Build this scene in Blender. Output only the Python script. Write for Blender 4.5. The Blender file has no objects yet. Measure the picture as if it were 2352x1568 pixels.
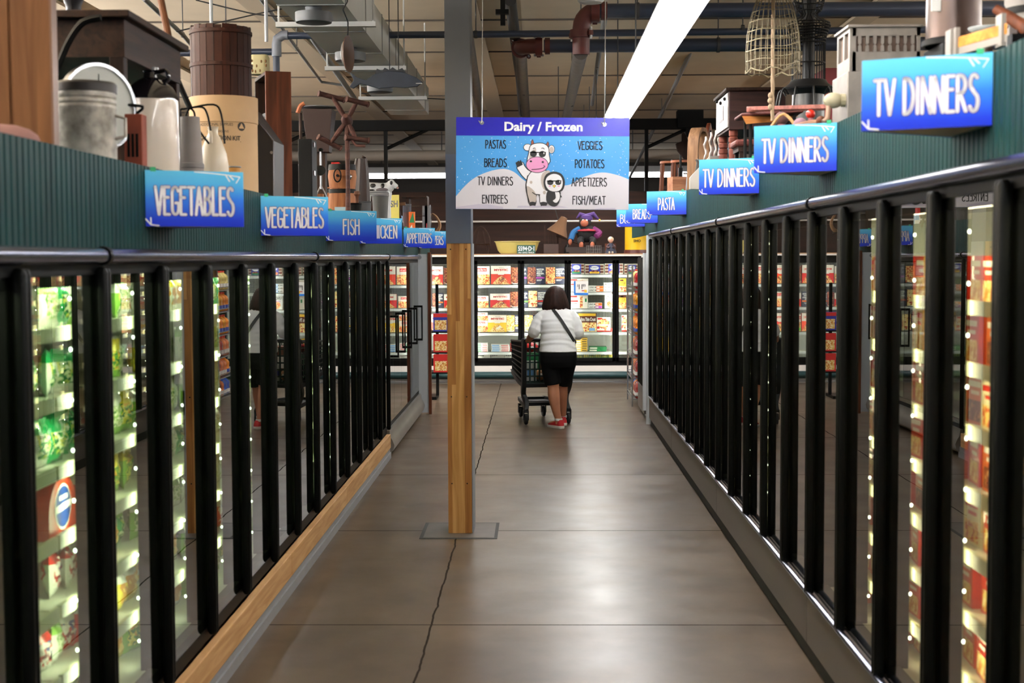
import bpy, math, random
from mathutils import Vector, Matrix, Euler
rnd = random.Random(7)
PI = math.pi
SC = bpy.context.scene
COL = SC.collection
rad = math.radians

# ------------------------------------------------------------------ camera
FPX, CW, CH = 3267.0, 2352, 1568
CAM_Z = 1.9
cam_rot = Matrix.Rotation(rad(1.035), 3, 'Z') @ Matrix.Rotation(rad(90 - 3.363), 3, 'X') @ Matrix.Rotation(-0.004, 3, 'Z')
cd = bpy.data.cameras.new('camera')
cd.sensor_width = 36.0
cd.lens = FPX / CW * 36.0
cd.clip_end = 200
cd.dof.use_dof = True
cd.dof.focus_distance = 13.5
cd.dof.aperture_fstop = 4.0
cam = bpy.data.objects.new('camera', cd)
cam.matrix_world = Matrix.Translation((0, 0, CAM_Z)) @ cam_rot.to_4x4()
COL.objects.link(cam)
SC.camera = cam

# ------------------------------------------------------------------ world, exposure
w = bpy.data.worlds.new('world'); SC.world = w; w.use_nodes = True
w.node_tree.nodes['Background'].inputs[0].default_value = (0.80, 0.86, 1.0, 1)
w.node_tree.nodes['Background'].inputs[1].default_value = 0.28
SC.view_settings.view_transform = 'Standard'
SC.view_settings.look = 'None'
SC.view_settings.gamma = 1
SC.view_settings.use_curve_mapping = False
SC.view_settings.exposure = 0.42
SC.cycles.max_bounces = 7
SC.cycles.diffuse_bounces = 3
SC.cycles.glossy_bounces = 4
SC.cycles.transmission_bounces = 4
SC.cycles.transparent_max_bounces = 14
SC.cycles.caustics_reflective = False
SC.cycles.caustics_refractive = False
SC.cycles.sample_clamp_indirect = 6.0
SC.cycles.use_denoising = True
LED_POWER = 26.0
LED_DOT = 8.0
TUBE_POWER = 50.0

# ------------------------------------------------------------------ pixel of the photograph -> point at depth Y
def P(px, py, Y):
    d = cam_rot @ Vector(((px - CW / 2) / FPX, -(py - CH / 2) / FPX, -1.0))
    return Vector((0, 0, CAM_Z)) + d * (Y / d.y)
def S(Y): return Y / FPX            # metres per pixel at depth Y

# ------------------------------------------------------------------ materials
def lin(c):
    o = []
    for x in c[:3]:
        x = x / 255.0
        o.append(x / 12.92 if x <= 0.04045 else ((x + 0.055) / 1.055) ** 2.4)
    return (o[0], o[1], o[2], 1.0)
_M = {}
def new_mat(name):
    m = bpy.data.materials.new(name); m.use_nodes = True
    nt = m.node_tree
    return m, nt, nt.nodes['Principled BSDF']
def mat(name, col, rough=0.6, metal=0.0, spec=0.5, var=0.0, scale=8.0, bump=0.0, coat=0.0):
    if name in _M: return _M[name]
    m, nt, b = new_mat(name)
    c = lin(col)
    b.inputs['Base Color'].default_value = c
    b.inputs['Roughness'].default_value = rough
    b.inputs['Metallic'].default_value = metal
    b.inputs['Specular IOR Level'].default_value = spec
    b.inputs['Coat Weight'].default_value = coat
    if var or bump:
        tc = nt.nodes.new('ShaderNodeTexCoord')
        n = nt.nodes.new('ShaderNodeTexNoise'); n.inputs['Scale'].default_value = scale; n.inputs['Detail'].default_value = 5
        nt.links.new(tc.outputs['Object'], n.inputs['Vector'])
        if var:
            r = nt.nodes.new('ShaderNodeValToRGB')
            r.color_ramp.elements[0].position = 0.3; r.color_ramp.elements[1].position = 0.7
            r.color_ramp.elements[0].color = tuple(x * (1 - var) for x in c[:3]) + (1,)
            r.color_ramp.elements[1].color = tuple(min(1, x * (1 + var * 0.6)) for x in c[:3]) + (1,)
            nt.links.new(n.outputs['Fac'], r.inputs['Fac']); nt.links.new(r.outputs['Color'], b.inputs['Base Color'])
        if bump:
            bp = nt.nodes.new('ShaderNodeBump'); bp.inputs['Strength'].default_value = bump; bp.inputs['Distance'].default_value = 0.01
            nt.links.new(n.outputs['Fac'], bp.inputs['Height']); nt.links.new(bp.outputs['Normal'], b.inputs['Normal'])
    _M[name] = m
    return m
def wood(name, c1, c2, axis='Z', rough=0.6, scale=14.0, spec=0.18):
    if name in _M: return _M[name]
    m, nt, b = new_mat(name)
    tc = nt.nodes.new('ShaderNodeTexCoord'); mp = nt.nodes.new('ShaderNodeMapping')
    s = [scale, scale, scale]; s['XYZ'.index(axis)] = scale * 0.07
    mp.inputs['Scale'].default_value = s
    n = nt.nodes.new('ShaderNodeTexNoise'); n.inputs['Scale'].default_value = 1.6; n.inputs['Detail'].default_value = 8; n.inputs['Distortion'].default_value = 1.2
    r = nt.nodes.new('ShaderNodeValToRGB')
    r.color_ramp.elements[0].position = 0.32; r.color_ramp.elements[1].position = 0.68
    r.color_ramp.elements[0].color = lin(c1); r.color_ramp.elements[1].color = lin(c2)
    nt.links.new(tc.outputs['Object'], mp.inputs['Vector']); nt.links.new(mp.outputs['Vector'], n.inputs['Vector'])
    nt.links.new(n.outputs['Fac'], r.inputs['Fac']); nt.links.new(r.outputs['Color'], b.inputs['Base Color'])
    b.inputs['Roughness'].default_value = rough; b.inputs['Specular IOR Level'].default_value = spec
    _M[name] = m
    return m
def emit(name, col, strength):
    if name in _M: return _M[name]
    m = bpy.data.materials.new(name); m.use_nodes = True; nt = m.node_tree
    nt.nodes.remove(nt.nodes['Principled BSDF'])
    e = nt.nodes.new('ShaderNodeEmission'); e.inputs[0].default_value = tuple(col) + (1,); e.inputs[1].default_value = strength
    nt.links.new(e.outputs[0], nt.nodes['Material Output'].inputs['Surface'])
    _M[name] = m
    return m
def glass(name, tint, ior=1.5):
    """thin pane: what lies behind, tinted, under a Fresnel reflection"""
    if name in _M: return _M[name]
    m = bpy.data.materials.new(name); m.use_nodes = True; nt = m.node_tree
    nt.nodes.remove(nt.nodes['Principled BSDF'])
    t = nt.nodes.new('ShaderNodeBsdfTransparent'); t.inputs[0].default_value = tuple(tint) + (1,)
    g = nt.nodes.new('ShaderNodeBsdfGlossy'); g.inputs['Roughness'].default_value = 0.0
    f = nt.nodes.new('ShaderNodeFresnel'); f.inputs['IOR'].default_value = ior
    mx = nt.nodes.new('ShaderNodeMixShader')
    ge = nt.nodes.new('ShaderNodeNewGeometry'); k = nt.nodes.new('ShaderNodeMath'); k.operation = 'SUBTRACT'; k.inputs[0].default_value = 1.0
    q = nt.nodes.new('ShaderNodeMath'); q.operation = 'MULTIPLY'
    nt.links.new(ge.outputs['Backfacing'], k.inputs[1]); nt.links.new(k.outputs[0], q.inputs[0]); a4 = nt.nodes.new('ShaderNodeMath'); a4.operation = 'MULTIPLY'; a4.inputs[1].default_value = 4.0       # four surfaces of a double-glazed pane: 4F / (1 + 3F)
    b4 = nt.nodes.new('ShaderNodeMath'); b4.operation = 'MULTIPLY_ADD'; b4.inputs[1].default_value = 3.0; b4.inputs[2].default_value = 1.0
    d4 = nt.nodes.new('ShaderNodeMath'); d4.operation = 'DIVIDE'
    nt.links.new(f.outputs[0], a4.inputs[0]); nt.links.new(f.outputs[0], b4.inputs[0]); nt.links.new(a4.outputs[0], d4.inputs[0]); nt.links.new(b4.outputs[0], d4.inputs[1])
    nt.links.new(d4.outputs[0], q.inputs[1])
    nt.links.new(q.outputs[0], mx.inputs[0]); nt.links.new(t.outputs[0], mx.inputs[1]); nt.links.new(g.outputs[0], mx.inputs[2])
    nt.links.new(mx.outputs[0], nt.nodes['Material Output'].inputs['Surface'])
    _M[name] = m
    return m
def speckle(name, cols, scale=60.0, rough=0.5, stretch=(1, 1, 1)):
    """printed food picture: cells of several colours"""
    if name in _M: return _M[name]
    m, nt, b = new_mat(name)
    tc = nt.nodes.new('ShaderNodeTexCoord'); v = nt.nodes.new('ShaderNodeTexVoronoi'); v.inputs['Scale'].default_value = scale
    mp = nt.nodes.new('ShaderNodeMapping'); mp.inputs['Scale'].default_value = stretch
    sep = nt.nodes.new('ShaderNodeSeparateColor')
    r = nt.nodes.new('ShaderNodeValToRGB'); r.color_ramp.interpolation = 'CONSTANT'
    el = r.color_ramp.elements
    while len(el) < len(cols): el.new(0.5)
    for i, c in enumerate(cols):
        el[i].position = i / len(cols); el[i].color = lin(c)
    nt.links.new(tc.outputs['Object'], mp.inputs['Vector']); nt.links.new(mp.outputs['Vector'], v.inputs['Vector'])
    nt.links.new(v.outputs['Color'], sep.inputs[0]); nt.links.new(sep.outputs[0], r.inputs['Fac'])
    nt.links.new(r.outputs['Color'], b.inputs['Base Color'])
    b.inputs['Roughness'].default_value = rough
    _M[name] = m
    return m
def zgrad(name, stops, z0, z1, rough=0.35):
    """printed vertical colour blend of a sign face"""
    if name in _M: return _M[name]
    m, nt, b = new_mat(name); b.inputs['Specular IOR Level'].default_value = .25
    tc = nt.nodes.new('ShaderNodeTexCoord'); sp = nt.nodes.new('ShaderNodeSeparateXYZ'); mr = nt.nodes.new('ShaderNodeMapRange')
    mr.inputs['From Min'].default_value = z0; mr.inputs['From Max'].default_value = z1
    r = nt.nodes.new('ShaderNodeValToRGB'); el = r.color_ramp.elements
    while len(el) < len(stops): el.new(0.5)
    for i, (p, c) in enumerate(stops):
        el[i].position = p; el[i].color = lin(c)
    nt.links.new(tc.outputs['Object'], sp.inputs[0]); nt.links.new(sp.outputs['Z'], mr.inputs['Value'])
    nt.links.new(mr.outputs[0], r.inputs['Fac']); nt.links.new(r.outputs['Color'], b.inputs['Base Color'])
    b.inputs['Roughness'].default_value = rough
    _M[name] = m
    return m

# ------------------------------------------------------------------ mesh builder
_TXT = {}
def text_geo(s, bold=0.0):
    k = (s, bold)
    if k not in _TXT:
        c = bpy.data.curves.new('t', 'FONT'); c.body = s; c.size = 1.0; c.offset = bold; c.resolution_u = 3; c.fill_mode = 'FRONT'
        o = bpy.data.objects.new('t', c)
        me = bpy.data.meshes.new_from_object(o)
        vs = [v.co.copy() for v in me.vertices]; fs = [tuple(p.vertices) for p in me.polygons]
        bpy.data.objects.remove(o); bpy.data.curves.remove(c); bpy.data.meshes.remove(me)
        xs = [v.x for v in vs]; ys = [v.y for v in vs]
        _TXT[k] = (vs, fs, min(xs), max(xs), min(ys), max(ys))
    return _TXT[k]

def arc(cx, cy, rx, ry, a0, a1, n=7):
    return [(cx + rx * math.cos(rad(a0 + (a1 - a0) * i / n)), cy + ry * math.sin(rad(a0 + (a1 - a0) * i / n))) for i in range(n + 1)]
# narrow poster capitals as pen strokes: (advance, [polylines]) on a height of 1
GLY = {
 'A': (.44, [[(0, 0), (.2, 1), (.4, 0)], [(.07, .38), (.33, .38)]]),
 'B': (.40, [[(0, 0), (0, 1)], [(0, 1)] + arc(.14, .79, .17, .21, 90, -90) + [(0, .58)], [(0, .58)] + arc(.15, .29, .21, .29, 90, -90) + [(0, 0)]]),
 'C': (.40, [arc(.22, .78, .2, .22, 20, 180) + arc(.22, .22, .2, .22, 180, 340)]),
 'D': (.44, [[(0, 0), (0, 1)], [(0, 1)] + arc(.08, .5, .3, .5, 90, -90, 12) + [(0, 0)]]),
 'E': (.36, [[(.3, 1), (0, 1), (0, 0), (.3, 0)], [(0, .62), (.24, .62)]]),
 'F': (.34, [[(.3, 1), (0, 1), (0, 0)], [(0, .6), (.24, .6)]]),
 'G': (.42, [arc(.2, .78, .19, .22, 20, 180) + arc(.2, .22, .19, .22, 180, 360) + [(.39, .42), (.22, .42)]]),
 'H': (.42, [[(0, 0), (0, 1)], [(.36, 0), (.36, 1)], [(0, .6), (.36, .6)]]),
 'I': (.13, [[(0.03, 0), (0.03, 1)]]),
 'K': (.40, [[(0, 0), (0, 1)], [(.34, 1), (.02, .48), (.36, 0)]]),
 'L': (.34, [[(0, 1), (0, 0), (.28, 0)]]),
 'M': (.52, [[(0, 0), (.04, 1), (.23, .3), (.42, 1), (.46, 0)]]),
 'N': (.42, [[(0, 0), (0, 1), (.36, 0), (.36, 1)]]),
 'O': (.46, [arc(.2, .5, .2, .5, 90, 450, 18)]),
 'P': (.38, [[(0, 0), (0, 1)], [(0, 1)] + arc(.12, .72, .2, .28, 90, -90) + [(0, .44)]]),
 'R': (.40, [[(0, 0), (0, 1)], [(0, 1)] + arc(.12, .75, .2, .25, 90, -90) + [(0, .5)], [(.1, .5), (.35, 0)]]),
 'S': (.38, [arc(.18, .78, .16, .22, 40, 210) + [(.2, .5)] + arc(.17, .24, .18, .26, 40, -150)]),
 'T': (.36, [[(0, 1), (.36, 1)], [(.18, 1), (.18, 0)]]),
 'U': (.42, [[(0, 1)] + arc(.18, .2, .18, .2, 180, 360) + [(.36, 1)]]),
 'V': (.42, [[(0, 1), (.2, 0), (.4, 1)]]),
 'Y': (.40, [[(0, 1), (.19, .48), (.38, 1)], [(.19, .48), (.19, 0)]]),
 'Z': (.38, [[(0, 1), (.32, 1), (0, 0), (.33, 0)]]),
 '/': (.36, [[(0, -.08), (.3, 1.06)]]),
 ' ': (.22, []),
}
class MB:
    def __init__(s): s.v = []; s.f = []; s.m = []
    def add(s, vs, fs, mi=0, M=None):
        b = len(s.v)
        s.v += [tuple(M @ Vector(v)) if M else tuple(v) for v in vs]
        s.f += [tuple(b + i for i in f) for f in fs]; s.m += [mi] * len(fs)
        return s
    def box(s, x0, x1, y0, y1, z0, z1, mi=0, M=None):
        vs = [(x, y, z) for z in (z0, z1) for y in (y0, y1) for x in (x0, x1)]
        return s.add(vs, [(0, 2, 3, 1), (4, 5, 7, 6), (0, 1, 5, 4), (1, 3, 7, 5), (3, 2, 6, 7), (2, 0, 4, 6)], mi, M)
    def cbox(s, c, d, mi=0, M=None):
        return s.box(c[0] - d[0] / 2, c[0] + d[0] / 2, c[1] - d[1] / 2, c[1] + d[1] / 2, c[2] - d[2] / 2, c[2] + d[2] / 2, mi, M)
    def loft(s, rings, mi=0, caps=True, closed=False, M=None):
        n = len(rings[0]); vs = [p for r in rings for p in r]; fs = []
        R = len(rings)
        for i in range(R if closed else R - 1):
            j = (i + 1) % R
            for k in range(n):
                k2 = (k + 1) % n
                fs.append((i * n + k, i * n + k2, j * n + k2, j * n + k))
        if caps and not closed:
            fs.append(tuple(reversed(range(n)))); fs.append(tuple((R - 1) * n + k for k in range(n)))
        return s.add(vs, fs, mi, M)
    def tube(s, pts, r, n=8, mi=0, closed=False, caps=True, M=None):
        pts = [Vector(p) for p in pts]; N = len(pts)
        rr = r if isinstance(r, (list, tuple)) else [r] * N
        rings = []; prev = None
        for i, p in enumerate(pts):
            a = pts[(i - 1) % N] if closed or i else p
            b = pts[(i + 1) % N] if closed or i < N - 1 else p
            t = (b - a).normalized()
            if prev is None:
                u = t.orthogonal().normalized()
            else:
                u = prev - t * prev.dot(t)
                u = u.normalized() if u.length > 1e-6 else t.orthogonal().normalized()
            prev = u; v = t.cross(u)
            rings.append([tuple(p + (u * math.cos(2 * PI * k / n) + v * math.sin(2 * PI * k / n)) * rr[i]) for k in range(n)])
        return s.loft(rings, mi, caps, closed, M)
    def lathe(s, prof, n=24, mi=0, M=None, caps=True):
        rings = [[(max(r, 1e-4) * math.cos(2 * PI * k / n), max(r, 1e-4) * math.sin(2 * PI * k / n), z) for k in range(n)] for r, z in prof]
        return s.loft(rings, mi, caps, False, M)
    def ell(s, c, r, n=12, m=8, mi=0, M=None):
        rings = []
        for i in range(m + 1):
            a = -PI / 2 + PI * i / m; cr = max(math.cos(a), 1e-3)
            rings.append([(c[0] + r[0] * cr * math.cos(2 * PI * k / n), c[1] + r[1] * cr * math.sin(2 * PI * k / n), c[2] + r[2] * math.sin(a)) for k in range(n)])
        return s.loft(rings, mi, True, False, M)
    def flat(s, pts, y=0.0, mi=0, M=None):           # polygon in the XZ plane, seen from -Y
        vs = [(p[0], y, p[1]) for p in pts]
        a = sum(pts[i][0] * pts[(i + 1) % len(pts)][1] - pts[(i + 1) % len(pts)][0] * pts[i][1] for i in range(len(pts)))
        f = tuple(range(len(vs))) if a > 0 else tuple(reversed(range(len(vs))))
        return s.add(vs, [f], mi, M)
    def prism(s, pts, y0, y1, mi=0, M=None):         # outline in XZ, thickness along Y
        n = len(pts)
        return s.loft([[(p[0], y0, p[1]) for p in pts], [(p[0], y1, p[1]) for p in pts]], mi, True, False, M)
    def hprism(s, pts, z0, z1, mi=0, M=None):        # outline in XY, thickness along Z
        return s.loft([[(p[0], p[1], z0) for p in pts], [(p[0], p[1], z1) for p in pts]], mi, True, False, M)
    def text(s, t, cx, cz, h, w=None, y=0.0, mi=0, bold=0.0, M=None):
        vs, fs, x0, x1, y0, y1 = text_geo(t, bold)
        kz = h / (y1 - y0); kx = kz if w is None else w / (x1 - x0)
        return s.add([(cx + (v.x - (x0 + x1) / 2) * kx, y, cz + (v.y - (y0 + y1) / 2) * kz) for v in vs], fs, mi, M)
    def pen(s, pts, wd, y=0.0, mi=0, M=None, n=8):   # a pen stroke in the XZ plane
        for i in range(len(pts) - 1):
            a, b = Vector(pts[i]), Vector(pts[i + 1]); t = b - a
            if t.length < 1e-7: continue
            q = Vector((-t.y, t.x)).normalized() * wd / 2
            s.flat([a + q, a - q, b - q, b + q], y, mi, M)
        for p in pts:
            s.flat([(p[0] + wd / 2 * math.cos(2 * PI * k / n), p[1] + wd / 2 * math.sin(2 * PI * k / n)) for k in range(n)], y, mi, M)
        return s
    def deco(s, t, cx, cz, h, w, wd, y=0.0, mi=0, M=None):
        tot = sum(GLY[c][0] + .1 for c in t) - .1
        k = w / tot; x = cx - w / 2
        for c in t:
            adv, st = GLY[c]
            for pl in st: s.pen([(x + p[0] * k, cz + (p[1] - .5) * h) for p in pl], wd, y, mi, M)
            x += (adv + .1) * k
        return s
    def mesh(s, name, mats, smooth=35):
        me = bpy.data.meshes.new(name); me.from_pydata(s.v, [], s.f); me.validate()
        for m in (mats if isinstance(mats, (list, tuple)) else [mats]): me.materials.append(m)
        if len(me.polygons) == len(s.m): me.polygons.foreach_set('material_index', s.m)
        if smooth:
            me.polygons.foreach_set('use_smooth', [True] * len(me.polygons))
            me.set_sharp_from_angle(angle=rad(smooth))
        me.update()
        return me
    def build(s, name, mats, parent=None, loc=None, rotz=0.0, smooth=35, bevel=0.0, sub=0):
        o = bpy.data.objects.new(name, s.mesh(name, mats, smooth)); COL.objects.link(o)
        if parent is not None: o.parent = parent
        if loc is not None: o.location = loc
        if rotz: o.rotation_euler = (0, 0, rotz)
        if bevel:
            b = o.modifiers.new('bevel', 'BEVEL'); b.width = bevel; b.segments = 2; b.limit_method = 'ANGLE'
        if sub:
            b = o.modifiers.new('sub', 'SUBSURF'); b.levels = sub; b.render_levels = sub
        return o
def tag(o, label, cat, group=None):
    o['label'] = label; o['category'] = cat
    if group: o['group'] = group
    return o
def thing(name, label, cat, loc=(0, 0, 0), rotz=0.0, group=None):
    o = bpy.data.objects.new(name, None); COL.objects.link(o); o.empty_display_size = 0.1
    o.location = loc; o.rotation_euler = (0, 0, rotz)
    return tag(o, label, cat, group)
def struct(o): o['kind'] = 'structure'; return o
def copy_tree(o, parent=None):
    c = o.copy(); COL.objects.link(c)
    if parent is not None: c.parent = parent
    for ch in list(o.children): copy_tree(ch, c)
    return c
def smooth_pts(pts, n=4, closed=True):
    """Catmull-Rom through 2D points"""
    out = []; N = len(pts)
    for i in range(N if closed else N - 1):
        p = [pts[(i + k) % N] if closed else pts[min(max(i + k, 0), N - 1)] for k in (-1, 0, 1, 2)]
        for j in range(n):
            t = j / n
            out.append(tuple(0.5 * (2 * p[1][a] + (p[2][a] - p[0][a]) * t + (2 * p[0][a] - 5 * p[1][a] + 4 * p[2][a] - p[3][a]) * t * t + (3 * p[1][a] - p[0][a] - 3 * p[2][a] + p[3][a]) * t ** 3) for a in range(len(p[0]))))
    if not closed: out.append(tuple(pts[-1]))
    return out

# ------------------------------------------------------------------ shared materials
BLACK = mat('black_plastic', (5, 6, 5), 0.45, spec=.1)
BLACKM = mat('black_metal', (7, 7, 7), 0.5, 0.0, spec=.12)
DARK = mat('dark_rubber', (24, 24, 26), 0.8)
WHITE = mat('white_enamel', (225, 226, 222), 0.45)
WHITEP = mat('white_paint', (240, 232, 224), 0.6)
CHROME = mat('chrome', (190, 192, 198), 0.2, 1.0)
STEEL = mat('steel', (150, 150, 150), 0.38, 0.9, var=0.15, scale=12)
GALV = mat('galvanised', (178, 172, 162), 0.5, 0.35, var=0.6, scale=17)
GREY = mat('grey_paint', (128, 130, 132), 0.55)
DGREY = mat('dark_grey', (62, 62, 64), 0.6)
PAPER = mat('white_card', (236, 234, 228), 0.6)
RED = mat('red_print', (200, 32, 26), 0.5)
DKWOOD = wood('dark_wood', (26, 15, 11), (48, 29, 20), 'Z')
DKWOODX = wood('dark_wood_x', (28, 17, 12), (52, 33, 24), 'Y')
MIDWOOD = wood('red_brown_wood', (66, 34, 20), (104, 56, 34), 'Z')
ORWOOD = wood('orange_brown_wood', (92, 58, 34), (124, 84, 52), 'Z', scale=9)
PALEWOOD = wood('pale_wood', (176, 130, 84), (206, 164, 116), 'Y')
CREAM = mat('cream_ceramic', (204, 190, 168), 0.3, var=0.06, scale=5)
PIPEG = mat('blue_grey_pipe', (54, 62, 80), 0.35, 0.2)
REDP = mat('red_oxide', (86, 30, 24), 0.5, var=0.2)
# ================================================================== the setting
def floor_mat():
    m, nt, b = new_mat('polished_concrete')
    N, L = nt.nodes.new, nt.links.new
    tc = N('ShaderNodeTexCoord'); sep = N('ShaderNodeSeparateXYZ'); L(tc.outputs['Object'], sep.inputs[0])
    def math_(op, a, bb=None):
        n = N('ShaderNodeMath'); n.operation = op
        for i, x in enumerate((a, bb)):
            if x is None: continue
            if isinstance(x, (int, float)): n.inputs[i].default_value = x
            else: L(x, n.inputs[i])
        return n.outputs[0]
    n1 = N('ShaderNodeTexNoise'); n1.inputs['Scale'].default_value = 1.3; n1.inputs['Detail'].default_value = 8; n1.inputs['Roughness'].default_value = 0.62
    L(tc.outputs['Object'], n1.inputs['Vector'])
    r1 = N('ShaderNodeValToRGB'); r1.color_ramp.interpolation = 'EASE'; r1.color_ramp.elements[0].position = .2; r1.color_ramp.elements[1].position = .8
    r1.color_ramp.elements[0].color = lin((64, 52, 40)); r1.color_ramp.elements[1].color = lin((96, 80, 64))
    L(n1.outputs['Fac'], r1.inputs['Fac'])
    # slab by slab shade
    sy = math_('FLOOR', math_('DIVIDE', math_('SUBTRACT', sep.outputs['Y'], 7.28), 2.555))
    sx = math_('GREATER_THAN', sep.outputs['X'], -0.555)
    wn = N('ShaderNodeTexWhiteNoise'); wn.noise_dimensions = '2D'
    cb = N('ShaderNodeCombineXYZ'); L(sx, cb.inputs[0]); L(sy, cb.inputs[1]); L(cb.outputs[0], wn.inputs['Vector'])
    sh = math_('ADD', math_('MULTIPLY', wn.outputs['Value'], .16), .90)
    mul = N('ShaderNodeVectorMath'); mul.operation = 'SCALE'; L(r1.outputs['Color'], mul.inputs[0]); L(sh, mul.inputs['Scale'])
    # joints
    wob = N('ShaderNodeTexNoise'); wob.inputs['Scale'].default_value = 5; wob.inputs['Detail'].default_value = 4; L(tc.outputs['Object'], wob.inputs['Vector'])
    jx = math_('ABSOLUTE', math_('ADD', math_('ADD', sep.outputs['X'], 0.555), math_('MULTIPLY', math_('SUBTRACT', wob.outputs['Fac'], .5), .03)))
    fy = math_('ABSOLUTE', math_('SUBTRACT', math_('FRACT', math_('ADD', math_('DIVIDE', math_('SUBTRACT', sep.outputs['Y'], 7.28), 2.555), 10.5)), 0.5))
    jy = math_('MULTIPLY', fy, 2.555)
    lx = math_('LESS_THAN', jx, .0055); ly = math_('LESS_THAN', jy, .0065)
    ln = math_('MAXIMUM', lx, ly)
    mx = N('ShaderNodeMix'); mx.data_type = 'RGBA'; L(ln, mx.inputs['Factor']); L(mul.outputs[0], mx.inputs['A']); mx.inputs['B'].default_value = lin((44, 38, 34))
    L(mx.outputs['Result'], b.inputs['Base Color'])
    n2 = N('ShaderNodeTexNoise'); n2.inputs['Scale'].default_value = 2.2; n2.inputs['Detail'].default_value = 6; L(tc.outputs['Object'], n2.inputs['Vector'])
    rr = N('ShaderNodeMapRange'); rr.inputs['From Min'].default_value = .3; rr.inputs['From Max'].default_value = .7; rr.inputs['To Min'].default_value = .281; rr.inputs['To Max'].default_value = .38
    L(n2.outputs['Fac'], rr.inputs['Value']); L(rr.outputs[0], b.inputs['Roughness'])
    L(math_('MULTIPLY', math_('SUBTRACT', 1.0, ln), .32), b.inputs['Specular IOR Level'])
    return m
struct(MB().box(-14, 14, -4, 42, -.1, 0).build('floor', floor_mat()))
CEILM = mat('cream_insulation', (204, 188, 162), 0.9, var=0.10, scale=1.2)
SEAM = mat('ceiling_seam', (70, 62, 54), 0.8)
CEIL_Z = 4.55
struct(MB().box(-14, 14, -4, 42, CEIL_Z, CEIL_Z + .15).build('ceiling', CEILM))
mb = MB()
for i in range(14):
    y = 11.1 + 2.45 * i
    if y < 40: mb.box(-14, 14, y - .014, y + .014, CEIL_Z - .016, CEIL_Z)
struct(mb.build('trim_1', SEAM))
mb = MB()
for x in (-7.6, -5.0, -2.9, -.75, 1.65, 3.6, 5.9, 8.2):      # flat cream rafters between the panels
    mb.box(x - .13, x + .13, 4, 41, CEIL_Z - .05, CEIL_Z - .0165)
struct(mb.build('trim_2', mat('cream_rafter', (184, 168, 144), 0.8)))
struct(MB().box(-14, 14, 40, 40.2, 0, CEIL_Z).build('wall_back', mat('dim_wall', (72, 66, 60), 0.9)))
# brown partition behind the ledge over the far freezers
BROWNW = wood('partition_brown', (24, 13, 10), (40, 22, 16), 'X', rough=.7, scale=5)
struct(MB().box(-4.6, 2.6, 22.75, 22.85, 0, 2.95).build('wall_far', BROWNW))

# green beadboard over the freezers, with the deck behind it on which the antiques stand
def green_mat():
    m, nt, b = new_mat('green_beadboard')
    tc = nt.nodes.new('ShaderNodeTexCoord'); mp = nt.nodes.new('ShaderNodeMapping'); mp.inputs['Scale'].default_value = (20, 40, 2.5)
    n = nt.nodes.new('ShaderNodeTexNoise'); n.inputs['Scale'].default_value = 1.5; n.inputs['Detail'].default_value = 6
    r = nt.nodes.new('ShaderNodeValToRGB'); r.color_ramp.elements[0].position = .25; r.color_ramp.elements[1].position = .85
    r.color_ramp.elements[0].color = lin((5, 32, 33)); r.color_ramp.elements[1].color = lin((14, 60, 58))
    nt.links.new(tc.outputs['Object'], mp.inputs[0]); nt.links.new(mp.outputs[0], n.inputs['Vector']); nt.links.new(n.outputs['Fac'], r.inputs[0]); nt.links.new(r.outputs[0], b.inputs['Base Color'])
    b.inputs['Roughness'].default_value = .5; b.inputs['Specular IOR Level'].default_value = .12
    return m
GREEN = green_mat()
def fascia(name, side, x, y0, y1, z0, z1, deck_z, deck_x):
    mb = MB(); pts = []; y = y0
    while y < y1:
        pts += [(x, y), (x, y + .030), (x + .008, y + .036), (x + .008, y + .040), (x, y + .046)]; y += .0462
    pts += [(x + .03, y), (x + .03, y0)]
    mb.hprism([(side * p[0], p[1]) for p in (pts if side > 0 else list(reversed(pts)))], z0, z1)
    a, b = sorted((side * (x + .03), side * deck_x)); mb.box(a, b, y0, y, deck_z - .04, deck_z)
    struct(mb.build(name, GREEN, smooth=0))
XL, XR = 1.40, 1.25              # aisle faces of the door posts
LEFT_DECK, RIGHT_DECK = 2.20, 2.44
LEFT_TOP, RIGHT_TOP = 2.245, 2.48
fascia('trim_3', -1, 1.45, 2.4, 19.2, 1.93, LEFT_TOP, LEFT_DECK, 3.2)
fascia('trim_4', 1, 1.30, 2.4, 19.6, 2.165, RIGHT_TOP, RIGHT_DECK, 3.0)

# ------------------------------------------------------------------ freezer cases along both sides
PANE = glass('freezer_glass', (.88, .95, .82), 1.5)
PANER = glass('freezer_glass_warm', (.94, .93, .80), 1.5)
FROST = mat('case_white', (206, 208, 200), 0.5)
SHELF = mat('shelf_white', (226, 226, 214), 0.45)
TAGS = mat('price_rail', (214, 220, 190), 0.35)
LED = emit('led_strip', (.97, 1.0, .78), LED_POWER)
DOT = emit('led_dot', (.90, 1.0, .95), LED_DOT)
LEDT = emit('led_top', (.97, 1.0, .80), 15.0); LEDTR = emit('led_top_warm', (1.0, .95, .74), 11.0)
LEDR = emit('led_strip_warm', (1.0, .95, .70), LED_POWER * .75)
RAIL = mat('dark_rail', (84, 86, 104), 0.22, 0.85)
TAUPE = mat('taupe_panel', (86, 77, 72), 0.5)
PLINTH = mat('grey_plinth', (138, 138, 140), 0.5, var=.06)
STAIN = mat('brushed_steel', (150, 146, 140), 0.34, 0.8, var=.12, scale=3)
def rrect(cx, cy, wx, wy, r, n=4):
    o = []
    for sx, sy, a0 in ((1, 1, 0), (-1, 1, 90), (-1, -1, 180), (1, -1, 270)):
        for i in range(n + 1):
            a = rad(a0 + 90 * i / n); o.append((cx + sx * (wx / 2 - r) + r * math.cos(a), cy + sy * (wy / 2 - r) + r * math.sin(a)))
    return o
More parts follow.
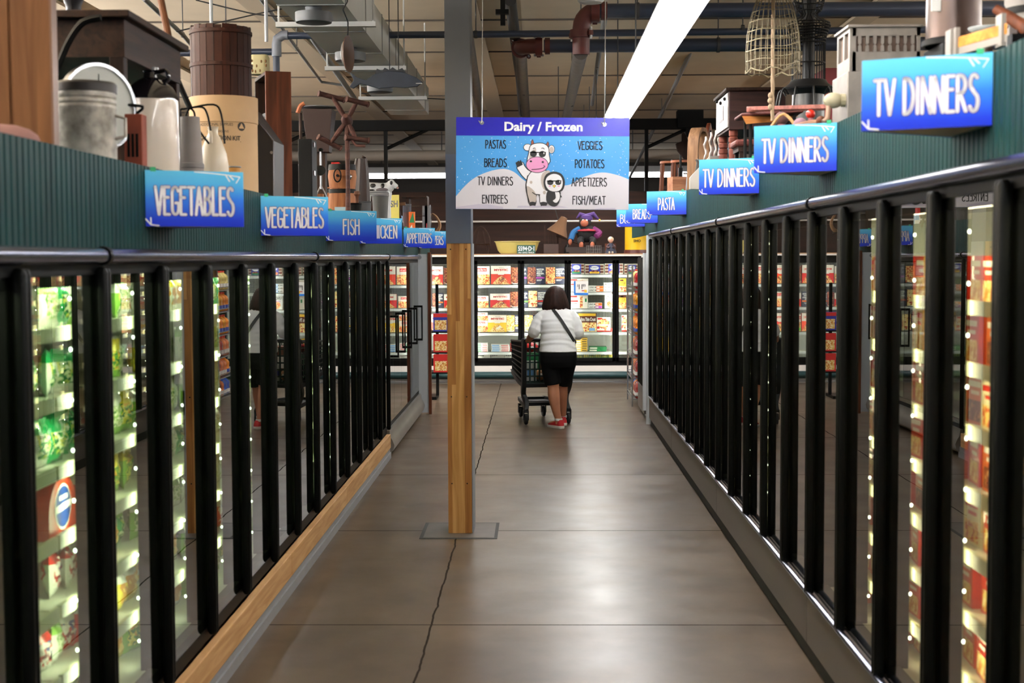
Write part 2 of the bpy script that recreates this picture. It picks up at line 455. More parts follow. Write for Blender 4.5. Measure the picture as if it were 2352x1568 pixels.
def post(mb, cx, cy, wx, wy, z0, z1):
    rings = []
    for z, k in ((z0, .55), (z0 + .006, .8), (z0 + .018, 1), (z1 - .018, 1), (z1 - .006, .8), (z1, .55)):
        rings.append([(cx + (p[0] - cx) * k, cy + (p[1] - cy) * k, z) for p in rrect(cx, cy, wx, wy, min(wx, wy) * .42)])
    mb.loft(rings)
def case(side, ys, xf, z0, z1, zr, shelves, label, last, style='post', zbase=.1):
    s = side
    t = thing('freezer_case', label, 'freezer', (s * xf, ys[0], 0), 0, 'freezer cases along the aisle')
    Y0, Y1 = 0, ys[-1] - ys[0]
    own = ys[:-1]
    def bx(mb, a0, a1, y0, y1, zz0, zz1, mi=0):
        a, b = sorted((s * a0, s * a1)); mb.box(a, b, y0, y1, zz0, zz1, mi)
    g = .075
    m = MB()                                          # white insulated tub
    bx(m, .86, .90, Y0, Y1, z0 - .02, z1 + .05); bx(m, .13, .90, Y0, Y1, z1 + .0, z1 + .05); bx(m, .10, .90, Y0, Y1, z0 - .06, z0)
    bx(m, .86, .89, Y0, Y1, .0, z0)
    if last: bx(m, .12, .90, Y1, Y1 + .04, .02, z1 + .05)
    m.build('cabinet', FROST, t)
    m = MB()                                          # black head and sill around the doors
    bx(m, .042, .13, Y0, Y1, z1 - .024, zr + .015); bx(m, .042, .13, Y0, Y1, z0 - .05, z0 + .010)
    for y in own: bx(m, .078, .160, y - ys[0] + .098, y - ys[0] + .158, z0, z1)
    m.build('door_frame', BLACKM, t)
    m = MB()
    prof = [(math.cos(rad(a)) * .026, math.sin(rad(a)) * .026) for a in range(0, 360, 30)]
    m.loft([[(s * .022 + p[0], y, zr + p[1]) for p in prof] for y in (Y0 + .004, Y1 - .004)])
    m.build('top_rail', RAIL, t)
    m = MB(); m.loft([[(s * .022 + p[0] * 1.22, y, zr + p[1] * 1.22) for p in prof] for y in (Y0 + .002, Y0 + .026)]); m.build('rail_clip', BLACK, t)
    m = MB()
    if style == 'steel':
        rings = []
        for y in (Y0, Y1):
            rings.append([(s * a, y, z) for a, z in ((.12, .02), (.03, .03), (-.02, .07), (-.03, .12), (-.01, .17), (.01, .2), (.015, z0 - .03), (.12, z0 - .03))])
        m.loft(rings); m.build('kick_panel', STAIN, t)
    elif side < 0:
        bx(m, .01, .10, Y0, Y1, 0, .10); bx(m, .0, .012, Y0, Y1, 0, .055)
        m.build('kick_panel', PLINTH, t)
    else:
        bx(m, .01, .08, Y0 + .004, Y1 - .004, .09, z0 - .0); m.build('kick_panel', TAUPE, t)
        m = MB(); bx(m, .03, .09, Y0, Y1, 0, .09); m.build('toe_recess', DARK, t)
        m = MB()
        m.tube([(s * .012, Y0 + .01, z0 + .0), (s * .012, Y1 - .01, z0 + .0)], .014); m.build('lower_rail', RAIL, t)
    for z in shelves:
        m = MB(); bx(m, .20, .80, Y0 + .01, Y1 - .01, z - .014, z, 0); bx(m, .185, .20, Y0 + .01, Y1 - .01, z - .03, z + .018, 1)
        m.build('shelf', [SHELF, TAGS], t)
    for y in own if style == 'post' else ():
        m = MB()
        yy = y - ys[0]
        bx(m, .1603, .1608, yy + .115, yy + .145, z0 + .05, z1 - .05, 0)
        z = z0 + .12
        while z < z1 - .05:
            m.ell((s * .163, yy + .092, z), (.006, .005, .008), 8, 5, 1); z += .17
        m.build('led_strip', [LED if side < 0 else LEDR, DOT], t)
    if style == 'post':
        m = MB(); bx(m, .19, .23, Y0 + .02, Y1 - .02, z1 - .045, z1 - .03); m.build('top_light', LEDT if side < 0 else LEDTR, t)
    pane_mat = PANE if side < 0 else PANER
    for i in range(len(ys) - 1):
        a, b = ys[i] - ys[0], ys[i + 1] - ys[0]
        d = bpy.data.objects.new('door', None); COL.objects.link(d); d.parent = t; d.empty_display_size = .1
        m = MB()
        fw = .045 if style != 'steel' else .028
        for u, v in ((a + .004, a + fw), (b - fw, b - .004)): bx(m, .050, .076, u, v, z0 + .012, z1 - .025)
        bx(m, .050, .076, a + .004, b - .004, z1 - .06, z1 - .025); bx(m, .050, .076, a + .004, b - .004, z0 + .012, z0 + .05)
        m.build('door_rails', BLACKM, d)
        m = MB(); bx(m, .0425, .0485, a + .004, b - .004, z0 + .012, z1 - .027); m.build('glass_pane', pane_mat, d, smooth=0)
        m = MB()
        if style == 'post':
            post(m, s * .0205, a + .015, .041, .028, z0 - .02, z1); post(m, s * .0195, b - .016, .039, .030, z0 - .02, z1)
            m.build('full_height_handle', BLACK, d)
        else:
            zc = 1.12
            for z in (zc - .2, zc + .2): bx(m, -.01, .042, b - .028, b - .008, z - .012, z + .012)
            bx(m, -.012, .004, b - .026, b - .010, zc - .212, zc + .212)
            m.build('handle', BLACK, d)
    return t
LY = [3.895 + .7368 * k for k in range(-2, 19)]       # index 0 is k = -2
RY = [3.925 + .6742 * k for k in range(-2, 19)]
LSH = [.50, .735, .97, 1.20, 1.43, 1.66]; RSH = [.48, .69, .90, 1.11, 1.32, 1.53, 1.735]
case(-1, LY[0:4], XL, .29, 1.876, 1.912, LSH, 'nearest freezer case on the left, bright with green bags', False)
case(-1, LY[3:10], XL, .29, 1.876, 1.912, LSH, 'long left freezer case under the second VEGETABLES sign and the FISH sign', False)
case(-1, LY[9:16], XL, .29, 1.876, 1.912, LSH, 'left freezer case where the timber kickboard ends, glass all reflections', False)
case(-1, LY[15:21], XL, .29, 1.876, 1.912, LSH, 'left freezer case with slim frames and bracket handles over a steel bumper', True, 'steel')
case(1, RY[0:7], XR, .33, 2.107, 2.145, RSH, 'nearest freezer case on the right, lit over red cartons', False)
case(1, RY[6:12], XR, .33, 2.107, 2.145, RSH, 'right freezer case under the two farther TV DINNERS signs', False)
case(1, RY[11:17], XR, .33, 2.107, 2.145, RSH, 'right freezer case below the PASTA sign', False)
case(1, RY[16:21], XR, .33, 2.107, 2.145, RSH, 'last freezer case of the long right run, closed by a white end panel', True)
# timber kickboard under the left doors, three lengths butted together
for i, (a, b, l) in enumerate(((2.45, 7.95, 'pale timber kickboard along the near left freezer doors'), (7.95, 10.3, 'middle length of pale timber kickboard under the left freezers'), (10.3, 13.4, 'far length of pale timber kickboard, ending beside the grey steel bumper'))):
    m = MB().box(-XL - .036, -XL + .004, a + .002, b - .002, .105, .236)
    tag(m.build('timber_kickboard', PALEWOOD, bevel=.004), l, 'kickboard', 'timber kickboards')
# end panels
t = thing('end_panel', 'white end panel with brown edging closing the left freezer row', 'panel', (-XL + .02, 17.26, 0))
MB().box(-.5, .07, 0, .03, .02, 1.95).build('board', mat('panel_white', (196, 200, 204), .5), t)
MB().box(.05, .085, -.012, .042, 0, 1.97).build('edge_strip', MIDWOOD, t)
MB().box(-.12, -.07, -.03, -.002, .28, 1.9).build('black_trim', BLACK, t)
t = thing('end_panel', 'white rounded end frame closing the long right freezer row', 'panel', (XR, 16.16, 0))
MB().loft([[(.02 + p[0], p[1] + .03, z) for p in rrect(0, 0, .07, .07, .03)] for z in (.0, 2.10, 2.15)]).build('rounded_frame', mat('panel_white', (196, 200, 204), .5), t)
MB().box(.05, .85, .01, .05, .02, 2.15).build('board', mat('panel_white', (196, 200, 204), .5), t)
# the short case further back on the right
t = thing('freezer_case', 'short freezer case past the right row, behind the juice rack', 'freezer', (1.235, 16.75, 0), 0, 'freezer cases along the aisle')
MB().box(.06, .9, 0, 1.05, 0, 1.93).build('cabinet', FROST, t)
m = MB()
for k in range(5): post(m, .03, .1 + .2 * k, .05, .06, .36, 1.90)
m.build('full_height_handle', BLACK, t)
MB().box(.05, .062, .04, 1.05, .36, 1.9).build('glass_pane', mat('black_glass', (14, 15, 15), .05), t)
MB().box(.02, .12, 0, 1.05, .05, .34).build('kick_panel', TAUPE, t)
MB().loft([[(.03 + p[0], p[1] - .03, z) for p in rrect(0, 0, .06, .05, .022)] for z in (.10, 1.90, 1.95)]).build('rounded_frame', mat('panel_white', (196, 200, 204), .5), t)

# ------------------------------------------------------------------ timber-clad pillar
PW = [wood('lam_%d' % i, a, b, 'Z', rough=.45, scale=11) for i, (a, b) in enumerate((((124, 78, 36), (172, 118, 64)), ((150, 100, 52), (198, 146, 88)), ((160, 112, 58), (208, 158, 100))))]
t = thing('support_pillar', 'laminated timber pillar with grey painted upper half standing in the aisle', 'pillar', (-.538, 9.72, 0))
m = MB(); xs = [-.081, -.052, -.022, .006, .034, .060, .081]
for i in range(6):
    z = 0.004
    while z < 2.0:
        h = rnd.uniform(.45, 1.3); z2 = min(2.0, z + h)
        m.box(xs[i], xs[i + 1], 0, .05, z, z2, rnd.randrange(3)); z = z2
m.box(-.081, .081, .05, .30, .004, 2.0, 1)
m.build('timber_cladding', PW, t, smooth=0)
m = MB(); m.box(-.086, .086, -.004, .304, 2.605, CEIL_Z, 0); m.box(-.086, .086, -.004, .304, 2.0, 2.605, 1)  # tones split at the hanging sign's shadow edge, shade put into the colour
m.build('painted_upper', [mat('pillar_grey', (68, 69, 70), .5), mat('pillar_slate', (68, 74, 88), .5)], t, smooth=0)
MB().box(.083, .092, .02, .30, .004, 2.0).build('edge_strip', mat('strip_grey', (150, 154, 160), .5), t)
m = MB()
for z in (.35, .95, 1.96):
    for x in (-.055, .05): m.tube([(x, -.004, z), (x, .002, z)], .005, 8)
m.build('screw', BLACKM, t)
m = MB(); m.box(-.27, .26, 9.54, 10.12, .0005, .003, 0); m.box(-.245, .238, 9.565, 10.095, .001, .0045, 1)
o = m.build('footing_patch', [mat('patch_edge', (30, 27, 25), .7), mat('patch_concrete', (80, 70, 63), .5, var=.3, scale=9)], loc=(-.538, 0, 0))
tag(o, 'square grey concrete patch around the foot of the timber pillar', 'floor patch')
# ================================================================== lamps
TUBE = emit('fluorescent_tube', (1.0, .985, .96), TUBE_POWER)
REFL = mat('reflector_white', (238, 240, 242), .35)
def strip_light(label, x, y0, y1, z, n_chain=6, up=0, tube=None):
    t = thing('strip_light', label, 'ceiling light', (x, y0, z), 0, 'fluorescent strip lights')
    L = y1 - y0
    m = MB(); sec = [(-.137, -.018), (-.134, -.022), (-.05, .05), (.05, .05), (.134, -.022), (.137, -.018), (.055, .062), (.05, .1), (-.05, .1), (-.055, .062)]
    m.loft([[(p[0], y, p[1]) for p in sec] for y in (0, L)]); m.build('reflector', REFL, t, smooth=20)
    m = MB()
    n = int(L / 1.235)
    for i in range(n):
        for dx in (-.055, .055): m.tube([(dx, .03 + i * 1.235, .012), (dx, 1.225 + i * 1.235, .012)], .018, 8)
    m.build('tube', tube or TUBE, t)
    m = MB(); g = MB()
    for i in range(n + 1):
        y = i * 1.235
        for dx in (-.055, .055): m.box(dx - .012, dx + .012, y - .012, y + .012, -.005, .05)
        g.tube([(.07, y + .05, .03), (.10, y + .03, .0), (.128, y, -.006)], .003, 5)
        g.tube([(-.07, y + .05, .03), (-.10, y + .03, .0), (-.128, y, -.006)], .003, 5)
    if up: MB().box(-.04, .04, .1, L - .1, .101, .11).build('uplight_lens', emit('uplight_%d' % up, (1, .97, .92), up), t)  # glowing panel made up to throw light onto the ceiling
    m.build('lamp_holder', PAPER, t); g.build('wire_guard', GREY, t)
    for i in range(n_chain):
        y = L * (i + .5) / n_chain; MB().tube([(0, y, .1), (0, y, CEIL_Z - .06 - z)], .006, 5).build('chain', DGREY, t)
    return t
strip_light('long glaring fluorescent strip light hanging over the middle of the aisle', .795, -2.5, 33.3, 3.30, 14)
t = strip_light('fluorescent strip light over the cross aisle, hidden behind the hanging sign', -1.0, 19.5, 21.05, 3.22, 3, 0, emit('bright_tube', (1, .98, .95), 70))  # made-up lamp, kept out of sight, brightens the far freezer front
t.rotation_euler = (0, 0, rad(-90))
for lb_, x_ in (('fluorescent strip light over the cross aisle, far to the left', -7.4), ('fluorescent strip light over the cross aisle, far to the right', 4.7)):
    t = strip_light(lb_, x_, 19.5, 23.5, 3.30, 3, 0, emit('cross_tube', (1, .98, .95), 260)); t.rotation_euler = (0, 0, rad(-90))  # invented lamps out of view, added to light the far end
strip_light('fluorescent strip light over the neighbouring aisle on the left', -4.6, -2, 9.5, 3.45, 6, 760, emit('dim_tube', (1, .98, .95), 4))  # added out of view, nearly all its light goes up to the ceiling
strip_light('fluorescent strip light two aisles away on the left', -9.2, 4, 22, 3.45, 6, 1400)  # added beyond the frame to lift the left ceiling
strip_light('fluorescent strip light over the neighbouring aisle on the right', 5.2, -2, 13, 3.45, 6, 70)  # added out of view for general light and the right ceiling
strip_light('fluorescent strip light two aisles away on the right', 9.6, 4, 24, 3.45, 6, 300)  # added beyond the frame to lift the right ceiling
t = thing('strip_light', 'long thin fluorescent light running crosswise near the far wall', 'ceiling light', P(1195, 403, 36), 0, 'fluorescent strip lights')
MB().tube([(-4.2, 0, 0), (4.2, 0, 0)], .055, 8).build('tube', emit('far_tube', (.96, .98, 1.0), 9), t)
MB().box(-4.2, 4.2, -.08, .08, .07, .22).build('housing', REFL, t)
m = MB()
for x in (-3.5, 0, 3.5): m.tube([(x, 0, .2), (x, 0, CEIL_Z - t.location.z)], .012, 5)
m.build('hanger', DGREY, t)

# ================================================================== ceiling: ducts, pipes, hung things
m = MB(); m.box(-1.84, -1.36, 7.5, 18.0, 3.70, 4.03)
DUCT = mat('duct_metal', (198, 198, 194), .5, .0, var=.05, scale=3)
t = thing('air_duct', 'square grey metal air duct running away under the ceiling', 'duct', (0, 0, 0))
m.build('duct_body', DUCT, t, smooth=0)
m = MB()
for y in (9, 10.2, 11.4, 12.6, 13.8, 15, 16.2, 17.4): m.box(-1.846, -1.354, y - .012, y + .012, 3.694, 4.036)
m.build('seam_flange', mat('flange', (140, 140, 138), .5, .5), t)
m = MB()
for y in (8.4, 10.9, 13.4, 15.9):
    m = MB(); m.box(-1.98, -1.22, y - .03, y + .03, 3.655, 3.692)
    for x in (-1.96, -1.24): m.tube([(x, y, 3.66), (x, y, CEIL_Z - .05)], .008, 5)
    m.build('hanger_bar', mat('hanger_white', (190, 190, 188), .5), t)
DISK = [('round_vent', 'dark round ceiling vent under the duct, at the top edge of the view', 10.3, -1.60), ('round_vent', 'grey round vent beneath the duct, behind the hanging oval platter', 12.3, -1.60), ('round_vent', 'dark round vent beneath the duct, below the wooden fish', 14.6, -1.60)]
for nm, lb, y, x in DISK:
    t = thing(nm, lb, 'vent', (x, y, 3.59), 0, 'round vents under the duct')
    MB().lathe([(.128, 0), (.133, .02), (.133, .07), (.06, .075), (.06, .11)], 24).build('collar', mat('vent_grey', (96, 98, 100), .5, .4), t)
    MB().lathe([(.0, -.004), (.10, -.004), (.118, .004), (.118, .01), (0, .01)], 24).build('diffuser', DGREY, t)
m = MB(); pts = [P(1390, 0, 11.3) * 0 + Vector((0, 0, 0))]
def pipe(name, label, pts, r, matl, couplings=(), hang=(), group=None, cat='pipe'):
    t = thing(name, label, cat, pts[0], 0, group); o = Vector(pts[0])
    MB().tube([Vector(p) - o for p in pts], r, 14).build('pipe_run', matl, t)
    if couplings:
        m = MB()
        for a, b, rr in couplings: m.tube([Vector(a) - o, Vector(b) - o], rr, 14)
        m.build('coupling', REDP, t)
    if hang:
        m = MB(); c = MB()
        for h in hang:
            h = Vector(h) - o
            m.tube([h + Vector((0, 0, r * .9)), Vector((h.x, h.y, CEIL_Z - o.z))], .006, 5)
            c.tube([h + Vector((-.014, 0, 0)), h + Vector((.014, 0, 0))], r * 1.14, 14)
        m.build('hanger_rod', DGREY, t); c.build('hanger_clip', DGREY, t)
    return t
ZP = 4.0
pipe('water_main', 'thick dark pipe nearest the ceiling top, crossing behind the strip light', [(.54, 12.3, ZP), (9, 12.3, ZP)], .062, PIPEG,
     [((.55, 12.3, ZP), (.60, 12.3, ZP), .078)], [(.86, 12.3, ZP), (2.2, 12.3, ZP), (4.5, 12.3, ZP)], 'thick pipes across the ceiling')
pipe('water_main', 'thick dark pipe ending in a red elbow, lowest of those crossing the ceiling', [(.07, 14.3, ZP), (9, 14.3, ZP)], .066, PIPEG,
     [((.08, 14.3, ZP), (.13, 14.3, ZP), .082)], [(.44, 14.3, ZP), (1.8, 14.3, ZP), (5, 14.3, ZP)], 'thick pipes across the ceiling')
def elbow(label, pts, r, flanges):
    t = thing('pipe_elbow', label, 'pipe fitting', pts[0]); o = Vector(pts[0])
    MB().tube([Vector(p) - o for p in pts], r, 16).build('elbow_body', REDP, t)
    m = MB(); b = MB()
    for p, d in flanges:
        p = Vector(p) - o; d = Vector(d); m.tube([p - d * .035, p + d * .035], r * 1.3, 16)
        u = d.orthogonal().normalized(); v = d.cross(u)
        for sgn in (-1, 1): m.tube([p + v * sgn * r * 1.5 - d * .02, p + v * sgn * r * 1.5 + d * .02], r * .3, 8); MB().tube([p + v * sgn * r * 1.5 - d * .05, p + v * sgn * r * 1.5 + d * .05], .012, 6).build('bolt', STEEL, t)
    m.build('flange', REDP, t)
q = [(.03, 14.3, ZP)] + [(-.02 - .14 * math.sin(rad(a)), 14.3 + .14 * (1 - math.cos(rad(a))), ZP) for a in range(0, 91, 15)]
elbow('red pipe elbow at the left end of the lowest crossing pipe', q, .075, [((.02, 14.3, ZP), (1, 0, 0)), ((-.16, 14.46, ZP), (0, 1, 0))])
q = [(.53, 12.3, ZP)] + [(.52 - .14 * math.sin(rad(a)), 12.3 + .02 * math.sin(rad(a)), ZP - .14 * (1 - math.cos(rad(a)))) for a in range(0, 91, 15)] + [(.38, 12.34, ZP - .36)]
elbow('red pipe bend dropping from the highest crossing pipe', q, .075, [((.50, 12.3, ZP), (1, 0, 0)), ((.38, 12.33, ZP - .19), (0, 0, 1))])
OLDP = mat('worn_steel_pipe', (92, 84, 76), .5, .5, var=.3, scale=10)
pipe('steel_pipe', 'worn steel pipe running back from the left red elbow', [(-.165, 14.5, ZP), (-.165, 22.4, ZP)], .062, OLDP, (), [(-.165, 18, ZP)], 'steel pipes running back')
pipe('steel_pipe', 'worn steel pipe running back from under the higher red bend', [(.38, 12.36, 3.66), (.385, 12.8, 3.70), (.44, 22.4, 3.99)], .064, OLDP, (), [(.44, 18, 3.86)], 'steel pipes running back')
pipe('thin_pipe', 'slim blue grey pipe crossing the whole ceiling with an elbow at its left', [tuple(P(634, 90, 13.3) + Vector((0, 0, -.42))), tuple(P(634, 92, 13.3)), tuple(P(638, 85, 13.3)), tuple(P(648, 82, 13.3)), tuple(P(1100, 79, 13.3)), (9, 13.3, 4.0)], .032, PIPEG, (), [tuple(P(1093, 79, 13.3)), (1.9, 13.3, ZP), (4, 13.3, ZP)])
t = thing('pipe_elbow', 'grey elbow turning the slim pipe down at its left end', 'pipe fitting', P(637, 90, 13.3))
MB().tube([(-.008, 0, -.16), (-.008, 0, -.05), (0, 0, 0), (.05, 0, .035), (.10, 0, .037)], .045, 12).build('elbow_body', mat('elbow_grey', (120, 124, 134), .5, .3), t)
pipe('dark_conduit', 'black flexible pipe running back beside the pillar', [tuple(P(1172, 0, 13)), tuple(P(1186, 110, 15)), tuple(P(1194, 180, 18)), tuple(P(1199, 260, 23))], .055, mat('black_hose', (34, 32, 32), .6), (), [tuple(P(1186, 110, 15))])
pipe('dark_conduit', 'dark round pipe slanting back just right of the grey pillar top', [tuple(P(1064, 20, 12)), tuple(P(1090, 180, 16)), tuple(P(1106, 290, 22))], .055, OLDP)
for lb, pts, r in (('grey conduit slanting back from the top left beside the duct', [(655, -6, 12), (740, 118, 15.5), (814, 226, 20)], .035),
                   ('thin conduit bending under the ceiling left of the duct', [(598, -4, 12), (682, 112, 16), (738, 188, 20), (790, 196, 20.2)], .018),
                   ('thin conduit slanting back over the dark wooden bucket', [(330, -4, 12), (420, 80, 14), (470, 140, 17)], .022),
                   ('thin conduit slanting down the right side of the ceiling', [(1600, 90, 18), (1520, 260, 24), (1440, 420, 34)], .03),
                   ('slim conduit behind the strip light running to the far beam', [(1392, 20, 14), (1372, 150, 19), (1360, 240, 24)], .03)):
    pipe('conduit', lb, [tuple(P(*p)) for p in pts], r, GREY, (), [tuple(P(*pts[1]))], 'conduits under the ceiling', 'conduit')
for lb, pts in (('thin black cable sagging across the upper left ceiling', [(405, 72, 12), (520, 48, 12), (600, 30, 12), (720, 6, 12)]),
                ('thin black cable crossing above the wooden bucket', [(450, 0, 11.5), (540, 22, 11.5), (600, 34, 11.5), (680, 36, 11.5), (800, 10, 11.5)]),
                ('thin cable running right below the wooden fish', [(830, 214, 16), (920, 222, 16), (1022, 228, 16)])):
    o = MB().tube(smooth_pts([tuple(P(*p)) for p in pts], 5, False), .006, 5).build('cable', DARK)
    tag(o, lb, 'cable', 'ceiling cables')
pipe('thin_pipe', 'short run of blue grey pipe passing behind the dark wooden bucket', [tuple(P(405, 122, 13.4)), tuple(P(633, 119, 13.4))], .032, PIPEG, (), [tuple(P(520, 121, 13.4))])
# black steel joist over the far freezers
t = thing('steel_joist', 'black steel beam crossing the ceiling above the far freezers', 'beam', (0, 23.6, 4.0), 0)
MB().box(-9, 9, -.08, .08, .0, .17).build('chord', BLACKM, t)
m = MB()
for x in (-7, -4.4, -2.5, 1.8, 3.0, 6):
    m = MB(); m.box(x - .03, x + .03, -.03, .03, -1.4, .0); m.tube([(x, 0, -.3), (x + .7, 0, .02)], .03, 6)
    m.build('post', BLACKM, t)
m = MB(); m.box(2.30, 2.72, -.14, .14, .02, .30); m.box(2.44, 2.58, -.1, .1, -.12, .02)
m.build('motor_box', BLACKM, t)
t = thing('round_duct', 'pale horizontal duct crossing high up near the far end', 'duct', (0, 30, P(1000, 357, 30).z), 0)
MB().tube([(-7, 0, 0), (9, 0, 0)], .11, 14).build('duct_body', mat('duct_white', (168, 158, 146), .6), t)
m = MB()
for x in (-5, -2, 2, 5): m.tube([(x, 0, .1), (x, 0, CEIL_Z - t.location.z)], .01, 5)
m.build('hanger', DGREY, t)
# dark shelving far behind the partition
t = thing('back_shelving', 'dark tall shelving far behind the brown partition', 'shelving', (-1.0, 34, 0))
m = MB(); m.box(-9, 9, .3, .5, 0, 3.3)
m.build('back_board', mat('dark_board', (46, 38, 34), .8), t)
m = MB()
for z in (2.3, 2.7, 3.05): m.box(-9, 9, 0, .3, z, z + .05)
m.build('shelf_board', DKWOODX, t)
# things hanging from the ceiling
def hang_line(m, x, y, z0, z1): m.tube([(x, y, z0), (x, y, z1)], .004, 5)
p = P(880, 180, 11.0)
t = thing('wooden_fish', 'flat dark blue wooden fish hanging under the duct', 'hanging fish', p)
k = S(11.0)
out = [(805, 166), (822, 178), (840, 184), (858, 172), (890, 163), (925, 166), (955, 178), (971, 190), (958, 199), (930, 202), (905, 200), (870, 203), (845, 196), (828, 192), (812, 203), (803, 199), (813, 184)]
MB().prism([((a - 880) * k, (180 - b) * k) for a, b in out], -.012, .012).build('body', mat('fish_blue', (38, 46, 60), .7, var=.3), t, bevel=.004)
m = MB(); fin = [(862, 170), (866, 158), (878, 163), (884, 156), (894, 161), (902, 155), (912, 162), (924, 157), (932, 167)]
m.prism([((a - 880) * k, (180 - b) * k) for a, b in fin], -.006, .006); m.build('dorsal_fin', mat('fish_fin', (34, 38, 46), .7), t)
m = MB(); m.box((955 - 880) * k, (969 - 880) * k, -.014, -.011, (180 - 193) * k, (180 - 191.5) * k); m.build('mouth_line', PAPER, t)
m = MB(); hang_line(m, .05, 0, .05, CEIL_Z - p.z); hang_line(m, .12, 0, .04, CEIL_Z - p.z); m.build('string', DARK, t)
p = P(799, 124, 10.0)
t = thing('oval_platter', 'brown oval platter with white rim hanging edge on from a cord', 'hanging platter', p, rad(80))
k = S(10.0)
MB().lathe([(.0, -.02), (.085, -.015), (.125, .0), (.128, .008), (.11, .004), (0, -.004)], 24, M=Matrix.Rotation(rad(90), 4, 'X')).build('dish', mat('platter_brown', (96, 70, 58), .45), t)
MB().lathe([(.0, -.035), (.06, -.035), (.085, -.025), (.08, -.012), (0, -.012)], 24, M=Matrix.Rotation(rad(90), 4, 'X')).build('white_boss', WHITE, t)
m = MB(); m.tube([(0, 0, .12), (.01, 0, .22), (-.04, .02, .30), (.0, 0, .36), (0, 0, CEIL_Z - p.z)], .005, 6); m.build('cord', DARK, t)
t = thing('smoke_detector', 'white round detector at the top edge above the red elbow', 'detector', P(1357, -2, 11.5))
MB().lathe([(0, -.03), (.09, -.03), (.105, -.015), (.105, .02), (0, .02)], 24).build('cover', WHITE, t)
m = MB(); m.tube([(0, 0, .02), (0, 0, CEIL_Z - P(1357, -2, 11.5).z)], .02, 8); m.build('stem', GREY, t)
t = thing('ceiling_bracket', 'small black bracket clamp hanging near the ceiling right of the pillar', 'bracket', P(1155, 28, 12))
MB().box(-.02, .02, -.02, .02, -.11, .1).box(-.06, .05, -.03, .03, -.02, .02).build('clamp', BLACKM, t)
MB().tube([(0, 0, .1), (0, 0, CEIL_Z - P(1155, 28, 12).z)], .012, 6).build('rod', BLACKM, t)
for lb, px, Y, dz in (('white painted rod hanging down over the dark bucket', 486, 9.0, .3), ('white rod hanging down to the pale carved block', 612, 8.8, .25)):
    a = P(px, 60, Y); b = P(px, 96, Y)
    o = MB().tube([(0, 0, 0), (0, 0, CEIL_Z - b.z)], .011, 8).build('hanging_rod', mat('rod_white', (190, 196, 204), .4), None, b); tag(o, lb, 'rod', 'hanging rods')

# ================================================================== department signs (three-sided, standing off the green board)
SGRAD = zgrad('sign_blue', [(0, (16, 42, 186)), (.12, (20, 52, 196)), (.5, (44, 120, 226)), (.8, (84, 186, 240)), (1, (96, 200, 244))], 0, .205, .3)
SWHITE = mat('sign_white', (244, 242, 244), .4); SPURP = mat('sign_purple', (84, 40, 150), .4); SBACK = mat('sign_board', (176, 168, 150), .7)
TAPE = mat('green_tape', (34, 168, 112), .4)
def dept_sign(side, yw, text, wfrac, label, cx=.5, h=.207):
    if side > 0: ax, wx, z0 = .967, 1.297, 2.272
    else: ax, wx, z0 = -1.12, -1.447, 2.022
    ya = yw + .17; L = math.hypot(wx - ax, .17)
    if side > 0: t = thing('department_sign', label, 'sign', (ax, ya, z0), math.atan2(yw - ya, wx - ax), 'blue department signs')
    else: t = thing('department_sign', label, 'sign', (wx, yw, z0), math.atan2(ya - yw, ax - wx), 'blue department signs')
    MB().box(0, L, 0, .004, 0, h).build('front_panel', SGRAD, t, smooth=0)
    apex = (0, .004) if side > 0 else (L, .004); wall = (L, .004) if side > 0 else (0, .004)
    a = math.atan2(.17, abs(wx - ax)); d = .40
    far = (wall[0] + (math.sin(a) * d * (-1 if side > 0 else 1)), .004 + math.cos(a) * d)
    dv = (Vector(far) - Vector(apex)).normalized(); nn = Vector((-dv.y, dv.x)) * .004 * (1 if side < 0 else -1)
    MB().hprism([apex, far, tuple(Vector(far) - nn), tuple(Vector(apex) - nn)], 0, h).build('rear_panel', SGRAD, t, smooth=0)
    MB().hprism([apex, wall, far] if side > 0 else [wall, apex, far], .002, .006).build('underside', SBACK, t, smooth=0)
    m = MB(); cz = h * .46; tw = L * wfrac; th = h * .49
    m.deco(text, L * cx, cz, th, tw, .0150 * h / .207, -.0006, 1); m.deco(text, L * cx, cz, th, tw, .0105 * h / .207, -.0014, 0)
    m.build('lettering', [SWHITE, SPURP], t, smooth=0)
    m = MB(); y = -.0005
    for st, wd in (([(.5, .985), (.68, .965), (.84, .94), (.97, .91)], .004), ([(.82, .945), (.86, .83)], .005), ([(.97, .91), (.93, .80)], .0035), ([(.86, .93), (.9, .86)], .005), ([(.0, .13), (.05, .03), (.13, .012)], .005), ([(.05, .15), (.052, .03)], .005)):
        m.pen([(q[0] * L, q[1] * h) for q in st], wd, y)
        if wd == .005 and st[0][0] == .86: m.build('frost_mark', SWHITE, t, smooth=0); m = MB()
    m.build('frost_mark', SWHITE, t, smooth=0)
    x0 = L - .045 if side > 0 else .02
    MB().box(x0, x0 + .02, -.001, .006, h - .004, h + .012).build('tape', TAPE, t)
dept_sign(-1, 5.25, 'VEGETABLES', .80, 'blue VEGETABLES sign nearest on the left, below the white jug')
dept_sign(-1, 7.45, 'VEGETABLES', .86, 'blue VEGETABLES sign second along the left, below the brown cabinet')
dept_sign(-1, 9.75, 'FISH', .32, 'blue sign reading FISH on the left green board')
dept_sign(-1, 11.6, 'CHICKEN', .66, 'blue CHICKEN sign half hidden behind the FISH sign', .56)
dept_sign(-1, 15.4, 'APPETIZERS', .80, 'blue APPETIZERS sign fully seen beside the pillar')
dept_sign(-1, 17.3, 'APPETIZERS', .80, 'blue APPETIZERS sign mostly hidden behind another and the pillar')
dept_sign(1, 4.11, 'TV DINNERS', .80, 'largest blue TV DINNERS sign, nearest on the right')
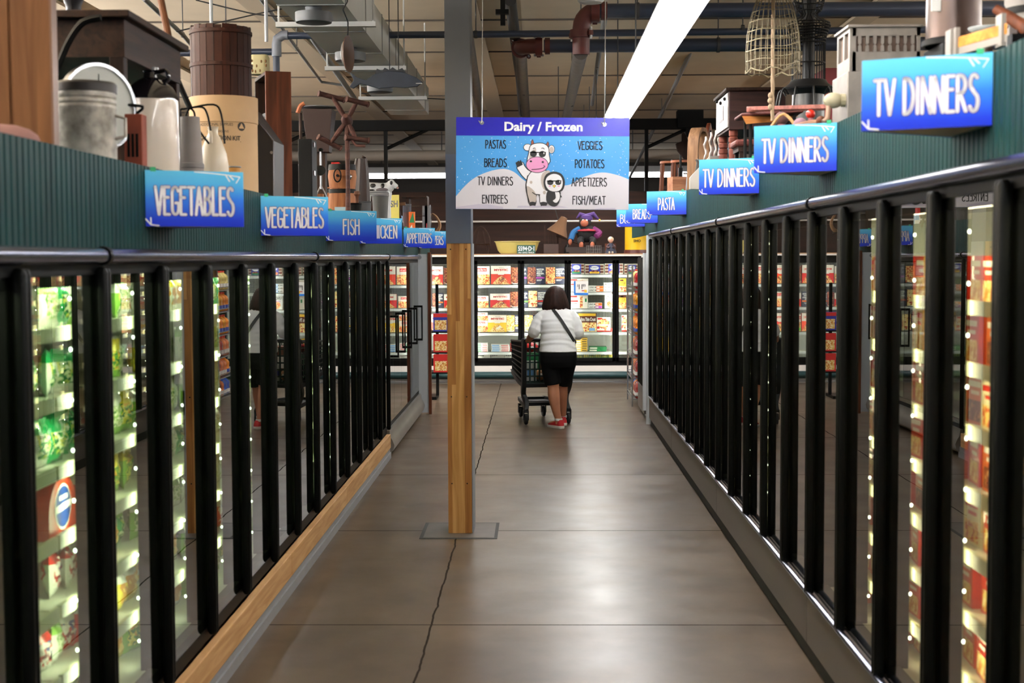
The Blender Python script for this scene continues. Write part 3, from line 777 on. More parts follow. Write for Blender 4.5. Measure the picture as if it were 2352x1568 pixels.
dept_sign(1, 6.22, 'TV DINNERS', .80, 'middle one of the three blue TV DINNERS signs on the right')
dept_sign(1, 8.38, 'TV DINNERS', .86, 'farthest and smallest of the three blue TV DINNERS signs')
dept_sign(1, 12.45, 'PASTA', .41, 'blue sign reading PASTA on the right green board')
dept_sign(1, 15.4, 'BREADS', .55, 'blue sign reading BREADS, just beyond the PASTA sign')
dept_sign(1, 17.25, 'BUNS', .56, 'blue BUNS sign, farthest on the right, half hidden', .42)

# ================================================================== hanging Dairy / Frozen sign
SW, SH = 1.137, .60
t = thing('hanging_sign', 'large hanging Dairy / Frozen sign with a cartoon cow and penguin', 'sign', P(1047, 479.5, 9.4))
t.rotation_euler = (0, .0105, 0)
def sx(cx): return (cx - 113) / 1630.0 * SW
def sz(cy): return (992 - cy) / 855.0 * SH
def sp(pts): return [(sx(a), sz(b)) for a, b in pts]
def oval(cx, cy, rx, ry, n=22): return [(cx + rx * math.cos(2 * PI * i / n), cy + ry * math.sin(2 * PI * i / n)) for i in range(n)]
MB().box(0, SW, 0, .006, 0, SH).build('board', mat('sign_sky', (70, 154, 222), .32), t, smooth=0)
m = MB(); m.box(0, SW, -.0006, 0, sz(308), SH); m.build('header_band', mat('sign_indigo', (34, 30, 170), .22), t, smooth=0)
m = MB()
hill = smooth_pts([(113, 875), (200, 775), (300, 695), (430, 640), (560, 617), (660, 645), (770, 730), (900, 765), (1060, 765), (1180, 762), (1280, 705), (1400, 660), (1510, 645), (1640, 670), (1742, 707)], 4, False)
m.flat(sp(hill + [(1742, 991), (113, 991)]), -.0006, 0)
m.flat(sp([(113, 991), (113, 975), (330, 945), (430, 950), (560, 970), (560, 991)]), -.001, 1); m.flat(sp([(700, 960), (1080, 955), (1180, 975), (690, 978)]), -.001, 1)
m.flat(sp([(1380, 991), (1480, 978), (1620, 976), (1620, 991)]), -.001, 1)
m.build('snow_hill', [mat('sign_snow', (216, 212, 220), .32), mat('sign_snow_shade', (196, 190, 208), .32)], t, smooth=0)
m = MB()
for i in range(230):
    cx, cy = rnd.uniform(125, 1730), rnd.uniform(320, 820)
    top = 617 + abs(cx - 560) ** 1.55 * .02 if cx < 820 else 640 + abs(cx - 1510) ** 1.5 * .02
    if cy > top - 8 and cy > 600: continue
    m.flat(sp(oval(cx, cy, *(2 * [rnd.choice((2, 2.5, 3, 4.5))]), 6)), -.0006)
m.build('snowflake_dots', SWHITE, t, smooth=0)
m = MB()
for s_, cx, cy, wd in (('PASTAS', 487, 388, 190), ('BREADS', 487, 560, 208), ('TV DINNERS', 485, 730, 330), ('ENTREES', 483, 900, 238), ('VEGGIES', 1375, 395, 228), ('POTATOES', 1373, 565, 272), ('APPETIZERS', 1370, 735, 330), ('FISH/MEAT', 1370, 905, 305)):
    m.deco(s_, sx(cx), sz(cy), 74 / 855 * SH, wd / 1630 * SW, .0064, -.0014)
m.build('list_lettering', mat('sign_black', (20, 16, 30), .4), t, smooth=0)
m = MB(); m.text('Dairy / Frozen', sx(935), sz(234), 112 / 855 * SH, 735 / 1630 * SW, -.0014, 0, .03); m.build('title_lettering', SWHITE, t, smooth=0)
INK = mat('cartoon_black', (18, 16, 18), .4); CWHITE = mat('cartoon_white', (232, 230, 234), .4); TAN = mat('cartoon_tan', (186, 174, 166), .4); PINK = mat('cartoon_pink', (226, 150, 196), .4)
HORN = mat('cartoon_horn', (150, 74, 50), .4); BEAK = mat('cartoon_beak', (232, 196, 60), .4)
CM = [INK, CWHITE, TAN, PINK, HORN, BEAK]
def art(m, yy, pts, mi, outline=7, sm=3):
    q = sp(smooth_pts(pts, sm) if sm else pts)
    m.flat(q, yy, mi)
    if outline: m.pen(q + [q[0]], outline / 1630 * SW, yy - .00015, 0, n=6)
m = MB(); y = -.0018
art(m, y, [(738, 552), (688, 598), (708, 640), (748, 692), (798, 722), (840, 660), (790, 622), (758, 585)], 1)
art(m, y - .0004, [(676, 560), (705, 540), (712, 552), (722, 532), (742, 576), (690, 602)], 0, 3, 0)
art(m, y - .0002, [(815, 650), (782, 710), (772, 790), (790, 880), (808, 945), (866, 945), (872, 862), (900, 862), (912, 945), (972, 945), (985, 850), (1005, 760), (1000, 660), (955, 628), (860, 630)], 1)
art(m, y - .0004, [(780, 778), (830, 800), (868, 852), (866, 925), (812, 925), (790, 870)], 2, 0)
art(m, y - .0004, [(992, 628), (930, 655), (914, 720), (938, 800), (990, 815), (1005, 700)], 2, 0)
for c in (oval(822, 740, 12, 14), oval(948, 835, 14, 17)): art(m, y - .0004, c, 2, 0, 0)
m.pen(sp([(790, 680), (774, 760), (784, 850), (806, 925)]), 10 / 1630 * SW, y - .0006, 0); m.pen(sp([(836, 835), (862, 852), (905, 856)]), 8 / 1630 * SW, y - .0006, 0)
for a in (808, 912): art(m, y - .0006, [(a, 928), (a + 28, 922), (a + 58, 928), (a + 56, 958), (a + 30, 954), (a + 4, 960)], 0, 3, 0)
for c in ([(818, 400), (822, 358), (834, 342), (848, 382)], [(958, 390), (976, 362), (986, 378), (984, 408)]): art(m, y - .0004, c, 4, 5, 0)
art(m, y - .0005, oval(787, 415, 38, 32), 1, 5, 0); art(m, y - .0005, oval(1012, 432, 28, 38), 1, 5, 0); art(m, y - .0007, oval(1012, 436, 19, 29), 2, 0, 0)
art(m, y - .0008, [(812, 402), (860, 378), (930, 376), (980, 410), (990, 480), (985, 570), (795, 570), (797, 470)], 1)
art(m, y - .0010, [(812, 470), (850, 432), (868, 440), (850, 500), (805, 520)], 2, 0)
for c in (oval(842, 475, 32, 29), oval(926, 477, 33, 29)): art(m, y - .0014, c, 0, 0, 0)
m.pen(sp([(812, 462), (870, 462), (900, 462), (956, 462)]), 9 / 1630 * SW, y - .0014, 0)
m.pen(sp([(838, 430), (848, 420), (860, 424)]), 6 / 1630 * SW, y - .0014, 0); m.pen(sp([(918, 424), (932, 420), (944, 430)]), 6 / 1630 * SW, y - .0014, 0)
art(m, y - .0018, oval(941, 468, 5, 10, 8), 1, 0, 0)
art(m, y - .0012, oval(878, 576, 104, 74), 3, 5, 0)
for c in (oval(819, 545, 11, 9), oval(931, 551, 11, 9)): art(m, y - .0018, c, 0, 0, 0)
m.pen(sp(smooth_pts([(828, 622), (880, 618), (930, 608), (950, 592), (940, 586)], 4, False)), 7 / 1630 * SW, y - .0018, 0)
m.build('cartoon_cow', CM, t, smooth=0)
m = MB(); y = -.0042
art(m, y, [(985, 815), (968, 905), (1005, 955), (1062, 958), (1095, 900), (1090, 815)], 0, 4)
art(m, y - .0001, [(1085, 835), (1112, 875), (1085, 885)], 0, 4, 0)
art(m, y - .0004, [(1048, 815), (1088, 835), (1092, 890), (1062, 930), (1028, 912), (1056, 885)], 1, 0)
art(m, y - .0006, [(940, 740), (962, 668), (1035, 640), (1110, 664), (1140, 740), (1118, 815), (1060, 830), (1000, 826), (960, 810)], 0, 2)
art(m, y - .0010, [(956, 745), (976, 688), (1035, 660), (1098, 682), (1120, 742), (1102, 805), (1045, 826), (985, 806)], 1, 0)
for c in (oval(1003, 742, 29, 24), oval(1078, 741, 28, 24)): art(m, y - .0014, c, 0, 0, 0)
m.pen(sp([(974, 728), (1104, 726)]), 9 / 1630 * SW, y - .0014, 0); art(m, y - .0018, oval(1091, 734, 4, 8, 8), 1, 0, 0)
art(m, y - .0014, [(1024, 770), (1040, 762), (1056, 770), (1040, 790)], 5, 3, 0)
for c in (oval(998, 776, 12, 5), oval(1082, 776, 12, 5)): art(m, y - .0012, c, 3, 0, 0)
m.build('cartoon_penguin', CM, t, smooth=0)
m = MB(); h = MB()
for cx, cy in ((355, 188), (1507, 198)):
    m.lathe([(.006, -.002), (.013, -.003), (.014, .0), (.006, .0)], 14, M=Matrix.Translation((sx(cx), -.001, sz(cy))) @ Matrix.Rotation(rad(90), 4, 'X'))
    h.tube([(sx(cx), -.012, sz(cy)), (sx(cx), -.012, sz(cy) + .07), (sx(cx), .005, sz(cy) + .1), (sx(cx), .01, CEIL_Z - t.location.z)], .003, 6)
    h.tube([(sx(cx) - .02, -.012, sz(cy) + .012), (sx(cx) - .008, -.014, sz(cy) - .008), (sx(cx), -.012, sz(cy))], .003, 6)
m.build('grommet', CHROME, t); h.build('hanging_wire', STEEL, t)
# ================================================================== the freezer across the end of the aisle
YB = 21.5
def XB(px, Y=21.74): return P(px, 700, Y).x
def ZB(py, Y=21.74): return P(1235, py, Y).z
t = thing('freezer_case', 'wide far freezer facing the aisle, full of pizza cartons', 'freezer', (0, YB, 0))
dxs = [XB(p, YB) for p in (876, 983, 1090, 1197, 1304, 1414, 1522)]
zt, zb_ = ZB(592, YB), ZB(832, YB)
x0, x1 = dxs[0] - .05, dxs[-1] + .05
m = MB(); m.box(x0, x1, .92, .98, 0, zt); m.box(x0, x1, .06, .98, zt - .03, zt + .02); m.box(x0, x1, .06, .98, zb_ - .06, zb_); m.box(x0, x0 + .03, .06, .95, 0, zt); m.box(x1 - .03, x1, .06, .95, 0, zt)
m.build('cabinet', FROST, t)
def perf():
    mm, nt, b = new_mat('perforated_panel')
    tc = nt.nodes.new('ShaderNodeTexCoord'); v = nt.nodes.new('ShaderNodeTexVoronoi'); v.inputs['Scale'].default_value = 42; v.inputs['Randomness'].default_value = 0; mq = nt.nodes.new('ShaderNodeMapping'); mq.inputs['Scale'].default_value = (1, 0, 1)
    r = nt.nodes.new('ShaderNodeValToRGB'); r.color_ramp.interpolation = 'CONSTANT'
    r.color_ramp.elements[0].color = lin((52, 54, 52)); r.color_ramp.elements[1].color = lin((186, 188, 182)); r.color_ramp.elements[1].position = .32
    nt.links.new(tc.outputs['Object'], mq.inputs[0]); nt.links.new(mq.outputs[0], v.inputs['Vector']); nt.links.new(v.outputs['Distance'], r.inputs[0]); nt.links.new(r.outputs[0], b.inputs['Base Color'])
    return mm
MB().box(x0 + .03, x1 - .03, .86, .875, ZB(765), zt - .05).build('perforated_back', perf(), t)
m = MB(); m.box(x0, x1, -.004, .06, zt - .07, zt + .02); m.box(x0, x1, -.004, .06, zb_ - .05, zb_ + .04)
for x in dxs: m.box(x - .045, x + .045, .03, .09, zb_, zt)
m.build('door_frame', BLACKM, t)
LEDB = emit('led_far', (1.0, .99, .93), 22)
for i, x in enumerate(dxs):
    MB().box(x - .03, x + .03, .092, .094, zb_ + .08, zt - .08).build('led_strip', LEDB, t)
MB().box(x0 + .05, x1 - .05, .13, .16, zt - .075, zt - .07).build('led_strip', emit('led_far_top', (1.0, .99, .93), 8), t)
BSH = {'a': [655, 708, 765, 809], 'b': [632, 672.5, 711, 764, 809]}
for i in range(6):
    xa, xb = dxs[i], dxs[i + 1]
    for py in BSH['a' if i < 4 else 'b']:
        z = ZB(py); MB().box(xa + .05, xb - .05, .24, .82, z - .012, z, 0).box(xa + .05, xb - .05, .225, .24, z - .034, z + .004, 1).build('shelf', [SHELF, mat('price_rail_white', (232, 234, 230), .35)], t)
    d = bpy.data.objects.new('door', None); COL.objects.link(d); d.parent = t
    m = MB()
    for u, v in ((xa + .008, xa + .048), (xb - .048, xb - .008)): m.box(u, v, -.03, .0, zb_ + .02, zt - .04)
    m.box(xa + .008, xb - .008, -.03, .0, zt - .09, zt - .04); m.box(xa + .008, xb - .008, -.03, .0, zb_ + .02, zb_ + .07)
    m.build('door_rails', BLACKM, d)
    MB().box(xa + .048, xb - .048, -.018, -.012, zb_ + .07, zt - .09).build('glass_pane', glass('far_glass', (.93, .96, .93), 1.5), d, smooth=0)
    m = MB(); m.box(xb - .044, xb - .016, -.075, -.055, .85, 1.30)
    for z in (.86, 1.28): m.box(xb - .042, xb - .018, -.06, -.028, z - .012, z + .012)
    m.build('handle', BLACK, d)
MB().box(x0, x1, -.02, .05, ZB(853, YB), zb_ - .05).build('lower_panel', WHITEP, t)
m = MB(); m.loft([[(x, -.02 - .07 * math.cos(rad(a)), ZB(861, YB) + .055 * math.sin(rad(a))) for a in range(-90, 91, 18)] + [(x, .02, ZB(861, YB) + .055)] + [(x, .02, ZB(861, YB) - .055)] for x in (x0, x1)])
m.build('bumper', mat('bumper_green', (22, 54, 56), .35), t)
MB().box(x0, x1, -.01, .05, .0, ZB(869, YB)).build('kick_panel', mat('kick_grey', (150, 148, 142), .4, .3), t)
MB().box(x0, x1, -.022, -.01, .02, .035).build('kick_trim', CHROME, t)
zl = ZB(600, YB)
o = MB().box(-4.4, 2.5, YB - .06, YB + 1.2, zt + .021, ZB(585, YB), 0).box(-4.4, 2.5, YB - .055, YB + 1.2, ZB(585, YB), ZB(585, YB) + .015, 1).build('ledge_shelf', [WHITEP, mat('ledge_wood', (170, 132, 96), .6)])
tag(o, 'long white fronted ledge on top of the far freezer', 'ledge')
LEDGE = ZB(585, YB) + .0152
# grocery cartons
PIZ = speckle('pizza_red', [(226, 178, 96), (198, 92, 48), (240, 214, 150), (178, 54, 34), (232, 190, 110)], 75)
PIZD = speckle('pizza_dark', [(104, 44, 30), (150, 78, 50), (74, 32, 26), (190, 130, 84), (120, 40, 34)], 80)
PIZY = speckle('pizza_cheese', [(240, 210, 132), (226, 178, 84), (250, 232, 180), (206, 130, 56)], 75)
PIZP = speckle('pizza_pepperoni', [(244, 220, 150), (240, 206, 128), (176, 52, 38), (246, 226, 166), (222, 168, 96)], 48)
CRM = mat('carton_cream', (238, 228, 214), .45); NAVY = mat('carton_navy', (40, 42, 66), .4); ORR = mat('carton_red', (222, 62, 34), .4); YEL = mat('carton_yellow', (246, 196, 60), .4)
BLU = mat('carton_blue', (36, 48, 150), .4); LBL = mat('carton_lightblue', (120, 170, 224), .4); BRN = mat('carton_brown', (92, 44, 30), .4); GRN = mat('carton_green', (38, 128, 72), .4); ORG = mat('carton_orange', (236, 112, 42), .4)
INKC = mat('carton_ink', (26, 24, 24), .4); PURP = mat('carton_purple', (176, 66, 170), .4); LIME = mat('carton_lime', (110, 196, 66), .4); CLEAR = mat('tray_clear', (196, 186, 170), .25)
CARM = [CRM, PAPER, RED, ORR, NAVY, PIZ, PIZD, PIZY, PIZP, YEL, BLU, LBL, BRN, GRN, ORG, INKC, PURP, LIME, CLEAR]
(cCRM, cPAP, cRED, cORR, cNAVY, cPIZ, cPIZD, cPIZY, cPIZP, cYEL, cBLU, cLBL, cBRN, cGRN, cORG, cINK, cPUR, cLIM, cCLR) = range(19)
def carton(label, px0, px1, py0, py1, style, opt=0, dep=.07, y=None, group=None, name='pizza_carton'):
    """an upright carton; local frame: x 0..w, z 0..h, front at y=0"""
    Y = YB + .26 if y is None else y
    xa, xb = P(px0, 700, Y).x, P(px1, 700, Y).x; za, zc = P(1235, py1, Y).z, P(1235, py0, Y).z
    w_, h_ = xb - xa, zc - za
    m = MB(); e = -.0008
    def R(u0, u1, v0, v1, mi, k=1): m.flat([(u0 * w_, v0 * h_), (u1 * w_, v0 * h_), (u1 * w_, v1 * h_), (u0 * w_, v1 * h_)], e * k, mi)
    def T(s_, u, v, hh, ww, mi, k=2, bold=.02): m.text(s_, u * w_, v * h_, hh * h_, ww * w_, e * k, mi, bold)
    base = {'rib': cCRM, 'mystic': cCRM, 'motor': cNAVY, 'tray': cCLR, 'uno': cPAP, 'deep': cYEL, 'ultra': cBRN, 'stack': cPAP, 'tan': cCRM, 'bigu': cPAP}[style]
    if style == 'stack': base = opt[0]
    if style == 'mystic': base = cORR if opt == 0 else (cRED if opt == 1 else cYEL)
    m.box(0, w_, 0, dep, 0, h_, base)
    if style == 'rib':
        R(0, 1, 0, .55, cPIZ); R(.0, .8, .72, .9, cRED); T('Home Run Inn', .4, .81, .1, .72, cPAP); R(.0, .3, .04, .2, cLIM if opt == 0 else cORG, 2)
    elif style == 'mystic':
        R(0, 1, .56, 1, cCRM); T('MYSTIC', .52, .78, .115, .72, cRED, 2, .05); R(.4, .66, .9, .92, cINK)
        R(.36, .66, .52, .56, cPAP, 2); m.flat([(.04 * w_, .0), (.96 * w_, .0), (.8 * w_, .26 * h_), (.55 * w_, .47 * h_), (.3 * w_, .3 * h_)], e * 2, cPIZY if opt == 2 else cPIZ)
        m.flat([(.5 * w_, .14 * h_), (.72 * w_, .3 * h_), (.66 * w_, .4 * h_), (.42 * w_, .2 * h_)], e * 3, cPIZD if opt < 2 else cCRM)
    elif style == 'motor':
        R(.0, .48, .03, .98, (cPIZD, cPIZD, cPIZ, cPIZP, cPIZY)[opt[0]])
        m.flat([(.02 * w_, .16 * h_), (.14 * w_, .02 * h_), (.40 * w_, .02 * h_), (.47 * w_, .14 * h_), (.40 * w_, .05 * h_), (.14 * w_, .06 * h_)], e * 2, cPAP)
        for i, s_ in enumerate(('MOTOR', 'CITY', 'PIZZA', 'CO.')): T(s_, .52 + .085 * len(s_) / 2 + .02, .86 - .12 * i, .095, .088 * len(s_), cPAP, 2, .06)
        R(.5, 1, .33, .42, opt[1]); R(.54, .84, .24, .265, cPAP); R(.54, .78, .19, .21, cPAP)
    elif style == 'tray':
        for u in (.0, .78):
            for v in (.12, .4, .68): R(u + .02, u + .2, v, v + .2, cBRN)
        R(.2, .8, .02, .92, cBLU, 2); m.flat([(.5 * w_ + .24 * w_ * math.cos(a * PI / 9), .62 * h_ + .2 * h_ * math.sin(a * PI / 9)) for a in range(18)], e * 3, cPAP)
        T("Buddy's", .5, .64, .2, .42, cBLU, 4, .02); R(.24, .76, .06, .26, (cGRN, cYEL, cORG)[opt % 3], 3); R(.34, .7, .2, .36, cPIZD, 4)
    elif style == 'uno':
        T('UNO', .22, .5, .52, .34, cINK); R(.52, .99, .06, .94, opt); R(.56, .74, .3, .7, cPAP, 2); R(.43, .5, .3, .7, cINK)
    elif style == 'bigu':
        T('UNO', .42, .8, .2, .62, cINK, 2, 0); m.flat([((.55 + .34 * math.cos(a * PI / 9)) * w_, (.3 + .25 * math.sin(a * PI / 9)) * h_) for a in range(18)], e, cPIZ); R(.2, .8, .55, .58, cPUR)
    elif style == 'deep':
        R(0, 1, 0, .42, cPIZ if opt else cPIZP); T('DEEP', .5, .62, .26, .8, cINK, 2, 0); R(.3, .7, .8, .92, cBRN)
        if opt: R(0, 1, .78, 1, cBRN)
    elif style == 'ultra':
        R(0, 1, 0, .5, cPIZP); R(.0, .96, .86, 1, cYEL); T('Ultra Thin Crust', .52, .68, .2, .86, cPAP, 2, .02); R(.6, .92, .04, .2, cLBL, 2)
    elif style == 'tan':
        R(.55, .72, .06, .9, cPIZ); R(.06, .45, .5, .62, cRED); R(.05, .4, .84, .96, cRED); R(.06, .4, .38, .42, cINK); R(.84, .94, .5, .75, cGRN)
        if opt: m.flat([((.5 + .4 * math.cos(a * PI / 9)) * w_, (.55 + .36 * math.sin(a * PI / 9)) * h_) for a in range(18)], e * 2, cPIZP); R(0, 1, 0, .08, cRED, 3); R(.1, .9, .42, .5, cPAP, 3); R(.0, .2, .2, .36, cRED, 3)
    elif style == 'stack':
        R(.04, .45, .2, .8, opt[1]); R(.55, .95, .3, .7, opt[2]); R(0, 1, 0, .06, cINK)
    o = m.build(name, CARM, None, (xa, Y, za), smooth=0)
    return tag(o, label, 'carton', group)
G = 'cartons in the far freezer'
C = carton
C('cream pizza carton with red name bar, top shelf beside the timber pillar', 1092, 1125, 611, 652.5, 'rib', 0, group=G)
C('cream and orange-red carton with a bold red word, top shelf', 1128, 1173, 610, 652.5, 'mystic', 0, group=G)
C('navy carton split by the door frame on the top shelf', 1173.5, 1210, 613, 652.5, 'motor', (0, cPUR), group=G)
C('navy carton with purple stripe on the top shelf', 1212, 1251, 613, 652.5, 'motor', (1, cPUR), group=G)
C('navy carton with orange stripe on the top shelf', 1254, 1298, 613, 652.5, 'motor', (2, cORG), group=G)
C('short cream pizza carton with red name bar on the second shelf', 1092, 1122, 679, 706, 'rib', 1, group=G)
C('cream and red carton with a bold red word, second shelf', 1126, 1171, 674, 706, 'mystic', 1, group=G)
C('navy carton with green stripe on the second shelf', 1171.5, 1213, 669, 706, 'motor', (1, cLIM), group=G)
C('navy carton with red stripe and pepperoni picture, left of the woman\'s head', 1214, 1255, 667, 706, 'motor', (3, cRED), group=G)
C('navy carton mostly hidden by the woman\'s hair', 1258, 1298, 667, 706, 'motor', (3, cPUR), group=G)
C('upper one of two short cream cartons on the third shelf', 1092, 1120, 717, 735, 'rib', 0, group=G)
C('lower one of two short cream cartons on the third shelf', 1092, 1120, 736, 761.5, 'rib', 1, group=G)
C('cream and yellow carton with a bold red word, third shelf', 1120.5, 1163, 723, 762, 'mystic', 2, group=G)
C('navy carton with cheese bread picture and yellow stripe beside the door frame', 1163.5, 1201, 723, 762, 'motor', (4, cYEL), group=G)
C('navy cheese bread carton behind the woman\'s left arm', 1205, 1244, 723, 762, 'motor', (4, cYEL), group=G)
C('navy carton hidden behind the woman\'s shoulders on the third shelf', 1247, 1290, 723, 762, 'motor', (3, cORG), group=G)
ORD = ['topmost', 'second', 'third', 'fourth', 'fifth', 'sixth', 'lowest']
def stack(n, px0, px1, py0, py1, opt, what, wob=0):
    for i in range(n):
        a = py0 + (py1 - py0) * i / n; b = py0 + (py1 - py0) * (i + 1) / n; j = rnd.uniform(-wob, wob)
        C('%s %s' % (ORD[i] if i < n - 1 else 'lowest', what), px0 + j, px1 + j, a + .15, b, 'stack', opt, .3, group=G)
stack(5, 1092, 1120, 787.5, 807.2, (cPAP, cGRN, cRED), 'flat white carton in the stack beside the timber pillar', .5)
stack(4, 1128, 1170, 790.5, 807.2, (cPAP, cLBL, cRED), 'flat white carton with blue end in the middle stack', .6)
stack(4, 1171.5, 1196, 787, 807.2, (cBRN, cRED, cYEL), 'flat dark red carton stacked beside the cart handle', .6)
stack(6, 1322, 1349, 777, 807.2, (cYEL, cCRM, cINK), 'flat yellow carton in the stack right of the woman', .8)
stack(2, 1352, 1392, 797, 807.2, (cGRN, cCRM, cGRN), 'flat green carton right of the yellow stack', 2)
for i, (a, b, o_) in enumerate(((1306, 1342, 0), (1344, 1387, 1), (1389, 1431, 2), (1434, 1467, 0))):
    C('blue labelled tray of square pizzas, %s along the top right shelf' % ('first', 'second', 'third', 'last')[i], a, b, 604.5 if i % 2 == 0 else 607, 629.8, 'tray', o_, .1, group=G, name='pizza_tray')
C('tan carton partly behind the hanging price card', 1309, 1351, 640, 670.2, 'tan', group=G)
C('tan carton with a red word, just below the price card', 1309, 1350, 678, 708.8, 'tan', group=G)
for n, (a, b, y0, y1, k, l) in enumerate(((1352, 1386, 656.5, 670.2, 2, 'on the second right shelf, first stack'), (1384 + 3, 1411, 649.5, 670.2, 3, 'on the second right shelf by the frame'), (1351, 1383, 695.5, 708.8, 2, 'on the third right shelf'))):
    for i in range(k):
        C('%s narrow white carton with coloured end %s' % (ORD[i], l), a, b, y0 + (y1 - y0) * i / k + .2, y0 + (y1 - y0) * (i + 1) / k, 'uno', (cORG, cLBL, cORG)[n] if not (n == 2 and i) else cPUR, .2, group=G)
C('white carton with large black capitals and a pizza, third right shelf', 1389, 1412, 676, 708.8, 'bigu', group=G)
C('yellow carton with a black word, rightmost on its shelf', 1418, 1438, 640, 670.2, 'deep', 0, group=G)
C('brown topped carton with a black word, by the juice rack', 1418, 1438, 677, 708.8, 'deep', 1, group=G)
C('brown carton with white script over a large pizza', 1328, 1370, 720, 761.7, 'ultra', group=G)
C('yellow and red carton right of the white script carton', 1371, 1402, 729, 761.7, 'tan', 1, group=G)
C('low red carton lying on the fourth right shelf', 1403, 1411, 755.5, 761.7, 'stack', (cRED, cRED, cPAP), .2, group=G)
C('yellow and red carton beside the wire juice rack', 1428, 1440, 724, 761.7, 'tan', 1, group=G)
for d_, (pa, pb) in enumerate(((882, 978), (988, 1084))):
    for r_, (y0_, y1_, st) in enumerate(((611, 652.5, 0), (672, 706, 1), (721, 762, 0))):
        for j in range(3):
            w3 = (pb - pa) / 3; sty, op = (('mystic', st), ('rib', 0), ('mystic', 1), ('motor', (0, cORG)))[(j + r_ + 2 * d_) % 4]
            C('pizza carton left of the timber pillar, %s on shelf %s behind the %s far door' % (('first', 'second', 'third')[j], ('one', 'two', 'three')[r_], ('first', 'second')[d_]), pa + j * w3, pa + (j + 1) * w3 - 2, y0_ + 3 * (j % 2), y1_, sty, op, group=G)
# hanging price card
t = thing('price_card', 'white price card reading $11.99 hung on the freezer door', 'price sign', P(1318, 677.5, YB - .05))
k = S(YB - .05)
MB().box(0, 33 * k, 0, .004, 0, 32 * k).build('card', PAPER, t, smooth=0)
m = MB(); m.box(0, 33 * k, -.001, 0, 0, 5 * k, 0); m.box(0, 4 * k, -.001, 0, 5 * k, 32 * k, 0); m.text('11', 15.5 * k, 19 * k, 11 * k, 8 * k, -.002, 1, .02); m.text('99', 23.5 * k, 21.5 * k, 7 * k, 7 * k, -.002, 1, .01); m.text('$', 9 * k, 21.5 * k, 6 * k, 3 * k, -.002, 1); m.box(18 * k, 24 * k, -.001, 0, 9 * k, 11 * k, 2); m.box(24 * k, 30 * k, -.0012, 0, 6 * k, 12 * k, 3)
m.build('price_print', [mat('price_blue', (40, 120, 210), .4), INKC, RED, YEL], t, smooth=0)
m = MB(); m.box(2 * k, 31 * k, .004, .012, 31 * k, 34 * k); m.build('card_holder', CLEAR, t)
# baskets in the well below the lowest shelf
for lb, a, b, c1, cc in (('white wire basket of cartons low in the far freezer, by the pillar', 1092, 1192, CRM, WHITE), ('green wire basket low in the far freezer, right of the woman', 1322, 1411, YEL, GRN)):
    t = thing('wire_basket', lb, 'basket', (XB(a), YB + .3, zb_ + .004), 0, G)
    w_ = XB(b) - XB(a); m = MB()
    for i in range(int(w_ / .03)): m.box(i * .03, i * .03 + .008, -.004, .004, 0, .10)
    m.box(0, w_, -.006, .006, .095, .105); m.box(0, w_, -.006, .006, .04, .048); m.box(0, w_, 0, .4, 0, .01); m.build('wires', cc, t, smooth=0)
    m = MB()
    for i in range(6): m.box(.02 + i * w_ / 6.2, .02 + (i + .9) * w_ / 6.2, .02, .3, .012, .07 + .02 * (i % 2))
    m.build('cartons', c1, t, smooth=0)

# ------------------------------------------------------------------ on the ledge over the far freezer
YL = YB + .35
kL = S(YL)
def LP(px): return (P(px, 583, YL).x, YL, LEDGE)
t = thing('enamel_basin', 'pale yellow enamel basin on the ledge behind a licence plate', 'basin', LP(1188))
MB().lathe([(0, .004), (.25, .004), (.285, .06), (.32, .17), (.335, .185), (.345, .188), (.335, .176), (.30, .06), (.265, .014), (0, .012)], 32).build('basin_body', mat('basin_yellow', (206, 192, 112), .35), t)
MB().lathe([(.330, .178), (.352, .184), (.352, .194), (.330, .194)], 32, caps=False).build('rim', mat('basin_rim', (196, 180, 110), .3), t)
t = thing('licence_plate', 'green licence plate leaning on the yellow basin', 'licence plate', (P(1187.5, 583, YL - .36).x, YL - .36, LEDGE))
k = S(YL - .36); wL, hL = 42 * k, 20 * k
MB().box(0, wL, 0, .004, 0, hL).build('plate', mat('plate_green', (30, 74, 62), .4), t, bevel=.001)
m = MB(); m.text('5594·D·1', wL / 2, hL * .6, hL * .52, wL * .88, -.001, 0, .02); m.text('1961 OHIO TRAILR', wL / 2, hL * .15, hL * .18, wL * .86, -.001, 0, 0)
m.build('plate_lettering', SWHITE, t, smooth=0)
t = thing('slat_chair', 'small dark slatted wooden chair on the ledge behind the basin', 'chair', LP(1268))
m = MB()
for i in range(6): m.box(-.06 + i * .036, -.046 + i * .036, .0, .02, .16, .40)
m.build('back_slats', DKWOOD, t)
MB().box(-.13, .10, -.05, .02, .0, .15).build('seat_box', mat('seat_brown', (62, 44, 40), .6), t, bevel=.006)
for x in (-.11, .085): MB().box(x - .01, x + .01, -.0, .03, .15, .44).build('post', DKWOOD, t)
FURB = mat('black_plush', (20, 18, 20), .95, bump=.6, scale=60); SKINB = mat('plush_tan', (150, 84, 60), .9)
def lim(pts, r, mt, nm, t): m = MB(); m.tube(smooth_pts(pts, 4, False), r if not isinstance(r, list) else [r[min(len(r) - 1, int(i * len(r) / (4 * (len(pts) - 1) + 1)))] for i in range(4 * (len(pts) - 1) + 1)], 10); return m.build(nm, mt, t)
t = thing('plush_gorilla', 'dark plush gorilla in a purple jester hat sitting on the ledge', 'plush toy', LP(1347)); z = .10
t.location.z = LEDGE + .18
MB().ell((0, 0, .13), (.15, .12, .14)).build('torso', FURB, t)
MB().ell((-.02, -.02, .30), (.095, .09, .10)).build('head', FURB, t)
MB().ell((-.035, -.10, .285), (.06, .04, .055)).build('muzzle', SKINB, t)
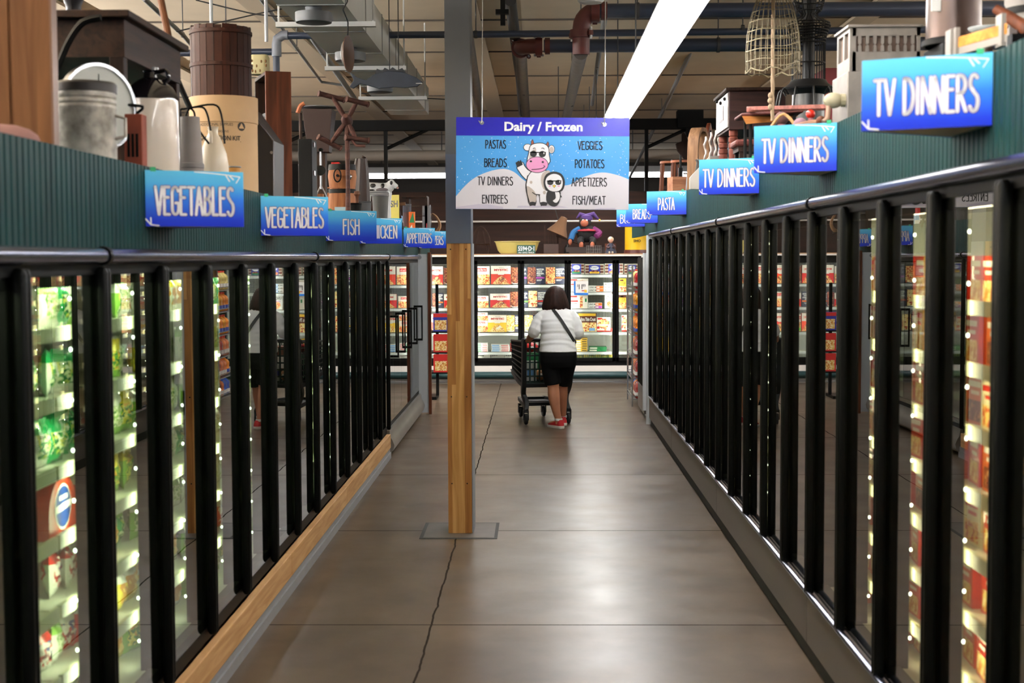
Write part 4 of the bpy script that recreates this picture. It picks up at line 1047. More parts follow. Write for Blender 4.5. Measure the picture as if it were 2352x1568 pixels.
for dx in (-.025, .03): MB().ell((-.03 + dx, -.108, .325), (.014, .01, .016), 8, 6).build('eye', WHITE, t)
lim([(-.10, -.02, .2), (-.2, -.05, .14), (-.24, -.1, .03)], .045, mat('plush_blue', (26, 78, 124), .95), 'arm', t); lim([(.10, -.02, .2), (.2, -.06, .13), (.14, -.13, .08)], .045, mat('plush_magenta', (96, 26, 78), .95), 'arm', t)
for dx in (-.07, .07):
    lim([(dx * .6, 0, .05), (dx * 1.4, -.12, .03), (dx * 1.2, -.18, -.03)], .05, FURB, 'leg', t); MB().ell((dx * 1.2, -.20, -.05), (.035, .04, .055)).build('foot', SKINB, t)
MB().ell((-.25, -.11, .0), (.03, .03, .05)).build('hand', SKINB, t)
PUR = mat('jester_purple', (52, 26, 84), .9)
m = MB(); m.lathe([(.10, .33), (.10, .36), (.08, .40), (.02, .42)], 14); m.tube([(-.02, 0, .38), (-.1, 0, .42), (-.15, -.02, .36)], [.05, .035, .01], 8); m.tube([(.0, 0, .38), (.11, 0, .42), (.19, -.02, .34)], [.05, .04, .012], 8); m.build('jester_hat', PUR, t)
MB().ell((.2, -.02, .33), (.016, .016, .016), 8, 6).build('bell', YEL, t)
MB().lathe([(.10, .2), (.17, .17), (.16, .16), (.09, .18)], 10).build('collar', mat('jester_red', (150, 40, 50), .8), t)
o = MB().box(-.35, .28, -.24, .12, .0, .10).build('dark_crate', mat('crate_dark', (36, 26, 24), .8), None, LP(1352)); tag(o, 'low dark crate under the plush gorilla on the ledge', 'crate')
t = thing('doll', 'small doll in a cream bonnet and dark dress on the ledge', 'doll', (P(1403, 583, YL - .3).x, YL - .3, LEDGE))
MB().lathe([(.0, .0), (.09, .0), (.085, .03), (.05, .11), (.035, .155), (.0, .16)], 14).build('dress', mat('doll_navy', (40, 42, 56), .9), t)
MB().ell((0, -.005, .195), (.034, .034, .042)).build('head', mat('doll_skin', (196, 140, 116), .6), t)
MB().ell((0, .012, .212), (.046, .04, .044)).build('bonnet', CREAM, t)
lim([(-.03, -.01, .14), (-.06, -.05, .10), (-.02, -.075, .09)], .014, mat('doll_sleeve', (60, 40, 44), .9), 'arm', t); lim([(.03, -.01, .14), (.06, -.05, .10), (.02, -.075, .10)], .014, mat('doll_sleeve', (60, 40, 44), .9), 'arm', t)
for x in (-.025, .02): MB().ell((x, -.09, .016), (.016, .03, .016), 8, 6).build('shoe', CREAM, t)
MB().box(-.085, .08, .05, .065, .0, .15).build('chair_back', MIDWOOD, t)
t = thing('wire_cage', 'small round wire cage lying on the ledge', 'wire cage', LP(1362)); t.location.y = YL - .31
m = MB()
for i in range(9): m.tube([(-.11 + .0275 * i, .06 * math.cos(a * PI / 6), .065 + .06 * math.sin(a * PI / 6)) for a in range(12)], .002, 4, closed=True)
for a in range(6): m.tube([(-.11, .06 * math.cos(a * PI / 3), .065 + .06 * math.sin(a * PI / 3)), (.11, .06 * math.cos(a * PI / 3), .065 + .06 * math.sin(a * PI / 3))], .002, 4)
m.build('wires', STEEL, t)
t = thing('straw_hat', 'golden straw hat hanging over the slatted chair', 'hat', P(1287, 520, YL - .05))
MB().lathe([(.0, .16), (.05, .15), (.07, .08), (.10, .0), (.17, -.12), (.165, -.125), (.09, -.01), (.0, .13)], 18, M=Matrix.Rotation(rad(24), 4, 'Y')).build('hat_body', mat('straw', (88, 58, 32), .9, bump=.5, scale=90), t)
MB().tube([(-.03, 0, .1), (-.09, 0, .3), (-.1, .0, .62)], .006, 6).build('cord', DARK, t)
lim([(-.06, 0, -.14), (.1, 0, -.2), (.28, 0, -.26)], .011, DKWOOD, 'stick', t)
t = thing('mustard_drum', 'yellow drum with green badge and red brown base at the ledge end', 'drum', LP(1459)); t.location.y = YL - .1
MB().lathe([(.0, .055), (.165, .055), (.165, .40), (.172, .41), (.172, .45), (.0, .45)], 28).build('drum_body', mat('drum_yellow', (222, 180, 30), .4), t)
MB().lathe([(.0, .0), (.18, .0), (.175, .055), (.0, .06)], 28).build('base', mat('drum_base', (74, 30, 24), .5), t)
m = MB(); m.flat(oval(0.01, .31, .062, .066), -.172, 0); m.text('&', .01, .31, .07, .06, -.1735, 1, .02); m.text('SHO', .01, .19, .04, .11, -.1735, 2, .03); m.build('badge', [mat('badge_green', (26, 78, 60), .4), SWHITE, INKC], t, smooth=0)
t = thing('bentwood_chair', 'dark bentwood chair frame standing at the pillar end of the ledge', 'chair', LP(1105))
m = MB(); m.tube(smooth_pts([(-.12, 0, 0), (-.13, 0, .25), (0, 0, .42), (.13, 0, .25), (.12, 0, 0)], 5, False), .010, 8); m.build('back_hoop', DKWOOD, t)
MB().tube([(-.10, 0, .02), (-.03, 0, .36)], .006, 6).tube([(.10, 0, .02), (.03, 0, .36)], .006, 6).build('spindle', DKWOOD, t)
MB().lathe([(.0, .14), (.12, .14), (.13, .155), (.0, .165)], 18).build('seat', DKWOOD, t)
t = thing('dark_lantern', 'small black lantern on the ledge right of the slatted chair', 'lantern', LP(1302)); t.location.y = YL - .2
MB().lathe([(.0, 0), (.05, 0), (.05, .02), (.035, .03), (.04, .09), (.035, .1), (.015, .13), (.0, .14)], 14).build('lantern_body', BLACKM, t)
lim([(-.03, 0, .12), (0, 0, .18), (.03, 0, .12)], .003, BLACKM, 'bail', t)
o = MB().tube([(-3.6, 22.6, ZB(508, 22.6)), (2.2, 22.6, ZB(508, 22.6))], .014, 8).build('wall_rail', mat('rail_white', (190, 188, 184), .4)); tag(o, 'thin pale rail fixed along the brown partition behind the toys', 'rail')
m = MB()
for x in (-3, -1.3, .4, 1.9): m.tube([(x, 22.6, ZB(508, 22.6)), (x, 22.76, ZB(508, 22.6))], .01, 6)
mm_ = m.build('bracket', GREY, o)

# ------------------------------------------------------------------ wire rack of juice jugs at the right end of the aisle
t = thing('juice_rack', 'tall chrome wire rack of juice jugs at the right end', 'rack', (1.205, 18.1, 0))
m = MB()
for x in (0, .45):
    for y in (0, .93): MB().tube([(x, y, 0), (x, y, 1.80)], .011, 8).build('post', STEEL, t)
RZ = [.09, .354, .622, .908, 1.207, 1.49]
for z in RZ:
    m = MB()
    for dz in (0, .045):
        m.tube([(0, 0, z + dz), (.45, 0, z + dz), (.45, .93, z + dz), (0, .93, z + dz)], .006, 6, closed=True)
    for i in range(1, 10): m.tube([(0, .093 * i, z), (.45, .093 * i, z)], .0035, 5)
    m.build('wire_shelf', STEEL, t)
LABB = mat('jug_label_blue', (44, 70, 160), .4); CAPW = mat('jug_cap', (220, 60, 40), .4)
def jug_mesh(colr, key):
    b = MB(); sec = [(0, .70), (.01, .94), (.03, 1), (.085, 1), (.09, .95), (.13, .95), (.135, 1), (.165, .96), (.195, .72), (.212, .34), (.225, .25)]
    b.loft([[(p[0] * k_, p[1] * k_, z) for p in rrect(0, 0, .165, .13, .04)] for z, k_ in sec])
    jm = mat('juice_' + key, colr, .18, spec=.6)
    lb = MB(); lb.loft([[(p[0], p[1], z) for p in rrect(0, 0, .168, .133, .04)] for z in (.035, .082)], 0, False)
    cp = MB().lathe([(0, .226), (.021, .226), (.021, .246), (0, .247)], 12)
    return b.mesh('jug_body', jm, 50), lb.mesh('label_band', [LABB if key in ('yellow', 'orange') else PAPER], 50), cp.mesh('cap', CAPW, 50)
JM = {k_: jug_mesh(c, k_) for k_, c in (('red', (190, 22, 26)), ('cream', (226, 206, 120)), ('yellow', (226, 150, 20)), ('orange', (228, 128, 30)), ('pink', (150, 52, 52)), ('peach', (204, 110, 60)), ('blue', (30, 74, 170)))}
rows = [('pink', 'pink', 'peach', 'blue', 'blue'), ('pink', 'pink', 'peach', 'peach', 'orange'), ('pink', 'pink', 'pink', 'peach', 'peach'), ('orange', 'orange', 'orange', 'yellow', 'orange'), ('yellow', 'yellow', 'yellow', 'orange', 'orange'), ('red', 'red', 'cream', 'cream', 'cream')]
WZ = ['bottom', 'fifth', 'fourth', 'third', 'second', 'top']
for i, z in enumerate(RZ):
    for j in range(6):
        colr = rows[i][min(j, 4)] if j < 5 else rows[i][0]
        x, y = (.105, .10 + .175 * j) if j < 5 else (.32, .10)
        pos = ('front', 'second', 'third', 'fourth', 'rearmost')[j] + ' of the aisle side row' if j < 5 else 'at the freezer side'
        r = thing('juice_jug', '%s juice jug on the %s rack shelf, %s' % (colr, WZ[i], pos), 'juice jug', (1.205 + x, 18.1 + y, z + .0065), rad(90), 'juice jugs in the wire rack')
        for nm, me in zip(('jug_body', 'label_band', 'cap'), JM[colr]):
            o = bpy.data.objects.new(nm, me); COL.objects.link(o); o.parent = r
# black stand with snack boxes glimpsed left of the pillar
t = thing('snack_stand', 'black stand with snack boxes glimpsed between left freezer and pillar', 'stand', (-1.36, 19.0, 0))
m = MB(); m.box(-.20, .0, .0, .5, 0, .04); m.box(-.19, -.15, .2, .24, .04, 1.98); m.box(-.02, .02, .2, .24, .04, 1.55)
for z in (.35, .62, .9): m.box(-.19, .16, .02, .45, z, z + .02)
m.build('frame', BLACKM, t)
MB().box(-.13, -.055, .10, .13, 1.25, 1.95).build('steel_post', STEEL, t)
for lb, z, c in (('blue snack box on the upper tier of the black stand', .92, BLU), ('red snack box on the middle tier of the black stand', .64, RED), ('red snack box on the lowest tier of the black stand', .37, RED)):
    m = MB(); m.box(0, .2, 0, .08, 0, .24, 0); m.flat([(.02, .02), (.18, .02), (.18, .15), (.02, .15)], -.001, 1); m.flat([(0, .19), (.2, .19), (.2, .24), (0, .24)], -.001, 2)
    tag(m.build('snack_box', [c, PIZY, RED], None, (-1.36 - .04, 19.03, z + .0005), smooth=0), lb, 'box', 'snack boxes on the black stand')
# ================================================================== the shopper and her cart
SKIN = mat('skin', (190, 128, 98), .5, var=.08, scale=9)
TEE = mat('white_jersey', (246, 247, 250), .8, bump=.12, scale=160)
SHORT = mat('black_cloth', (8, 8, 9), .9, spec=.15)
HAIRM = wood('dark_brown_hair', (20, 10, 9), (50, 28, 22), 'Z', rough=.55, scale=46)
PX0 = P(1283, 985, 15.8).x
person = thing('person', 'woman in white top and black shorts leaning on a shopping cart, seen from behind', 'person', (PX0, 15.8, 0))
def ring(z, cx, cy, rx, ry, n=28, e=2.3, fold=0.0):
    o = []
    for k in range(n):
        a = 2 * PI * k / n; c, s_ = math.cos(a), math.sin(a)
        f = 1 + fold * (math.sin(z * 95 + 2.6 * math.sin(a * 2 + 1) + 3 * c) + .6 * math.sin(z * 150 + 5 * s_))
        o.append((cx + f * rx * math.copysign(abs(c) ** (2 / e), c), cy + f * ry * math.copysign(abs(s_) ** (2 / e), s_), z))
    return o
TORSO = [  # z, cx, cy, rx, ry
    (.76, .0, .0, .195, .150), (.82, .0, .0, .200, .155), (.90, -.005, .01, .196, .150), (.98, -.008, .025, .186, .140), (1.06, -.01, .045, .180, .135), (1.14, -.012, .065, .182, .135),
    (1.21, -.012, .085, .186, .125), (1.27, -.013, .105, .182, .105), (1.31, -.016, .118, .150, .088), (1.34, -.020, .128, .095, .070), (1.37, -.022, .138, .058, .058), (1.44, -.026, .155, .054, .056)]
def tor(z):
    for i in range(len(TORSO) - 1):
        a, b = TORSO[i], TORSO[i + 1]
        if a[0] <= z <= b[0]:
            t_ = (z - a[0]) / (b[0] - a[0]); return [a[k] + (b[k] - a[k]) * t_ for k in range(5)]
    return list(TORSO[-1])
LEGS = (([(-.088, .0, .80), (-.078, .0, .64), (-.058, -.005, .47), (-.052, -.012, .36), (-.026, -.01, .20), (.0, .0, .09), (.0, .0, .05)], [.108, .098, .066, .067, .048, .037, .040]),
        ([(.088, .0, .80), (.070, .06, .64), (.046, .13, .47), (.042, .17, .36), (.050, .25, .20), (.056, .30, .09), (.056, .305, .05)], [.108, .096, .064, .064, .046, .036, .040]))
ARMS = (([(-.165, .10, 1.275), (-.228, .075, 1.18), (-.268, .05, 1.085), (-.305, .15, 1.02), (-.338, .27, .965), (-.342, .31, .962)], [.060, .058, .048, .042, .030, .028]),
        ([(.140, .10, 1.275), (.195, .075, 1.17), (.218, .06, 1.06), (.205, .18, 1.03), (.160, .29, .972), (.158, .32, .966)], [.060, .058, .048, .042, .030, .028]))
b = MB()
b.loft([ring(z, cx, cy, rx * .95, ry * .95) for z, cx, cy, rx, ry in TORSO])
for pts, rr in LEGS + tuple(([(p[0][0] * .8, p[0][1], 1.262)] + list(p[1:]), [.05] + r[1:]) for p, r in ARMS):
    q = smooth_pts(pts, 4, False); r2 = smooth_pts([(r, 0) for r in rr], 4, False); b.tube(q, [r[0] for r in r2], 14)
for (fx, fy, ang) in ((0, 0, 38), (.056, .305, 8)):          # feet inside the shoes
    d = (-math.sin(rad(ang)), math.cos(rad(ang))); b.tube([(fx - d[0] * .03, fy - d[1] * .03, .05), (fx + d[0] * .07, fy + d[1] * .07, .045), (fx + d[0] * .15, fy + d[1] * .15, .035)], [.036, .036, .026], 12)
b.ell((-.03, .17, 1.475), (.073, .092, .108), 20, 14)        # head, face turned away
b.ell((-.03, .262, 1.462), (.014, .022, .024), 8, 6)         # nose
b.ell((-.03, .245, 1.418), (.028, .016, .012), 8, 6); b.ell((-.03, .236, 1.385), (.03, .025, .022), 8, 6)
for sx_ in (-1, 1): b.ell((-.03 + sx_ * .073, .165, 1.468), (.012, .022, .032), 8, 6)
for (hx, hy, hz), sgn in (((-.342, .325, .958), -1), ((.158, .335, .962), 1)):     # hands closed over the handle
    b.ell((hx, hy + .03, hz), (.040, .046, .018), 12, 8)
    for i, (dx, ln) in enumerate(((-.030, .060), (-.010, .072), (.010, .070), (.029, .058))):
        b.tube(smooth_pts([(hx + dx, hy + .055, hz + .006), (hx + dx * 1.1, hy + .055 + ln * .5, hz + .010), (hx + dx * 1.1, hy + .055 + ln * .72, hz - .012), (hx + dx * 1.05, hy + .055 + ln * .55, hz - .034)], 3, False), .0092, 8)
    b.tube(smooth_pts([(hx - sgn * .03, hy + .01, hz), (hx - sgn * .056, hy + .036, hz - .006), (hx - sgn * .060, hy + .062, hz - .022)], 3, False), .0105, 8)
body = b.build('body', SKIN, person, smooth=0)
rm = body.modifiers.new('join', 'REMESH'); rm.mode = 'VOXEL'; rm.voxel_size = .0075; rm.use_smooth_shade = True
sm = body.modifiers.new('smooth', 'SMOOTH'); sm.factor = .5; sm.iterations = 3
for sx_ in (-1, 1): MB().ell((-.03 + sx_ * .03, .247, 1.482), (.012, .010, .010), 10, 6).build('eye', WHITE, person)
# shirt with three-quarter sleeves
b = MB(); zs = [.845 + .0125 * i for i in range(41)]
rings = []
for z in zs:
    _, cx, cy, rx, ry = tor(z); k = 1.045 if z > .9 else 1.045 + (.9 - z) * .55
    if z > 1.30: k = 1.06
    rings.append(ring(z + (.012 if z < .86 else 0), cx, cy, rx * k, ry * k, 40, 2.3, .020 if .9 < z < 1.24 else .008))
b.loft(rings)
for pts, rr in ARMS:
    sg = -1 if pts[0][0] < 0 else 1
    q = smooth_pts([(pts[0][0] - sg * .045, pts[0][1], 1.268), (pts[0][0] + sg * .012, pts[0][1] - .005, 1.248), pts[1], pts[2], tuple(Vector(pts[2]).lerp(Vector(pts[3]), .2))], 5, False)
    b.tube(q, [.056 + .012 * min(1, i / 6) + .0035 * math.sin(i * 1.9) for i in range(len(q))], 16)
shirt = b.build('shirt', TEE, person, smooth=0)
rm = shirt.modifiers.new('join', 'REMESH'); rm.mode = 'VOXEL'; rm.voxel_size = .0075; rm.use_smooth_shade = True
sm = shirt.modifiers.new('smooth', 'SMOOTH'); sm.factor = .5; sm.iterations = 2
# shorts to the knee
b = MB()
b.loft([ring(z, cx, cy, rx, ry, 32) for z, cx, cy, rx, ry in ((.895, -.004, .008, .198, .150), (.82, .0, .0, .206, .160), (.74, .0, .005, .205, .158), (.68, .0, .01, .19, .14))])
for pts, r0 in (([(-.088, .0, .76), (-.080, .0, .62), (-.062, -.004, .488)], .118), ([(.090, .0, .76), (.074, .06, .62), (.054, .115, .488)], .116)):
    q = smooth_pts(pts, 4, False); b.tube(q, [r0 - .030 * i / (len(q) - 1) for i in range(len(q))], 18)
so = b.build('shorts', SHORT, person, smooth=0)
rm = so.modifiers.new('join', 'REMESH'); rm.mode = 'VOXEL'; rm.voxel_size = .009; rm.use_smooth_shade = True
sm = so.modifiers.new('smooth', 'SMOOTH'); sm.factor = .5; sm.iterations = 3
# shoulder length hair
b = MB(); rings = []
for z, rx, ry, cy, cx in ((1.315, .140, .085, .125, -.028), (1.33, .150, .098, .130, -.028), (1.37, .150, .112, .138, -.028), (1.42, .138, .118, .150, -.028), (1.47, .122, .120, .160, -.030), (1.52, .105, .112, .165, -.031), (1.555, .082, .090, .168, -.031), (1.578, .05, .055, .17, -.031), (1.587, .012, .012, .17, -.031)):
    rg = []
    for k in range(84):
        a = 2 * PI * k / 84; s_ = math.sin(a); w_ = 1 + (.05 * max(0, math.cos(a)) ** 3 * math.exp(-((z - 1.34) / .03) ** 2)) + (.022 * math.sin(k * 2.9) + .014 * math.sin(k * 1.37 + z * 8)) * min(1, (1.59 - z) * 9)
        front = max(0, s_) ** 3 * .55 if z < 1.53 else 0
        zz = z + (.016 * math.sin(k * 2.1) + .016 * math.sin(k * .42 + 1) + .014 * math.sin(k * 5.3) if z < 1.32 else 0) + (.018 * max(0, math.cos(a)) if z < 1.34 else 0)
        rg.append((cx + rx * w_ * math.cos(a), cy + ry * w_ * s_ * (1 - front), zz))
    rings.append(rg)
b.loft(rings, caps=False); b.build('hair', HAIRM, person, smooth=180)
# strap of a cross-body bag running from left neck to right hip
def on_torso(x, z, back=True, off=.012):
    _, cx, cy, rx, ry = tor(z); rx *= 1.05; ry *= 1.05
    u = min(.985, abs((x - cx) / rx)); d = ry * (1 - u ** 2.3) ** (1 / 2.3) + off
    return (x, cy - d if back else cy + d, z)
path = [on_torso(-.052 + .217 * t_ , 1.315 - .325 * t_ ** 1.15) for t_ in [i / 14 for i in range(15)]]
path += [(.196, .01, .96), (.196, .08, .955)]
fr = [on_torso(.165 - .20 * t_, .96 + .34 * t_, False) for t_ in [i / 8 for i in range(9)]]
path = path + fr + [(-.052, .125, 1.352)]
b = MB(); N = len(path)
rings = []
for i in range(N):
    p = Vector(path[i]); d = (Vector(path[(i + 1) % N]) - Vector(path[i - 1])).normalized()
    _, cx, cy, rx, ry = tor(min(1.33, p.z)); nrm = Vector((p.x - cx, (p.y - cy) * 1.8, .25 if i > N - 3 or i == 0 else 0)).normalized(); side = d.cross(nrm).normalized()
    rings.append([tuple(p + side * u * .017 + nrm * v) for u, v in ((-1, -.004), (1, -.004), (1, .004), (-1, .004))])
b.loft(rings, closed=True); b.build('bag_strap', mat('strap_black', (14, 14, 15), .7), person, smooth=30)
# trainers
SOLE = mat('sole_white', (222, 216, 206), .6); SHOE = mat('shoe_red', (168, 22, 30), .7)
for fx, fy, ang in ((0, 0, 38), (.056, .305, 8)):
    M = Matrix.Translation((fx, fy, 0)) @ Matrix.Rotation(rad(ang), 4, 'Z')
    ol = smooth_pts([(.0, -.075), (.034, -.06), (.038, .0), (.044, .09), (.036, .155), (.0, .178), (-.036, .155), (-.044, .09), (-.038, .0), (-.034, -.06)], 3)
    s1 = MB(); s1.loft([[(x * k, y_ * k, z) for x, y_ in ol] for z, k in ((.001, .97), (.006, 1.02), (.026, 1.04), (.032, 1.0))], M=M)
    sh = bpy.data.objects.new('shoe', None); COL.objects.link(sh); sh.parent = person
    s1.build('sole', SOLE, sh)
    u = MB(); u.loft([[(x * k, (y_ - yo) * k + yo, z - max(0, y_) * dz) for x, y_ in ol] for z, k, yo, dz in ((.030, .98, 0, 0), (.055, .93, -.02, .06), (.078, .78, -.03, .18), (.098, .58, -.03, .32))], M=M)
    u.build('upper', SHOE, sh)
    c = MB(); c.lathe([(.040, .085), (.045, .097), (.043, .112), (.036, .112)], 16, M=Matrix.Translation((fx, fy - .005, 0)), caps=False); c.build('sock', PAPER, sh)
# ---------------------------------------------------------------- cart
CARTM = mat('cart_plastic', (18, 20, 21), .45, spec=.3); CARTG = mat('cart_green', (14, 44, 36), .45)
cart = thing('shopping_cart', 'dark green plastic shopping cart pushed by the woman', 'shopping cart', (P(1257, 975, 16.22).x, 16.22, 0), rad(13))
HB = .972
def wheel(x, y):
    w_ = bpy.data.objects.new('caster', None); COL.objects.link(w_); w_.parent = cart; w_.location = (x, y, 0)
    MB().lathe([(.03, -.016), (.058, -.016), (.063, -.008), (.063, .008), (.058, .016), (.03, .016)], 20, M=Matrix.Translation((0, 0, .063)) @ Matrix.Rotation(rad(90), 4, 'Y')).build('tyre', DARK, w_)
    MB().lathe([(.0, -.018), (.03, -.018), (.03, .018), (0, .018)], 14, M=Matrix.Translation((0, 0, .063)) @ Matrix.Rotation(rad(90), 4, 'Y')).build('hub', DGREY, w_)
    MB().box(-.030, -.021, -.025, .03, .05, .16).box(.021, .030, -.025, .03, .05, .16).box(-.03, .03, -.025, .03, .135, .165).build('fork', CARTM, w_, bevel=.004)
for x, y in ((-.25, 0), (.25, 0), (-.14, .78), (.14, .78)): wheel(x, y)
def bar(pts, w_, d, nm, m=CARTM):
    q = smooth_pts(pts, 5, False); mb = MB(); rings = []
    for i, p in enumerate(q):
        a = Vector(q[max(i - 1, 0)]); c = Vector(q[min(i + 1, len(q) - 1)]); tt = (c - a).normalized(); X = Vector((1, 0, 0)); n2 = tt.cross(X).normalized()
        rings.append([tuple(Vector(p) + X * u * w_ / 2 + n2 * v * d / 2) for u, v in ((-1, -1), (1, -1), (1, 1), (-1, 1))])
    mb.loft(rings); return mb.build(nm, m, cart, bevel=.006)
for s_ in (-1, 1):
    bar([(s_ * .25, .0, .15), (s_ * .235, .05, .24), (s_ * .255, .10, .34), (s_ * .268, .04, .44), (s_ * .272, .0, .56), (s_ * .272, -.02, HB)], .05, .075, 'upright')
    bar([(s_ * .24, .02, .20), (s_ * .215, .4, .225), (s_ * .15, .82, .22)], .035, .05, 'tray_rail')
    bar([(s_ * .265, .02, .44), (s_ * .245, .45, .47), (s_ * .215, .90, .54)], .03, .05, 'basket_rail')
MB().box(-.235, .235, .06, .11, .205, .245).box(-.2, .2, .3, .34, .2, .235).box(-.15, .15, .76, .81, .2, .24).box(-.17, .17, .1, .78, .2, .212).build('lower_tray', CARTM, cart, bevel=.004)
MB().tube([(-.285, -.045, HB), (.285, -.045, HB)], .019, 14).build('push_handle', mat('handle_black', (18, 18, 19), .4), cart)
for s_ in (-1, 1): MB().tube([(s_ * .275, -.045, HB), (s_ * .272, .03, HB - .005), (s_ * .262, .10, HB - .03)], .022, 10).build('handle_bracket', CARTM, cart)
def grid(nm, o, u, v, nu, nv, m, th=.012, wb=.011):
    """open lattice on the parallelogram o, o+u, o+v"""
    mb = MB(); o, u, v = Vector(o), Vector(u), Vector(v); n2 = u.cross(v).normalized() * th / 2
    def strip(a, b, ww):
        e = ww.normalized() * wb / 2
        mb.loft([[tuple(p + e + n2), tuple(p - e + n2), tuple(p - e - n2), tuple(p + e - n2)] for p in (a, b)])
    for i in range(nu + 1): strip(o + u * i / nu, o + u * i / nu + v, u)
    for j in range(nv + 1): strip(o + v * j / nv, o + v * j / nv + u, v)
    return mb.build(nm, m, cart, smooth=0)
zb0, zt0, zb1, zt1 = .47, .945, .56, .91
grid('rear_lattice', (-.25, .03, zb0), (.50, 0, 0), (0, 0, zt0 - zb0), 9, 6, CARTG, .012, .017)
MB().box(-.26, .26, .015, .05, zb0 - .05, zb0 - .004).build('basket_sill', CARTM, cart, bevel=.006)
grid('front_lattice', (-.20, .92, zb1), (.40, 0, 0), (0, .03, zt1 - zb1), 6, 5, CARTG)
for s_ in (-1, 1):
    mb = MB(); A = [Vector((s_ * .255, .03, zb0)), Vector((s_ * .21, .92, zb1)), Vector((s_ * .215, .95, zt1)), Vector((s_ * .265, .03, zt0))]
    def bi(a, c): return (A[0] * (1 - a) + A[1] * a) * (1 - c) + (A[3] * (1 - a) + A[2] * a) * c
    for i in range(15): mb.tube([bi(i / 14, 0), bi(i / 14, 1)], .0065, 5)
    for j in range(8): mb.tube([bi(0, j / 7), bi(1, j / 7)], .008 if 0 < j < 7 else .013, 6)
    mb.build('side_lattice', CARTM, cart, smooth=0)
grid('basket_floor', (-.25, .03, zb0), (.5, 0, 0), (.02, .89, .09), 8, 12, CARTG)
cM = Matrix.Translation(cart.location) @ Matrix.Rotation(rad(13), 4, 'Z')
def grocery(lb, kind, x, y, z, size, c1, c2):
    p = cM @ Vector((x, y, z)); m = MB(); a, b_, h = size
    if kind == 'box': m.box(-a / 2, a / 2, -b_ / 2, b_ / 2, 0, h, 0); m.flat([(-a * .4, h * .3), (a * .4, h * .3), (a * .4, h * .7), (-a * .4, h * .7)], -b_ / 2 - .001, 1)
    elif kind == 'bottle': m.lathe([(0, 0), (a / 2, 0), (a / 2, h * .62), (a * .2, h * .85), (a * .2, h), (0, h)], 14, 0); m.lathe([(a * .51, h * .2), (a * .51, h * .5)], 14, 1, caps=False)
    else: m.ell((0, 0, h / 2), (a / 2, b_ / 2, h / 2), 12, 8, 0); m.ell((0, -.01, h / 2), (a * .3, b_ / 2, h * .3), 10, 6, 1)
    o = m.build('grocery_' + kind, [c1, c2], None, p, rad(13)); tag(o, lb, 'grocery', 'groceries in the cart')
FL = .482
grocery('blue topped white grocery box in the cart, lowest at the left', 'box', -.17, .12, FL + .01, (.12, .1, .2), PAPER, LBL)
grocery('brown paper grocery bag low in the cart beside the white box', 'bag', -.05, .13, FL + .01, (.12, .13, .13), mat('bread_brown', (170, 120, 76), .7), CRM)
grocery('white milk bottle low in the cart near the woman', 'bottle', .06, .12, FL + .01, (.09, .09, .24), PAPER, BLU)
grocery('dark red grocery box standing right of the milk in the cart', 'box', .16, .16, FL + .015, (.1, .08, .22), mat('dk_red', (84, 26, 24), .5), PAPER)
grocery('green grocery carton in the middle of the cart', 'box', -.12, .36, FL + .035, (.16, .2, .28), GRN, PAPER)
grocery('brown grocery box high in the middle of the cart', 'box', .08, .38, FL + .035, (.2, .2, .36), mat('card_brown', (110, 70, 48), .7), CRM)
grocery('red and white snack bag on top of the green carton in the cart', 'bag', -.12, .36, FL + .317, (.2, .2, .12), RED, PAPER)
# ================================================================== antiques standing on the left freezer tops
ZL, ZR = LEFT_DECK, RIGHT_DECK
def YX(px, X): return X / P(px, 400, 1.0).x           # depth at which column px lies X metres to the side
def at(px, X, zb): return Vector((X, YX(px, X), zb))
def zz(py, Y, zb): return P(1235, py, Y).z - zb       # local height of image row py
def lat(nm, prof, mt, t, n=28, M=None, caps=True): return MB().lathe(prof, n, 0, M, caps).build(nm, mt, t)
# 1 panel
y = YX(122, -1.56); t = thing('wooden_signboard', 'tall orange brown wooden panel at the left edge of the view', 'panel', (-2.35, y, ZL)); w_ = .79
m = MB()
for a, b in ((0, .28), (.29, w_ - .135), (w_ - .125, w_)): m.box(a, b, 0, .03, 0, 1.3)
m.box(0, w_, .006, .03, 0, 1.3); m.build('boards', ORWOOD, t, bevel=.002)
MB().box(w_, w_ + .008, -.004, .045, 0, 1.3).build('edge_trim', mat('trim_brown', (112, 84, 68), .4, .4), t)
t = thing('pink_bundle', 'faded pink bundle beside the wooden panel at the left edge', 'bundle', (-1.60, YX(5, -1.60), ZL))
MB().ell((0, 0, .05), (.12, .06, .055), 14, 8).build('cloth', mat('faded_pink', (132, 96, 92), .9), t)
# 2 table with phonograph horn
y0, y1 = 5.55, 6.42; t = thing('wooden_table', 'dark wooden table with deep apron among the antiques', 'table', (-1.6, y0, ZL)); H = .66
MB().box(-1.0, .03, -.04, y1 - y0 + .04, H - .028, H).build('tabletop', DKWOODX, t, bevel=.004)
MB().box(-.97, 0, 0, y1 - y0, H - .175, H - .028).build('apron', DKWOODX, t)
for x in (-.97, -.06):
    for yy in (0, y1 - y0 - .055): MB().box(x, x + .055, yy, yy + .055, 0, H - .175).build('leg', DKWOOD, t, bevel=.003)
t = thing('phonograph_horn', 'black petal edged horn lying on the dark table', 'horn', (-1.86, 5.75, ZL + .6605))
m = MB(); rings = []
for z, r in ((.0, .03), (.05, .03), (.12, .05), (.2, .10), (.27, .18), (.30, .24)):
    rings.append([(r * (1 + (.10 * math.cos(8 * a) if z > .2 else 0)) * math.cos(a), r * (1 + (.10 * math.cos(8 * a) if z > .2 else 0)) * math.sin(a), z) for a in [2 * PI * k / 48 for k in range(48)]])
m.loft(rings, caps=False); m.loft([[(p[0] * .96, p[1] * .96, p[2] + .004) for p in r] for r in reversed(rings)], caps=False); m.build('flare', mat('horn_black', (26, 24, 26), .35, .4), t)
